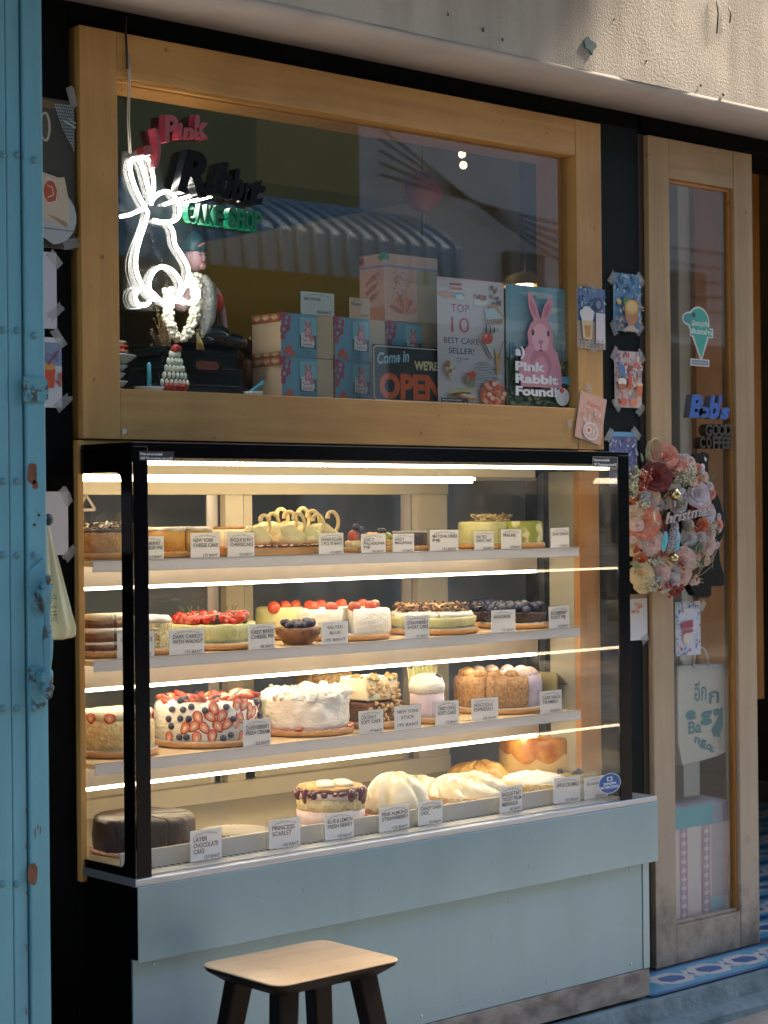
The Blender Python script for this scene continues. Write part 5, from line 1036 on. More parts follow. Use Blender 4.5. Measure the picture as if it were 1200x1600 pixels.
pa = art_rect(300, 560, 347, 582, PW-.0565); fm = [(.12, 0), (.88, 0), (1, .3), (1, .7), (.88, 1), (.12, 1), (0, .7), (0, .3)]
mb = MB(); mb.prism([(pa.O.x+u*pa.w, pa.O.z+v*pa.h) for u, v in fm], PW-.0575, PW-.05, BKP); mb.build('plaque_frame', st, .001)
mb = MB(); mb.prism([(pa.O.x+(.12+.76*u)*pa.w, pa.O.z+(.2+.6*v)*pa.h) for u, v in fm], PW-.0585, PW-.056, mat('red_brown_plaque', (.13, .035, .025), .3)); mb.build('plaque', st)
def skin(name, J, E, m, par):                       # joints: (point, radius); one continuous skinned surface
    me = bpy.data.meshes.new(name); loc = Vector(par['_loc']); me.from_pydata([tuple(Vector(p)-loc) for p, r_ in J], E, []); o = bpy.data.objects.new(name, me); col.objects.link(o); o.parent = par; me.materials.append(m)
    mo = o.modifiers.new('skin', 'SKIN'); 
    for i, (p, r_) in enumerate(J): v = me.skin_vertices[0].data[i]; v.radius = (r_, r_) if not isinstance(r_, tuple) else r_; v.use_root = i == 0
    mo.use_smooth_shade = True; s_ = o.modifiers.new('sub', 'SUBSURF'); s_.levels = 2; s_.render_levels = 2; o['_loc'] = tuple(loc); return o
S = lambda x, y, dy=0: P(x, y, PW+dy)
skin('body', [(S(317, 538), .026), (S(316, 510), .022), (S(317, 480), .024), (S(316, 458), .022), (S(311, 438), .009), (S(308, 425), .010),
    (S(337, 456), .013), (S(345, 482), .0105), (S(350, 510), .009), (S(349, 530, -.02), .007), (S(296, 458, -.01), .013), (S(284, 484, -.03), .0105), (S(270, 468, -.05), .008), (S(262, 455, -.05), .006)],
    [(0, 1), (1, 2), (2, 3), (3, 4), (4, 5), (3, 6), (6, 7), (7, 8), (8, 9), (3, 10), (10, 11), (11, 12), (12, 13)], SKN, st)
mb = MB(); RM = Matrix.Rotation(R(25), 3, 'Z'); hc = S(305, 402); mb.ball(hc, (.021, .023, .030), SKN, 18, 14, M=RM)
fd = Vector((math.sin(R(10)), -math.cos(R(10)), 0)); fd = Vector((.25, -.97, 0)).normalized(); sdv = Vector((fd.y*-1, fd.x, 0))
mb.ball(hc+fd*.0225+Vector((0, 0, -.004)), (.0035, .005, .007), SKN, 8, 6); mb.ball(hc+fd*.018+Vector((0, 0, -.020)), (.009, .008, .008), SKN, 10, 6)
for s_ in (-1, 1): mb.ball(hc+sdv*.0205*s_+Vector((0, 0, -.003)), (.003, .005, .008), SKN, 8, 6)
mb.build('head', st)
mb = MB()
for s_ in (-1, 1):
    mb.ball(hc+fd*.0205+sdv*.008*s_+Vector((0, 0, .003)), (.0038, .002, .0016), FD, 8, 5); mb.ball(hc+fd*.0200+sdv*.008*s_+Vector((0, 0, .0085)), (.0052, .002, .0009), FD, 8, 5)
mb.ball(hc+fd*.0228+Vector((0, 0, -.0125)), (.005, .0018, .0017), mat('painted_lips', (.40, .06, .08), .4), 8, 5); mb.build('face_paint', st)
mb = MB(); CAPM = mat('dark_teal_cap', (.012, .05, .055), .35); mb.lathe([(.024, 0), (.0255, .008), (.023, .022), (.014, .034), (.006, .042), (.001, .045)], hc+Vector((0, .002, .010)), CAPM, 20); mb.build('cap', st)
mb = MB(); mb.ball(hc+Vector((.0, -.024, .024)), (.012, .003, .0032), mat('red_gold_emblem', (.5, .2, .12), .3, .5), 10, 6, M=Matrix.Rotation(-.5, 3, 'Y')); mb.build('cap_emblem', st)
mb = MB(); 
for dx, dz_, rx, rz_ in ((-.040, .018, .048, .022), (.040, .018, .050, .022), (0, .030, .050, .026)): mb.ball(S(317, 545)+Vector((dx, -.02, dz_-.004)), (rx, .05, rz_), BKP, 22, 12, .002, 30)
mb.build('folded_legs', st)
mb = MB(); mb.ball(S(318, 500, 0), (.030, .026, .050), mat('black_robe', (.010, .016, .02), .25), 18, 12, .003, 40); mb.build('robe', st)
mb = MB(); mb.ball(S(339, 474, -.006), (.016, .016, .020), mat('red_sleeve', (.50, .035, .02), .4), 14, 9); mb.build('sleeve', st)
SASH = mat('silver_lace_sash', (.45, .48, .48), .4, .3, c2=(.70, .70, .66), scale=160, bump=.8, contrast=(.45, .55))
mb = MB(); v = [S(318, 430, -.028), S(327, 445, -.034), S(329, 470, -.040), S(325, 500, -.052), S(314, 528, -.062)]; rg = []
for i, p in enumerate(v): w_ = (.012, .017, .019, .018, .012)[i]; rg.append([p+Vector((-w_, 0, 0)), p+Vector((0, -.007, 0)), p+Vector((w_, 0, 0)), p+Vector((0, .005, 0))])
mb.loop(rg, SASH); mb.build('lace_sash', st)
mb = MB(); mb.lathe([(.001, -.003), (.006, -.002), (.007, .002), (.001, .0032)], S(308, 516, -.062), mat('gold_brass', (.55, .38, .08), .25, .8), 12)
for i in range(16): p = S(308, 520, -.066)+Vector((rnd.uniform(-.004, .0032), 0, 0)); q = p+Vector((.012+rnd.uniform(-.010, .010), rnd.uniform(-.003, .003), -.034)); mb.tube([p, (p+q)/2+Vector((rnd.uniform(-.003, .003), -.002, 0)), q], .0011, mat('gold_thread', (.58, .42, .16), .5), 5)
mb.build('gold_tassel', st)
# jasmine garland
ga = thing('jasmine_garland', S(273, 600, -.075), 'white jasmine bead garland with red roses hanging before the seated figurine', 'garland'); JAS = mat('jasmine_white', (.66, .60, .48), .6, c2=(.74, .70, .60), scale=60, sss=.1)
pth = [(262, 452), (261, 475), (264, 500), (271, 522), (280, 532), (291, 524), (300, 505), (306, 482), (307, 455), (304, 435), (308, 425)]
v = [S(x, y, -.07) for x, y in pth]; i_ = 0
for a_, b_ in zip(v, v[1:]):
    L = (b_-a_).length; n = max(2, int(L/.0062))
    mb = MB()
    for kx in range(n):
        p = a_.lerp(b_, kx/n); 
        for dq in (-.0075, 0, .0075): i_ += 1; mb.ball(p+Vector((dq+rnd.uniform(-.0015, .0015), rnd.uniform(-.004, .0032)-(.004 if dq == 0 else 0), rnd.uniform(-.002, .002))), (.0064, .0062, .0052), JAS, 8, 6, .001, 300)
    mb.build('jasmine_strand', ga)
mb = MB(); ros = mat('dark_red_rose', (.22, .012, .012), .5, c2=(.34, .03, .02), scale=50)
for q, z_ in ((0, 0), (-.004, -.004), (.004, -.003)): mb.ball(S(275, 543, -.075)+Vector((q, 0, z_)), (.0085, .008, .007), ros, 10, 7, .003, 200)
mb.build('rose', ga)
mb = MB(); TJ = mat('pale_green_jasmine', (.48, .58, .52), .6, c2=(.60, .66, .60), scale=60)
for tier in range(5):
    w_ = .008+.0042*tier; p0 = S(273, 554+11*tier, -.074)
    for kx in range(3+tier // 2+2): u = (kx/(2+tier//2+1.999)-.5)*2; mb.ball(p0+Vector((u*w_*1.25, -.003*(1-u*u), 0)), (.0046, .004, .0078), TJ, 8, 6, .001, 300)
mb.build('jasmine_tassel', ga)
for kx in range(4): mb = MB(); mb.ball(S(260+9*kx, 605, -.076), (.0088, .008, .0095), ros, 10, 8, .003, 200); mb.build('rose', ga)
# dried flowers behind, plates, bowls, candles
df = thing('dried_flowers', S(252, 545, .02), 'bunch of dark dried flowers between the stacked plates and the garland', 'dried flowers'); mb = MB()
for i in range(46): p = S(262, 560, -.02); q = S(rnd.uniform(236, 268), rnd.uniform(478, 548), rnd.uniform(-.03, .03)); mb.tube([p, (p+q)/2+Vector((rnd.uniform(-.006, .006), 0, 0)), q], .0007, mat('dry_stem', (.16, .10, .04), .7), 4); mb.ball(q, (.0035, .003, .0032), mat('dry_bud', (.20, .13, .06), .8, c2=(.06, .05, .04), scale=100), 6, 4)
mb.build('stems', df)
PC = [mat('plate_%s' % n, c_, .22, coat=.4) for n, c_ in (('white', (.55, .58, .58)), ('blue_grey', (.36, .44, .48)), ('orange_red', (.42, .08, .03)))]
zz = SZW
for i, (rr_, m, lab) in enumerate(((.040, 0, 'lowest plain white plate of the stack'), (.044, 1, 'ribbed blue grey bowl low in the plate stack'), (.040, 1, 'second blue grey bowl of the plate stack'), (.044, 1, 'third blue grey bowl of the plate stack'), (.062, 1, 'wide pale blue bowl sticking out of the stack'), (.047, 2, 'orange red plate near the top of the stack'), (.045, 2, 'second orange red plate near the top of the stack'), (.042, 0, 'topmost white plate of the stack'))):
    q = P(176, 570, .11); hgt = (.010, .016, .016, .016, .020, .010, .010, .008)[i]
    t = thing('plate', (q.x, .135, zz), lab+' at the left of the window', 'plate', 'plates stacked at the left of the window'); mb = MB(); mb.lathe([(rr_*.5, 0), (rr_*.55, .002), (rr_*.8, hgt*.5), (rr_, hgt), (rr_*.99, hgt+.0015), (rr_*.76, hgt*.6), (rr_*.5, .0032), (.001, .0032)], (q.x, .135, zz), PC[m], 32); mb.build('dish', t); zz += hgt*.92+.001
for px, lab, tilt, w_ in ((233, 'blue candle standing upright in a white bowl by the plates', 0, 47), (396, 'blue candle leaning in a white bowl beside the cake boxes', 1, 30)):
    yb = .105; q = P(px, 602, yb); r_ = w_/2*mpp(px, yb)*.86; bw = thing('offering_bowl', (q.x, yb, SZW), 'shallow white bowl holding an %s blue candle' % ('upright' if not tilt else 'angled'), 'bowl'); mb = MB(); hh = .0175
    mb.lathe([(r_*.45, 0), (r_*.8, hh*.4), (r_, hh), (r_*.97, hh), (r_*.75, hh*.5), (.001, hh*.3)], (q.x, yb, SZW), PC[0], 30); mb.build('dish', bw)
    cd_ = thing('candle', (q.x, yb, SZW+hh*.3), lab, 'candle'); CB = mat('blue_wax', (.06, .36, .52), .4, sss=.1); mb = MB(); p0 = Vector((q.x-(.012 if tilt else 0), yb, SZW+hh*(.42 if not tilt else .8))); p1 = p0+(Vector((0, 0, .060)) if not tilt else Vector((.038, -.004, .026)))
    mb.tube([p0, p0.lerp(p1, .92), p1], [.0045, .0042, .001], CB, 10); mb.build('wax', cd_)
fg = thing('gold_trimmed_figurine', P(388, 600, .2), 'small dark cat figurine with gold trim behind the leaning candle', 'figurine'); mb = MB(); b0 = P(392, 604, .22); mb.ball(b0+Vector((0, 0, .035)), (.026, .024, .040), mat('brown_gold_glaze', (.22, .10, .03), .25), 16, 10); mb.build('body', fg)
mb = MB(); mb.ball(b0+Vector((-.02, -.012, .085)), (.020, .018, .018), CHOCG, 14, 9)
for s_ in (-1, 1): mb.ball(b0+Vector((-.02+s_*.012, -.012, .102)), (.005, .004, .009), MC['gold_brass'], 8, 6)
mb.build('head', fg)
# lantern and lamps inside
la = thing('paper_lantern', P(660, 300, 1.3), 'round red paper lantern hanging inside the shop', 'lantern'); c = P(660, 300, 1.3); mb = MB(); LR = .062
mb.lathe([(LR*.3, -LR*.95)]+[(LR*(1.02 if i % 2 else .98)*math.cos(a_), LR*math.sin(a_)*.95) for i, a_ in enumerate([R(-70+10*k_) for k_ in range(15)])]+[(LR*.3, LR*.95)], c, mat('red_lantern_paper', (.75, .17, .08), .5), 24, smooth=True); mb.build('shade', la)
mb = MB(); mb.tube([c+Vector((0, 0, LR)), (c.x, c.y, 2.9)], .0015, FD, 5); mb.build('cord', la); mb = MB(); mb.tube([c-Vector((0, 0, LR*.95)), c-Vector((0, 0, LR*2.2))], .006, mat('yellow_tassel', (.4, .38, .12), .6), 6); mb.build('tassel', la)
def lamp(px, py, Y, r_, s_, label, name='pendant_lamp', sh=False):
    c = P(px, py, Y); t = thing(name, c, label, 'lamp'); mb = MB(); mb.ball(c, r_, emis('lamp_glow_%g' % s_, (1, .72, .35), s_), 12, 8); mb.build('bulb', t)
    if sh: mb = MB(); mb.lathe([(r_*2.6, -r_*.2), (r_*2.2, r_*.9), (r_*.6, r_*1.5)], c, mat('amber_lamp_shade', (.55, .40, .16), .5), 24, cap=False); mb.build('shade', t)
    mb = MB(); mb.tube([c+Vector((0, 0, r_)), (c.x, c.y, 2.9)], .0015, FD, 5); mb.build('cord', t)
lamp(722, 241, 2.2, .012, 3, 'small glowing bulb, upper of the two inside the window'); lamp(724, 258, 2.0, .012, 3, 'small glowing bulb, lower of the two inside the window')
lamp(820, 445, 1.6, .030, 4, 'warm glowing lamp with amber shade behind the rabbit poster', 'shaded_lamp', True); lamp(1150, 250, 2.4, .06, 14, 'unseen fill bulb added far inside the shop behind the door'); lamp(560, 120, 2.3, .035, 34, 'unseen fill bulb added near the shop ceiling')  # the last two are unseen bulbs added to brighten the room
wn = thing('wall_shelf', (2.6, 3.0, 1.3), 'dark shelf of jars along the back wall inside the shop', 'shelf'); 
mb = MB(); mb.box(1.6, 4.6, 2.9, 3.15, 1.86, 1.89, DRK); mb.box(1.6, 4.6, 2.9, 3.15, 1.40, 1.43, DRK); mb.build('boards', wn)
for i in range(22):
    x = 1.7+i*.13+rnd.uniform(-.02, .02); z = 1.431 if i % 2 else 1.891; q = rnd.uniform(.025, .045); mb = MB(); hh = rnd.uniform(.08, .17); mb.lathe([(q, 0), (q, hh*.7), (q*.5, hh*.85), (q*.5, hh)], (x, 3.0, z), mat('jar_%d' % (i % 5), ((.25, .10, .04), (.35, .30, .22), (.05, .09, .07), (.30, .18, .06), (.12, .12, .14))[i % 5], .3), 14); o = mb.build('jar', None, origin=(x, 3.0, z)); tag(o, 'glass jar or bottle on the dark shelf at the back of the shop', 'jar', 'jars on the back shelf')
# ------------------------------------------------------------------ prints taped up
def photo_print(l, t_, r, b, Y, label, kind, tapes=(), rot=0, cat='photo print'):
    x0, x1, z0, z1 = RC(l, t_, r, b, Y); w_, h = x1-x0, z1-z0
    t = thing('taped_print', ((x0+x1)/2, Y, z0), label, cat); c = Vector(((x0+x1)/2, Y, (z0+z1)/2)); U = Vector((math.cos(rot), 0, math.sin(rot))); V = Vector((-math.sin(rot), 0, math.cos(rot))); O = c-U*w_/2-V*h/2
    mb = MB(); N = Vector((0, -1, 0)); cs = [O, O+U*w_, O+U*w_+V*h, O+V*h]; mb.loop([[p for p in cs], [p+N*.0008 for p in cs]], PAPER, True, False, False); mb.build('paper', t)
    a = Art(O+N*.0009, U, V, w_, h); BL = ((.03, .12, .33), (.12, .30, .50), (.45, .55, .62), (.02, .05, .15), (.25, .40, .55))
    if kind == 'blue_orange':
        a.rect(0, 0, 1, 1, BL[1])
        for i in range(90): a.ell(rnd.random(), .45+rnd.random()*.53, rnd.uniform(.02, .09), rnd.uniform(.006, .03), BL[rnd.randrange(5)], rot=rnd.random()*3, n=8, wob=.3)
        for i in range(60): a.ell(rnd.random(), rnd.random()*.45, rnd.uniform(.02, .09), rnd.uniform(.01, .03), ((.35, .18, .08), (.1, .2, .4), (.5, .3, .15), (.55, .5, .45))[rnd.randrange(4)], rot=rnd.random()*3, n=8, wob=.3)
        a.poly([(.28, .55), (.82, .55), (.76, .2), (.6, .1), (.45, .1), (.34, .2)], (.45, .20, .08)); a.ell(.36, .50, .10, .09, (.08, .22, .06)); a.ell(.56, .42, .24, .13, (.62, .38, .10)); a.ell(.56, .43, .18, .09, (.70, .50, .20)); a.poly([(.2, .0), (.8, 0), (.62, .1), (.45, .1)], (.55, .42, .30)); a.ell(.1, .5, .08, .05, (.55, .45, .1))
    elif kind == 'red_drinks':
        a.rect(0, 0, 1, 1, (.60, .48, .44))
        for i in range(110): a.ell(rnd.random(), rnd.random(), rnd.uniform(.02, .09), rnd.uniform(.01, .03), ((.5, .08, .05), (.65, .55, .5), (.1, .14, .3), (.35, .1, .08), (.7, .65, .6))[rnd.randrange(5)], rot=rnd.random()*3, n=8, wob=.3)
        a.poly([(.05, .85), (.3, .7), (.32, .5), (.1, .6)], (.06, .16, .35)); a.poly([(.42, .58), (.56, .58), (.54, .32), (.44, .32)], (.55, .06, .03)); a.ell(.47, .68, .08, .05, (.25, .03, .03)); a.ell(.2, .45, .16, .07, (.7, .65, .6)); a.ell(.2, .36, .13, .06, (.4, .12, .05)); a.poly([(.72, .42), (.96, .42), (.92, .2), (.76, .2)], (.6, .15, .05)); a.ell(.84, .42, .12, .03, (.7, .5, .3)); a.ell(.7, .76, .12, .05, (.6, .12, .12)); a.ell(.25, .1, .12, .07, (.6, .1, .05)); a.ell(.62, .1, .14, .07, (.65, .2, .1))
    elif kind == 'blue_people':
        a.rect(0, 0, 1, 1, (.10, .13, .30)); a.rect(0, .92, 1, 1, (.12, .35, .55))
        for i in range(80): a.ell(rnd.random(), rnd.random()*.9, rnd.uniform(.03, .10), rnd.uniform(.01, .03), ((.45, .45, .55), (.06, .07, .2), (.5, .25, .25), (.2, .22, .42), (.65, .62, .62))[rnd.randrange(5)], rot=rnd.random()*3, n=8, wob=.3)
    elif kind == 'drink_cream':
        a.rect(0, .45, 1, 1, (.10, .18, .34)); a.rect(0, 0, 1, .45, (.45, .36, .30))
        for i in range(60): a.ell(rnd.random(), .55+rnd.random()*.45, rnd.uniform(.02, .08), rnd.uniform(.01, .03), BL[rnd.randrange(5)], rot=rnd.random()*3, n=8, wob=.3)
        a.ell(.3, .56, .26, .13, (.70, .68, .66), wob=.1); a.poly([(.1, .46), (.5, .46), (.46, .15), (.16, .15)], (.62, .48, .30)); a.poly([(.18, .38), (.44, .38), (.40, .18), (.24, .18)], (.45, .25, .06)); a.ell(.72, .74, .15, .11, (.03, .05, .12)); a.ell(.72, .74, .09, .07, (.2, .25, .35)); a.poly([(.62, .6), (.95, .6), (.95, .1), (.62, .1)], (.62, .60, .62))
        for i in range(8):
            for k in range(3): a.ell(.04+i*.13, .03+k*.05, .03, .012, (.04, .05, .10), rot=.6, n=6)
    elif kind == 'pink_slip':
        a.rect(0, 0, 1, 1, (.62, .36, .28)); a.text('Palms', .30, .74, .085, (.60, .12, .06), width=.5, bold=.02)
        for i in range(24): a.ell(.1+rnd.random()*.8, .35+rnd.random()*.35, rnd.uniform(.03, .10), rnd.uniform(.01, .04), ((.66, .46, .36), (.58, .30, .22), (.68, .54, .46))[i % 3], rot=rnd.random()*3, n=8)
        a.ell(.55, .22, .30, .19, (.70, .66, .62)); a.ell(.55, .22, .25, .155, (.60, .40, .34)); a.ell(.47, .23, .12, .085, (.72, .64, .58)); a.ell(.47, .23, .06, .045, (.58, .17, .06)); a.poly([(.63, .14), (.70, .14), (.70, .30), (.63, .30)], (.70, .55, .48))
    elif kind == 'dark_plate':
        a.rect(0, 0, 1, 1, (.035, .032, .024)); a.poly([(0, 1), (1, .97), (1, .93), (.5, .93)], (.14, .08, .03))
        a.poly([(.67, .965), (1, .975), (1, .66), (.80, .81)], (.30, .36, .38))
        for i in range(11):
            for k in range(15):
                u, v = .68+i*.031+(k % 2)*.0155, .955-k*.021
                if u > .985 or v < .965-(u-.66)*1.0+(0 if u > .8 else -.05) and v < .80-(u-.80)*.78: continue
                a.ell(u, v, .012, .008, (.015, .035, .05), n=6)
        a.line([(.80, .86), (1, .82)], .003, (.4, .52, .52)); a.line([(.88, .88), (1, .85)], .002, (.4, .52, .52))
        a.ell(.50, .80, .085, .10, (.42, .40, .32), n=24); a.ell(.49, .80, .06, .085, (.08, .06, .04), n=24)
        a.poly([(.1, .16)]+[(.57+.425*math.cos(q/10), .21+.19*math.sin(q/10)) for q in range(-15, 17)]+[(.1, .35)], (.36, .39, .42)); a.poly([(.40, .50), (.71, .47), (.80, .48), (.875, .32), (.875, .16), (.78, .14), (.40, .20)], (.50, .42, .32)); a.ell(.58, .37, .12, .075, (.40, .07, .025), n=20); a.line([(.52, .46), (.64, .44), (.69, .38), (.66, .31), (.52, .29)], .002, (.62, .58, .52)); a.line([(.52, .41), (.60, .40), (.62, .35), (.52, .33)], .0015, (.62, .58, .52)); a.poly([(.5, .22), (.80, .145), (.86, .15), (.82, .18), (.6, .21)], (.30, .22, .12)); a.line([(.4, .125), (.99, .12)], .0015, (.12, .10, .08))
    elif kind == 'red_cup':
        a.rect(0, 0, 1, 1, (.55, .55, .56)); a.rect(0, .60, 1, 1, (.20, .26, .38)); a.rect(0, .93, 1, 1, (.6, .6, .6))
        for i in range(40): a.ell(rnd.random(), .3+rnd.random()*.6, rnd.uniform(.03, .12), rnd.uniform(.006, .02), ((.08, .12, .3), (.45, .12, .12), (.6, .6, .6), (.15, .2, .4))[rnd.randrange(4)], rot=rnd.random()*3, n=8)
        a.poly([(.55, .55), (.86, .55), (.82, .28), (.60, .28)], (.55, .07, .02)); a.ell(.70, .58, .15, .05, (.60, .30, .08)); a.line([(.70, .6), (.93, .82)], .003, (.35, .06, .05)); a.poly([(.92, .5), (.99, .5), (.97, .3), (.93, .3)], (.5, .1, .08))
    elif kind == 'blue_panel':
        a.rect(0, 0, 1, 1, (.50, .52, .58))
        for i in range(100):
            u, v = rnd.random(), rnd.random()
            if .2 < u < .8 and .15 < v < .8: continue
            a.ell(u, v, rnd.uniform(.03, .09), rnd.uniform(.01, .03), ((.06, .14, .36), (.12, .24, .46), (.5, .55, .6), (.45, .12, .12), (.2, .32, .5))[rnd.randrange(5)], rot=rnd.random()*3, n=8, wob=.3)
        a.poly([(.2, .62), (.66, .66), (.66, .52), (.2, .5)], (.32, .04, .07)); a.line([(.24, .44), (.66, .46)], .008, (.35, .06, .08)); a.ell(.42, .32, .16, .10, (.62, .52, .42)); a.text('NO', .30, .80, .08, (.65, .65, .65), width=.3, bold=.03)
    elif kind == 'white_smudge':
        a.rect(.0, .0, 1, 1, (.60, .60, .62)); 
        for i in range(10): a.ell(.15+rnd.random()*.5, .60+rnd.random()*.2, .12, .04, ((.55, .32, .22), (.60, .45, .38), (.5, .22, .14))[i % 3], n=9)
        a.rect(0, .9, 1, 1, (.28, .18, .11))
    else: a.rect(0, 0, 1, 1, (.52, .51, .56))
    a.build('picture', t)
    for (px, py, L, ang) in tapes: tape(t, px, py, L, ang, Y-.0018)
    return t
YP = .0105
photo_print(958, 428, 1001, 518, YP, 'blue bar photo of a drink with an orange slice, upper on the black pillar', 'blue_orange', ((956, 434, .035, .9), (1001, 436, .035, -.8), (959, 512, .035, -1.1), (1000, 514, .035, .8)))
photo_print(960, 549, 1002, 637, YP, 'red and white photo of cocktails, middle of the black pillar', 'red_drinks', ((960, 553, .035, 1.0), (1002, 557, .035, -.8), (963, 632, .035, -.8), (1001, 641, .035, .7)))
photo_print(952, 675, 995, 760, YP, 'blue photo partly behind the display case, lowest on the black pillar', 'blue_people', ((952, 680, .035, .9), (994, 677, .035, -.7)))
photo_print(902, 451, 945, 545, -.0012, 'tall drink photo taped on the pale window frame', 'drink_cream', ((925, 450, .03, 0), (927, 543, .028, 0)))
photo_print(902, 616, 943, 690, -.0016, 'crooked pink leaflet reading Palms on the window frame corner', 'pink_slip', ((920, 606, .026, -.6), (890, 662, .018, .5)), rot=-.22, cat='leaflet')
photo_print(984, 928, 1011, 1000, YP, 'white sheet with a faded orange drawing beside the display case, below the wreath', 'white_smudge', ((1008, 998, .03, .5),))
photo_print(20, 152, 116, 386, YP, 'dark food photo of red sausage on a white plate with checked cloth', 'dark_plate', ((113, 152, .038, -1.25), (111, 381, .036, .25)))
photo_print(20, 392, 88, 512, YP, 'blank white sheet above the red cup photo on the black wall', 'plain', ((86, 405, .036, -.8), (87, 487, .040, .75)), cat='paper sheet')
photo_print(20, 526, 96, 636, YP, 'photo of a red drink cup taped on the black wall', 'red_cup', ((92, 528, .038, -.9), (99, 629, .040, .7)))
photo_print(20, 768, 106, 868, YP, 'blank white sheet behind the yellow plastic bag', 'plain', ((103, 775, .036, -1.05), (109, 865, .036, .75)), cat='paper sheet')
# door glass: sticker, letters, bear, prints, bag, package
stk = thing('ice_cream_sticker', P(1095, 525, .0175), 'turquoise ice cream cone sticker with Thai lettering on the door glass', 'sticker'); a = art_rect(1067, 481, 1116, 572, .0175); TQ = (.045, .40, .31); W_ = (.75, .78, .78)
a.ell(.50, .76, .34, .26, W_, n=24); a.ell(.22, .80, .24, .12, W_); a.poly([(.18, .66), (.9, .66), (.60, .12), (.54, .12)], W_); a.rect(.22, .5, .96, .66, W_); a.ell(.50, .76, .31, .235, TQ, n=24); a.ell(.22, .80, .21, .095, (.05, .30, .30)); a.poly([(.22, .68), (.86, .68), (.585, .15), (.555, .15)], TQ); a.rect(.25, .515, .93, .64, TQ)
a.text('ปักหมุดกิน', .28, .69, .085, W_, width=.56, bold=.02); a.text('ฟินยกย่าน', .26, .55, .085, W_, width=.66, bold=.02); a.ell(.34, .87, .07, .04, (.03, .08, .10)); a.rect(.22, .0, .82, .12, W_); a.rect(.25, .015, .79, .105, (.20, .24, .28)); a.text('ICE CREAM MAP', .3, .045, .03, (.6, .6, .6), width=.44); a.build('print', stk)
BLF = mat('cobalt_letter_face', (.02, .10, .42), .35); CHS = mat('steel_letter_side', (.30, .26, .26), .25, .7); BRF = mat('brown_black_letter_face', (.035, .025, .018), .3); BRS = mat('bronze_letter_side', (.16, .10, .05), .3, .8)
letters('letter_sign', "raised blue script letters reading Bob's on the door glass", 'sign', (('B', 1077, 650, 34, 22, 0), ('o', 1092, 651, 23, 18, 0), ('b', 1107, 652, 34, 18, 0), ("'", 1123, 653, 34, 6, 0), ('s', 1125, 653, 24, 16, 0)), BLF, CHS, .020, -.005, .2, .05)
letters('letter_sign', "raised brown block letters reading GOOD on the door glass", 'sign', tuple((c_, x, 680, 18, 11, 0) for c_, x in zip('GOOD', (1102, 1113, 1123, 1133))), BRF, BRS, .022, -.004, 0, .04)
letters('letter_sign', "raised brown block letters reading COFFEE, lowest on the door glass", 'sign', tuple((c_, x, 700, 18, 8, 0) for c_, x in zip('COFFEE', (1094, 1104, 1114, 1122, 1129, 1136))), BRF, BRS, .022, -.004, 0, .04)
be = thing('bear_cutout', P(1108, 930, .0), 'black bear shaped cutout board behind the flower wreath', 'cutout sign'); Bp = [(560, 230), (600, 185), (650, 168), (690, 172), (720, 160), (748, 178), (750, 215), (738, 250), (744, 330), (740, 400), (722, 440), (765, 462), (810, 520), (850, 600), (885, 740), (892, 860), (868, 950), (838, 1010), (845, 1120), (862, 1210), (888, 1290), (888, 1385), (860, 1400), (770, 1398), (768, 1480), (740, 1503), (670, 1505), (610, 1480), (575, 1420), (560, 1370), (600, 1250), (610, 1000), (590, 700), (600, 480), (560, 330)]
Bw = [P(980+x/5.926, 680+y/5.926, -.004) for x, y in Bp]; mb = MB(); mb.prism([(p.x, p.z) for p in Bw], -.009, .012, mat('satin_black_board', (.002, .002, .0025), .35, spec=.15)); mb.build('board', be, .002)
a = art_rect(980, 680, 1150, 950, -.0093); bz = lambda L: [((x/1007), 1-y/1600) for x, y in L]
a.ell(690/1007, 1-292/1600, .022, .020, (.75, .72, .70), rot=-.3); a.ell(682/1007, 1-298/1600, .010, .010, (.01, .01, .01)); a.ell(668/1007, 1-402/1600, .034, .026, (.75, .72, .70), rot=.3); a.ell(660/1007, 1-412/1600, .016, .014, (.01, .01, .01)); a.poly(bz([(705, 190), (730, 215), (722, 245), (708, 225)]), (.75, .72, .70)); a.poly(bz([(735, 480), (800, 580), (790, 575), (730, 490)]), (.6, .6, .6)); a.build('markings', be)
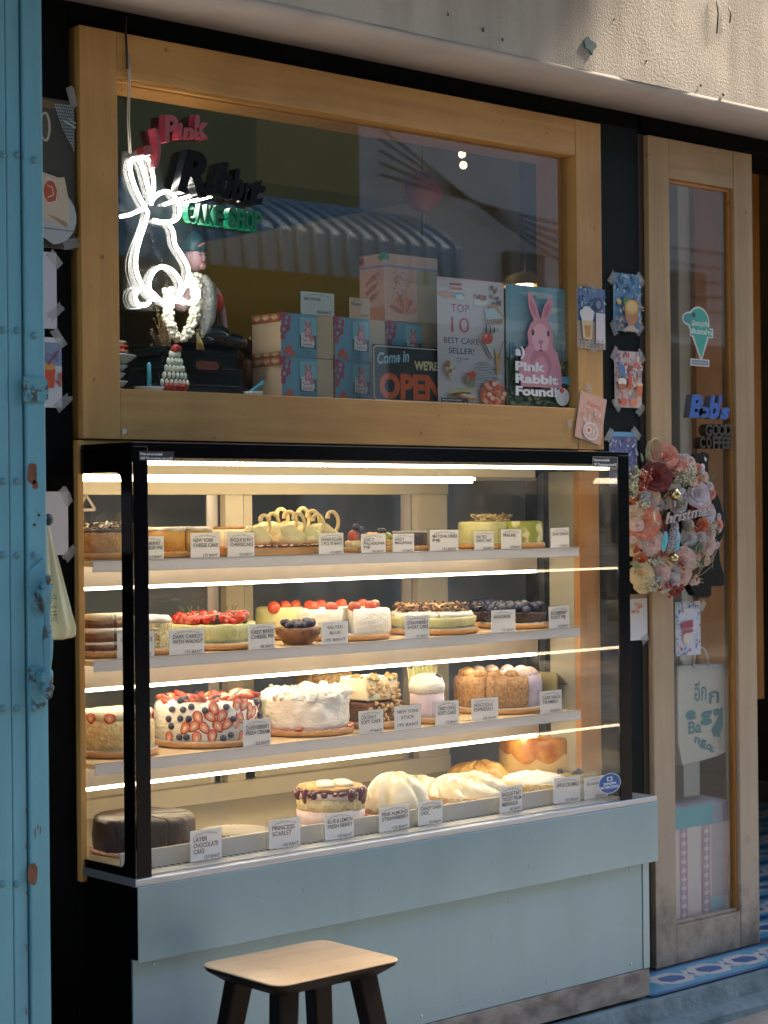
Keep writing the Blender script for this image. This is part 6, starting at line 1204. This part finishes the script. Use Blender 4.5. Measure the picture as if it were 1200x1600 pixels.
# wreath
wr = thing('flower_wreath', P(1052, 820, -.05), 'full wreath of coral and pink silk flowers with a blue bird and silver lettering', 'wreath'); WY = -.055; WZ = lambda x, y, dy=0: P(980+x/5.926, 680+y/5.926, WY+dy)
cc = P(1050, 822, -.03); mb = MB(); n = 40; mb.tube([(cc.x+.100*math.cos(2*math.pi*i/n), cc.y, cc.z+.118*math.sin(2*math.pi*i/n)) for i in range(n)], .038, mat('dark_moss_base', (.03, .045, .02), .9, c2=(.08, .05, .03), scale=60, bump=1), 12, True)
mb.v = [tuple(Vector(v_)+mnoise.noise_vector(Vector(v_)*40)*.008) for v_ in mb.v]; mb.ball(cc+Vector((0, .018, 0)), (.09, .015, .10), MC['dark_moss_base'], 20, 10, .01, 40); mb.build('base_ring', wr)
def rosemesh(m, open_=.5, seed=1):
    mb = MB(); rr_ = random.Random(seed)
    for ring, (npet, r0_, h0, lean, wid) in enumerate(((3, .07, .62, .04, 1.5), (4, .15, .60, .10, 1.1), (5, .25, .56, .20, .85), (6, .36, .48, .38, .72), (7, .46, .34, .60, .66), (7, .50, .16, .74, .66))):
        for i in range(npet):
            a0 = (i+.5*(ring % 2)+rr_.uniform(-.15, .15))*2*math.pi/npet; rows = []; hh = h0*rr_.uniform(.88, 1.1); ln = lean*open_*1.5*rr_.uniform(.85, 1.15)
            for v_ in range(6):
                t = v_/5; row = []
                for u_ in range(7):
                    s_ = (u_/6-.5)*2; ang = a0+s_*wid*(.75+.25*math.sin(t*3)); curl = max(0, t-.7)/.3
                    rr2 = r0_*(.5+.5*t)+ln*t**1.4+.05*curl*(1-abs(s_)*.3)-.04*s_*s_*t+rr_.uniform(-.006, .006)
                    z = hh*t*(1-.16*s_*s_*t)-.05*curl**2+.025*math.sin(s_*7+i*2+ring)*t
                    row.append((rr2*math.cos(ang), rr2*math.sin(ang), z))
                rows.append(row)
            mb.loop(rows, m, False, False, True, False)
    mb.ball((0, 0, .2), (.3, .3, .2), m, 10, 6)
    return mesh_only(mb, 'rose_petals')
def petalm(n, c_, c2): return mat(n, c_, .6, c2=c2, scale=3, sss=.1, contrast=(.35, .65))
ROS = {'coral': petalm('coral_silk', (.62, .17, .09), (.70, .34, .24)), 'dark': petalm('dark_red_silk', (.12, .012, .010), (.30, .05, .03)), 'pink': petalm('pink_silk', (.66, .38, .35), (.76, .58, .54)), 'peach': petalm('peach_silk', (.66, .44, .30), (.72, .56, .42)),
       'orange': petalm('orange_silk', (.62, .10, .02), (.68, .20, .05)), 'yellow': petalm('yellow_silk', (.66, .48, .22), (.72, .58, .36)), 'grey': petalm('silver_silk', (.42, .40, .42), (.62, .60, .60)), 'lilac': petalm('lilac_silk', (.54, .44, .46), (.68, .60, .60))}
RM_ = {k_: rosemesh(m, .75 if k_ not in ('orange',) else .35, i) for i, (k_, m) in enumerate(ROS.items())}
def rose(k_, x, y, rp, dy=0, name=None):
    p = WZ(x, y, dy-.012); s_ = (rp*.00150 if rp < 14 else .0065+rp*.00098)*rnd.uniform(.9, 1.08); dx = (x-500)/500; dz_ = (850-y)/800
    d_ = Vector((dx*.6-.45, -1, dz_*.5)); put(RM_[k_], name or 'silk_flower', wr, p, (d_.to_track_quat('Z', 'Y') @ Euler((0, 0, rnd.uniform(0, 6))).to_quaternion()).to_euler(), s_)
for k_, x, y, rp, dy in (('coral', 350, 205, 21, 0), ('coral', 440, 270, 17, 0), ('pink', 500, 290, 13, .0), ('dark', 262, 390, 21, -.01), ('peach', 205, 565, 15, 0), ('pink', 250, 640, 12, .01), ('coral', 150, 800, 25, -.005), ('pink', 215, 990, 18, -.01), ('grey', 140, 950, 12, 0), ('orange', 125, 1170, 15, 0), ('orange', 50, 580, 9, .01), ('yellow', 130, 1290, 15, -.005), ('yellow', 60, 1030, 11, .01), ('yellow', 150, 1385, 11, .01), ('pink', 290, 1280, 13, 0), ('pink', 500, 1170, 19, -.005), ('pink', 490, 1290, 14, 0),
        ('grey', 400, 1260, 12, 0), ('grey', 410, 1350, 11, -.005), ('lilac', 640, 540, 20, 0), ('pink', 690, 610, 14, -.003), ('lilac', 750, 720, 12, 0), ('orange', 690, 830, 13, -.004), ('orange', 640, 880, 9, 0), ('pink', 745, 900, 13, 0), ('pink', 735, 1020, 14, 0), ('grey', 560, 950, 12, -.004), ('lilac', 660, 940, 11, 0), ('coral', 600, 1180, 10, 0), ('dark', 590, 1290, 12, .01), ('dark', 450, 1420, 9, .01), ('dark', 70, 650, 9, .015), ('grey', 590, 1100, 8, 0), ('pink', 290, 1130, 10, 0), ('coral', 585, 1240, 9, .005), ('coral', 60, 860, 12, .01), ('peach', 60, 740, 12, .005), ('grey', 350, 620, 10, .005), ('lilac', 470, 640, 12, .01), ('dark', 620, 640, 8, .01), ('peach', 330, 1080, 8, .005), ('dark', 280, 860, 12, .02), ('dark', 560, 780, 10, .02)): rose(k_, x, y, rp, dy)
for i in range(130):                                     # small filler blooms all round the ring
    a_ = rnd.uniform(0, 6.28); q = rnd.uniform(.62, 1.0); x_, y_ = 450+440*q*math.cos(a_)*.92, 830+660*q*math.sin(a_)*.95
    if x_ < 20 or (370 < x_ < 500 and 780 < y_ < 1090): continue
    rose(rnd.choice(('pink', 'lilac', 'peach', 'coral', 'pink', 'grey', 'yellow', 'lilac', 'orange')), x_, y_, rnd.uniform(4, 8.5), rnd.uniform(-.006, .012))
# poinsettia of silver petals with a gilt ball
for i in range(6):
    a_ = i*math.pi/3+.3; mb = MB(); p = WZ(440, 540, -.02); L = .036; d_ = Vector((math.cos(a_), -.15, math.sin(a_))); sd_ = Vector((-math.sin(a_), 0, math.cos(a_)))*.012; mb.loop([[p-sd_*.3, p+sd_*.3], [p+d_*L*.5-sd_+Vector((0, -.006, 0)), p+d_*L*.5+sd_], [p+d_*L, p+d_*L*1.01]], ROS['grey'], False, False, True, False); mb.build('silver_petal', wr)
GLD = mat('gilt_ornament', (.60, .48, .22), .18, 1); GLT = mat('silver_glitter', (.42, .40, .34), .45, .6, c2=(.20, .19, .15), scale=900, bump=.6, bscale=700)
for nm, x, y, r_, m in (('gold_ball', 440, 548, .0150, GLD), ('glitter_ball', 562, 835, .0160, GLT), ('gold_bell', 428, 1135, .0120, GLD)): mb = MB(); mb.ball(WZ(x, y, -.035), r_, m, 18, 12); mb.build(nm, wr)
BER = mat('dark_red_berry', (.25, .025, .015), .3, c2=(.38, .08, .05), scale=60); M_BE = ms_ball('berry', BER, 1, 0, 1, 9, 6)
for cx_, cy_, n_, sp in ((155, 400, 22, 55), (150, 480, 9, 35), (340, 1100, 8, 30), (430, 1420, 14, 60), (100, 1060, 7, 30), (300, 1400, 7, 30), (660, 860, 6, 28), (500, 1200, 5, 25)):
    for i in range(n_): put(M_BE, 'berry', wr, WZ(cx_+rnd.gauss(0, sp*.6), cy_+rnd.gauss(0, sp*.6), rnd.uniform(-.035, -.02)), (0, 0, 0), rnd.uniform(.0038, .0058))
BBR = mat('baby_breath_white', (.55, .55, .42), .7); SAGE = mat('sage_green', (.20, .24, .13), .7, c2=(.34, .36, .22), scale=50)
for cx_, cy_, n_, sx_, sy_, mm in ((70, 450, 150, 45, 95, BBR), (150, 640, 60, 50, 50, BBR), (560, 380, 150, 75, 85, BBR), (500, 400, 60, 40, 60, SAGE), (240, 1370, 130, 70, 60, BBR), (270, 1180, 90, 70, 35, BBR), (660, 1040, 90, 50, 60, SAGE), (620, 1170, 60, 50, 60, BBR), (600, 330, 50, 30, 30, BBR), (800, 850, 40, 25, 60, BBR), (500, 620, 30, 60, 30, SAGE), (90, 1200, 40, 30, 40, SAGE), (130, 340, 40, 50, 20, SAGE)):
    mb = MB()
    for i in range(n_):
        p = WZ(cx_+rnd.gauss(0, sx_*.6), cy_+rnd.gauss(0, sy_*.6), rnd.uniform(-.04, -.01)); q = p+Vector((rnd.uniform(-.01, .01), .015, rnd.uniform(-.012, .0032))); mb.tube([q, p], .0004, SAGE, 3, smooth=False); mb.ball(p, rnd.uniform(.0016, .0030), mm, 5, 4)
    mb.build('filler_sprig', wr)
for (x, y, a_, L, m) in ((150, 255, 2.2, .03, LEAF), (110, 340, 2.6, .035, LEAF), (230, 690, .4, .03, mat('teal_leaf', (.10, .22, .18), .5)), (60, 560, 2.9, .03, LEAF), (470, 430, 1.0, .03, SAGE), (560, 1030, -.5, .02, MC['teal_leaf']), (760, 430, .8, .03, LEAF), (600, 1160, -.4, .03, SAGE), (330, 940, 2.8, .02, MC['teal_leaf']), (810, 870, -.9, .02, LEAF), (180, 230, 1.9, .03, LEAF), (500, 1050, .6, .028, ROS['pink']), (460, 1080, 2.5, .02, ROS['pink'])):
    p = WZ(x, y, -.018); d_ = Vector((math.cos(a_), -.2, math.sin(a_))); sd_ = Vector((-math.sin(a_), 0, math.cos(a_)))*L*.28; mb = MB(); mb.loop([[p, p+sd_*.1], [p+d_*L*.4-sd_, p+d_*L*.4+sd_+Vector((0, -.004, 0))], [p+d_*L, p+d_*L*1.01]], m, False, False, True, False); mb.build('leaf', wr)
mb = MB(); TW = mat('pale_twig', (.50, .38, .24), .6)
for i in range(60):
    a_ = rnd.uniform(0, 6.28); q = rnd.uniform(.7, 1.05); p = Vector((cc.x+.11*q*math.cos(a_), WY-.03+rnd.uniform(-.01, .015), cc.z+.135*q*math.sin(a_))); d_ = Vector((-math.sin(a_)+rnd.uniform(-.6, .6), rnd.uniform(-.2, .2), math.cos(a_)+rnd.uniform(-.6, .6)))*rnd.uniform(.015, .035); mb.tube([p-d_, p+Vector((rnd.uniform(-.006, .006), -.004, rnd.uniform(-.006, .006))), p+d_], .0006, TW, 4)
mb.build('twigs', wr)
mb = MB(); hk = WZ(215, 130, .0)
for i in range(7): mb.tube([hk+Vector((.016*math.cos(t)*(1+.08*i)+.001*i, -.004*i*.5, .024*math.sin(t)*(1+.05*i)-.005)) for t in [2*math.pi*j/18 for j in range(18)]], .0013, TW, 5, True)
mb.build('raffia_loop', wr)
# bird
bd = MB(); BG = mat('speckled_grey_feather', (.12, .13, .16), .7, c2=(.42, .42, .46), scale=260, contrast=(.42, .58), bump=.3); BB_ = mat('sky_blue_feather', (.08, .42, .52), .6, c2=(.12, .50, .58), scale=60)
J = [(WZ(440, 850, -.05), .0115), (WZ(432, 900, -.05), .013), (WZ(420, 970, -.05), .0175), (WZ(405, 1040, -.045), .013), (WZ(375, 1090, -.04), .006)]
rings = []
for p, r_ in J: rings.append([p+Vector((r_*math.cos(t), r_*.8*math.sin(t), 0)) for t in [2*math.pi*j/14 for j in range(14)]])
rings = [[J[0][0]+Vector((.002*math.cos(t), .002*math.sin(t), .014)) for t in [2*math.pi*j/14 for j in range(14)]], [J[0][0]+Vector((.009*math.cos(t), .009*math.sin(t), .010)) for t in [2*math.pi*j/14 for j in range(14)]]]+rings
bd.loop(rings, BG); o_b = bd.build('bird', wr)
for s_, x, y in ((1, 462, 985), (-1, 345, 985)): mb = MB(); mb.ball(WZ(x, y, -.055), (.0085, .006, .025), BB_, 12, 9, M=Matrix.Rotation(.22*1, 3, 'Y')); mb.build('bird_wing', o_b)
mb = MB(); mb.ball(WZ(432, 830, -.062), .0018, FD, 8, 6); mb.build('bird_eye', o_b)
# silver script word
SLV = mat('silver_tinsel_script', (.70, .60, .60), .25, .8, c2=(.85, .80, .78), scale=200)
mb = MB(); p = WZ(290, 840, -.075); q = WZ(800, 725, -.075); U = Vector((q.x-p.x, 0, q.z-p.z)).normalized(); V = Vector((-U.z, 0, U.x)); mb.text('C', WZ(262, 838, -.075), U, V, .046, SLV, .004, 0, .1, -.005, .020); mb.text('hristmas', WZ(360, 822, -.075), U, V, .026, SLV, .004, 0, .35, .018, (q.x-p.x)*.86); mb.build('script_lettering', wr)
# panel behind the pane, tote bag, fabric package
photo_print(1055, 940, 1094, 1024, .0165, 'blue and white panel with a dark red emblem, taped inside the door glass', 'blue_panel', ((1098, 946, .03, .9), (1066, 1026, .02, .3)))
tb = thing('tote_bag', P(1098, 1195, .04), 'white paper bag printed with teal Thai and Bangkok lettering inside the door glass', 'bag'); bx = [(1058, 1040), (1130, 1036), (1138, 1100), (1142, 1172), (1120, 1182), (1092, 1190), (1066, 1196), (1059, 1160)]
bw_ = [P(x, y, .045) for x, y in bx]; mb = MB(); mb.prism([(p.x, p.z) for p in bw_], .044, .075, mat('white_bag_paper', (.55, .53, .50), .5, c2=(.62, .60, .57), scale=9, bump=.4, bdist=.01)); mb.build('bag_body', tb, .003)
mb = MB(); mb.tube([P(1095, 1042, .043)+Vector((.03*math.cos(t), 0, .05*math.sin(t))) for t in [math.pi*j/12 for j in range(13)]], .003, MC['white_bag_paper'], 6); mb.build('handle', tb)
a = art_rect(1058, 1036, 1142, 1196, .0435); TL = (.05, .24, .30); a.text('อีก', .32, .64, .17, TL, width=.22, bold=.02); a.text('ก', .58, .60, .15, (.05, .20, .26), width=.2, bold=.02); a.text('e', .15, .47, .12, TL, width=.20, bold=.06); a.text('g', .42, .44, .13, TL, width=.22, bold=.06); a.text('a', .66, .48, .09, TL, width=.16, bold=.04)
a.text('Ba', .20, .33, .12, TL, width=.24, bold=.03); a.text('ng', .30, .24, .09, TL, width=.22, bold=.03, rot=-.3); a.text('ko', .44, .17, .08, TL, width=.18, bold=.03, rot=-.2); a.text('k', .60, .12, .08, TL, width=.08, bold=.03); a.poly([(.62, .34), (.74, .44), (.80, .54), (.84, .56), (.84, .38), (.78, .26), (.66, .27)], TL); a.line([(.76, .27), (.76, .19)], .0012, TL); a.line([(.80, .27), (.80, .19)], .0012, TL); a.build('print', tb)
fp = thing('fabric_bale', P(1100, 1445, .05), 'white cloth with purple floral stripes and cyan top edge inside the door pane', 'fabric'); a0 = [(1056, 1262), (1144, 1250), (1144, 1424), (1060, 1444)]
x0, x1 = 3.70, 3.985; zt_ = P(1098, 1256, .05).z; mb = MB(); n = 24; rg = [[(x0+(x1-x0)*i/n, .046+.004*math.sin(i*.9), .1195), (x0+(x1-x0)*i/n, .046+.004*math.sin(i*.9+.5), zt_+.006*math.sin(i*.4)), (x0+(x1-x0)*i/n, .14, zt_+.004), (x0+(x1-x0)*i/n, .14, .1195)] for i in range(n+1)]; mb.loop(rg, mat('white_cloth', (.52, .48, .54), .6), True, False, True); mb.build('cloth', fp)
a = Art((x0, .0405, .1195), (1, 0, 0), (0, 0, 1), x1-x0, zt_-.1195); PU = (.30, .20, .38); CY_ = (.14, .46, .55); a.rect(0, 0, 1, 1, (.52, .48, .54)); a.rect(0, .86, 1, 1, CY_); a.rect(.74, .86, 1, 1, (.35, .42, .56)); a.rect(.72, 0, .92, .86, (.24, .30, .42)); a.rect(.88, .35, 1, 1, (.30, .24, .44)); a.rect(.70, 0, .9, .36, (.16, .40, .54))
for u in (.27, .58):
    a.rect(u, 0, u+.11, .86, PU)
    for k_ in range(14): v = .04+k_*.06; a.ell(u+.055, v, .032, .018, (.56, .52, .60), wob=.35, n=12); a.ell(u+.055, v+.03, .012, .008, (.5, .45, .55), n=6)
a.build('print', fp)
# ------------------------------------------------------------------ blue folding gate
gt = thing('folding_gate', (1.75, -.2, .03), 'light blue painted steel folding gate with rivets and rusty chips at the left edge', 'gate'); GY = -.20
gx = [P(x, 800, GY).x for x in (-60, -22, 15.5, 37.5, 40.5, 70)]
for (a_, b_, dy) in ((gx[0], gx[1]-.001, 0), (gx[1], gx[2]-.0008, .0), (gx[2]+.0004, gx[3], .0), (gx[4], gx[5], -.006)):
    mb = MB(); mb.box(a_, b_, GY+dy, GY+.035, .03, 3.0, BLUE); mb.build('bar', gt, .0025)
mb = MB(); mb.box(gx[3], gx[4], GY+.012, GY+.03, .03, 3.0, FD); mb.build('gap_strip', gt)
rows = (-30, 242, 516, 752, 867, 1107, 1381, 1660)
M_RV = mesh_only(MB().lathe([(1, 0), (.95, .3), (.6, .65), (.01, .8)], (0, 0, 0), BLUEH, 14), 'rivet')
for i, yy in enumerate(rows):
    for px, dy in ((4, 0), (26, 0), (53, -.006)):
        if px == 53 and i in (3, 6, 7): continue
        p = P(px, yy+(8 if px == 53 and i < 3 else 0), GY+dy); put(M_RV, 'rivet', gt, p, (math.pi/2, 0, 0), .0062)
def patch(par, px, py, w_, h, m, nm):
    c = P(px, py, GY-.0063); n = 16; mb = MB(); pts = []
    for i in range(n): a_ = 2*math.pi*i/n; q = 1+.28*mnoise.noise(Vector((math.cos(a_)*2+px, math.sin(a_)*2, py))); pts.append((c.x+w_*q*math.copysign(abs(math.cos(a_))**.7, math.cos(a_)), c.z+h*q*math.copysign(abs(math.sin(a_))**.7, math.sin(a_))))
    mb.add([(x, c.y, z) for x, z in pts], [tuple(range(n))], m); mb.build(nm, par)
RST = mat('brown_rust', (.12, .045, .022), .85, c2=(.17, .075, .04), scale=60)
patch(gt, 50, 740, .010, .018, RST, 'rust_patch'); patch(gt, 55, 757, .006, .008, RST, 'rust_patch'); patch(gt, 51, 1366, .010, .019, RST, 'rust_patch')
for px, py in ((40.8, 1268), (40.8, 1322), (41.5, 1395), (41, 1480), (41.2, 1580), (59, 1292), (63, 1297), (55, 1302)): patch(gt, px, py, .0012, rnd.uniform(.002, .009), RST, 'paint_chip')
DK = mat('dark_hole', (.01, .01, .01), .6)
for px, py in ((61, 805), (54, 820)): c = P(px, py, GY-.0062); mb = MB(); mb.lathe([(.0028, 0), (.0027, .0003), (.001, .0004)], (0, 0, 0), DK, 10, M=Matrix.Translation(c) @ Matrix.Rotation(math.pi/2, 4, 'X')); mb.build('screw_hole', gt)
# bracket plate
x0, x1, z0, z1 = RC(38, 590, 76, 627, GY-.012); mb = MB(); n_ = 6; pts = [(x0, z0), (x1-.006, z0), (x1, z0+.006), (x1, z1-.006), (x1-.006, z1), (x0, z1)]; mb.prism(pts, GY-.0115, GY-.0065, BLUEH); bk = mb.build('bracket', gt, .001)
for px, py, r_ in ((52, 604, .0036), (47, 619, .0048)): put(M_RV, 'rivet', gt, P(px, py, GY-.0115), (math.pi/2, 0, 0), r_)
patch(gt, 71, 605, .003, .009, RST, 'rust_patch')
# slide bolt
BY = GY-.007; g = lambda x, y: (P(x, y, BY).x, P(x, y, BY).z)
lb = MB(); lb.prism([g(43, 893), g(66, 872), g(70, 880), g(71, 960), g(43, 945)], BY-.005, BY, BLUEH); lb.build('bolt_plate', gt, .001); lb = MB(); lb.prism([g(43, 1043), g(71, 1043), g(71, 1100), g(62, 1108), g(46, 1088)], BY-.005, BY, BLUEH); bp = lb.build('bolt_plate', gt, .001)
mb = MB(); bx_, _ = g(63, 900); yb = BY-.018; prof = [(.004, 898), (.008, 901), (.0085, 908), (.006, 911), (.0105, 914), (.0105, 919), (.0085, 921), (.0085, 943), (.006, 947), (.0055, 975), (.0075, 985), (.0095, 1000), (.0085, 1025), (.006, 1040), (.0055, 1046), (.009, 1050), (.009, 1066), (.007, 1070), (.0105, 1073), (.0105, 1079), (.008, 1082), (.0085, 1085), (.006, 1091), (.001, 1094)]
mb.lathe([(r_, P(63, y, yb).z) for r_, y in reversed(prof)], (bx_+.002, yb, 0), BLUEH, 14, .0006, 80); mb.build('bolt_rod', gt)
for y0_, y1_ in ((921, 943), (1050, 1066)): a_ = P(56, y0_, BY-.004); b_ = P(74, y1_, BY-.02); mb = MB(); mb.box(a_.x, b_.x, BY-.024, BY-.002, b_.z, a_.z, BLUEH); mb.build('bolt_keeper', gt, .003)
for px, py in ((53, 935), (51, 1052), (52, 1105), (54, 869)): put(M_RV, 'rivet', gt, P(px, py, BY-.004), (math.pi/2, 0, 0), .0052)
kp = P(68, 812, GY+.012); kp.x = gx[5]-.001; mb = MB(); mb.tube([kp, kp+Vector((.012, .0, 0))], .0042, BLUEH, 8); mb.ball(kp+Vector((.016, 0, 0)), (.0075, .0095, .0105), BLUEH, 14, 9); mb.build('knob', gt)
# yellow plastic bag hanging from the knob
pb = thing('plastic_bag', P(75, 820, -.135), 'pale yellow translucent plastic bag hanging from the gate knob', 'plastic bag'); YB = mat('yellow_bag_film', (.58, .56, .30), .35, c2=(.66, .64, .42), scale=12, bump=.5, bscale=18, bdist=.012, stretch=(2, 2, .6), sss=.15)
rg = []
for (yy, xl, xr, dp) in ((812, 69, 74, .0032), (840, 64, 82, .010), (880, 58, 92, .018), (920, 52, 102, .026), (960, 48, 112, .032), (980, 46, 118, .034), (993, 48, 117, .030), (996, 52, 112, .02)):
    ring = []; A_ = P(xl, yy, -.135); B_ = P(xr, yy, -.135)
    for j in range(26):
        t = 2*math.pi*j/26; u = .5-.5*math.cos(t); fold = math.sin(u*19+yy*.004)*.004*min(1, (yy-812)/60); ring.append((A_.x+(B_.x-A_.x)*u, -.135+dp*.35*math.sin(t)+fold, A_.z+(B_.z-A_.z)*u-(.004*math.sin(u*3.1) if yy > 985 else 0)))
    rg.append(ring)
mb = MB(); mb.loop(rg, YB); mb.build('film', pb)
a = Art(P(66, 978, -.1555), (1, 0, 0), (0, 0, 1), .055, .05); DKT = (.10, .09, .07); a.line([(.3, .95), (.46, 1.1), (.55, .95), (.3, .95)], .0012, DKT); a.text('noodle', .05, .60, .13, DKT, width=.5); a.text('汤', .32, .16, .32, DKT, width=.24); a.build('print', pb)
# ------------------------------------------------------------------ stool
SC = Vector((2.140, -.452, 0)); sg = thing('stool', (SC.x, SC.y, .03), 'low stool with a pale worn wooden top and dark legs', 'stool'); ST_ = .46
def rrect(hx, hy, r, z, n=6):
    pts = []
    for sx_, sy_, a0 in ((1, 1, 0), (-1, 1, 90), (-1, -1, 180), (1, -1, 270)):
        for k_ in range(n+1): a_ = R(a0+90*k_/n); pts.append((SC.x+sx_*(hx-r)+r*math.cos(a_), SC.y+sy_*(hy-r)+r*math.sin(a_), z))
    return pts
DKW = mat('dark_stained_wood', (.003, .002, .0015), .45, spec=.15, c2=(.009, .005, .003), scale=8, stretch=(4, 4, 1)); TOPW = wood('worn_stool_top', 0, (.66, .47, .27), (.76, .57, .36), rough=.33)
mb = MB(); mb.loop([rrect(.118, .088, .02, ST_-.026), rrect(.140, .110, .026, ST_-.010), rrect(.1435, .1135, .027, ST_-.0022)], DKW, True, False, False); mb.build('seat_edge', sg, .001)
mb = MB(); mb.loop([rrect(.1432, .1132, .027, ST_-.0021), rrect(.1425, .1125, .0265, ST_-.0003), rrect(.141, .111, .026, ST_)], TOPW, True, False, False); mb.build('seat', sg)
for sx_ in (-1, 1):
    for sy_ in (-1, 1):
        mb = MB(); t0 = Vector((SC.x+sx_*.088, SC.y+sy_*.062, ST_-.02)); t1 = Vector((SC.x+sx_*.150, SC.y+sy_*.118, .031)); rg = []
        for p, q in ((t0, .021), (t0.lerp(t1, .5), .019), (t1, .016)): rg.append([p+Vector((a_*q, b_*q*.8, 0)) for a_, b_ in ((-1, -1), (1, -1), (1, 1), (-1, 1))])
        mb.loop(rg, DKW, True, False, False); mb.build('leg', sg, .003)
for sy_ in (-1, 1): mb = MB(); mb.box(SC.x-.115, SC.x+.115, SC.y+sy_*.09-.008, SC.y+sy_*.09+.008, .20, .235, DKW); mb.build('stretcher', sg, .002)
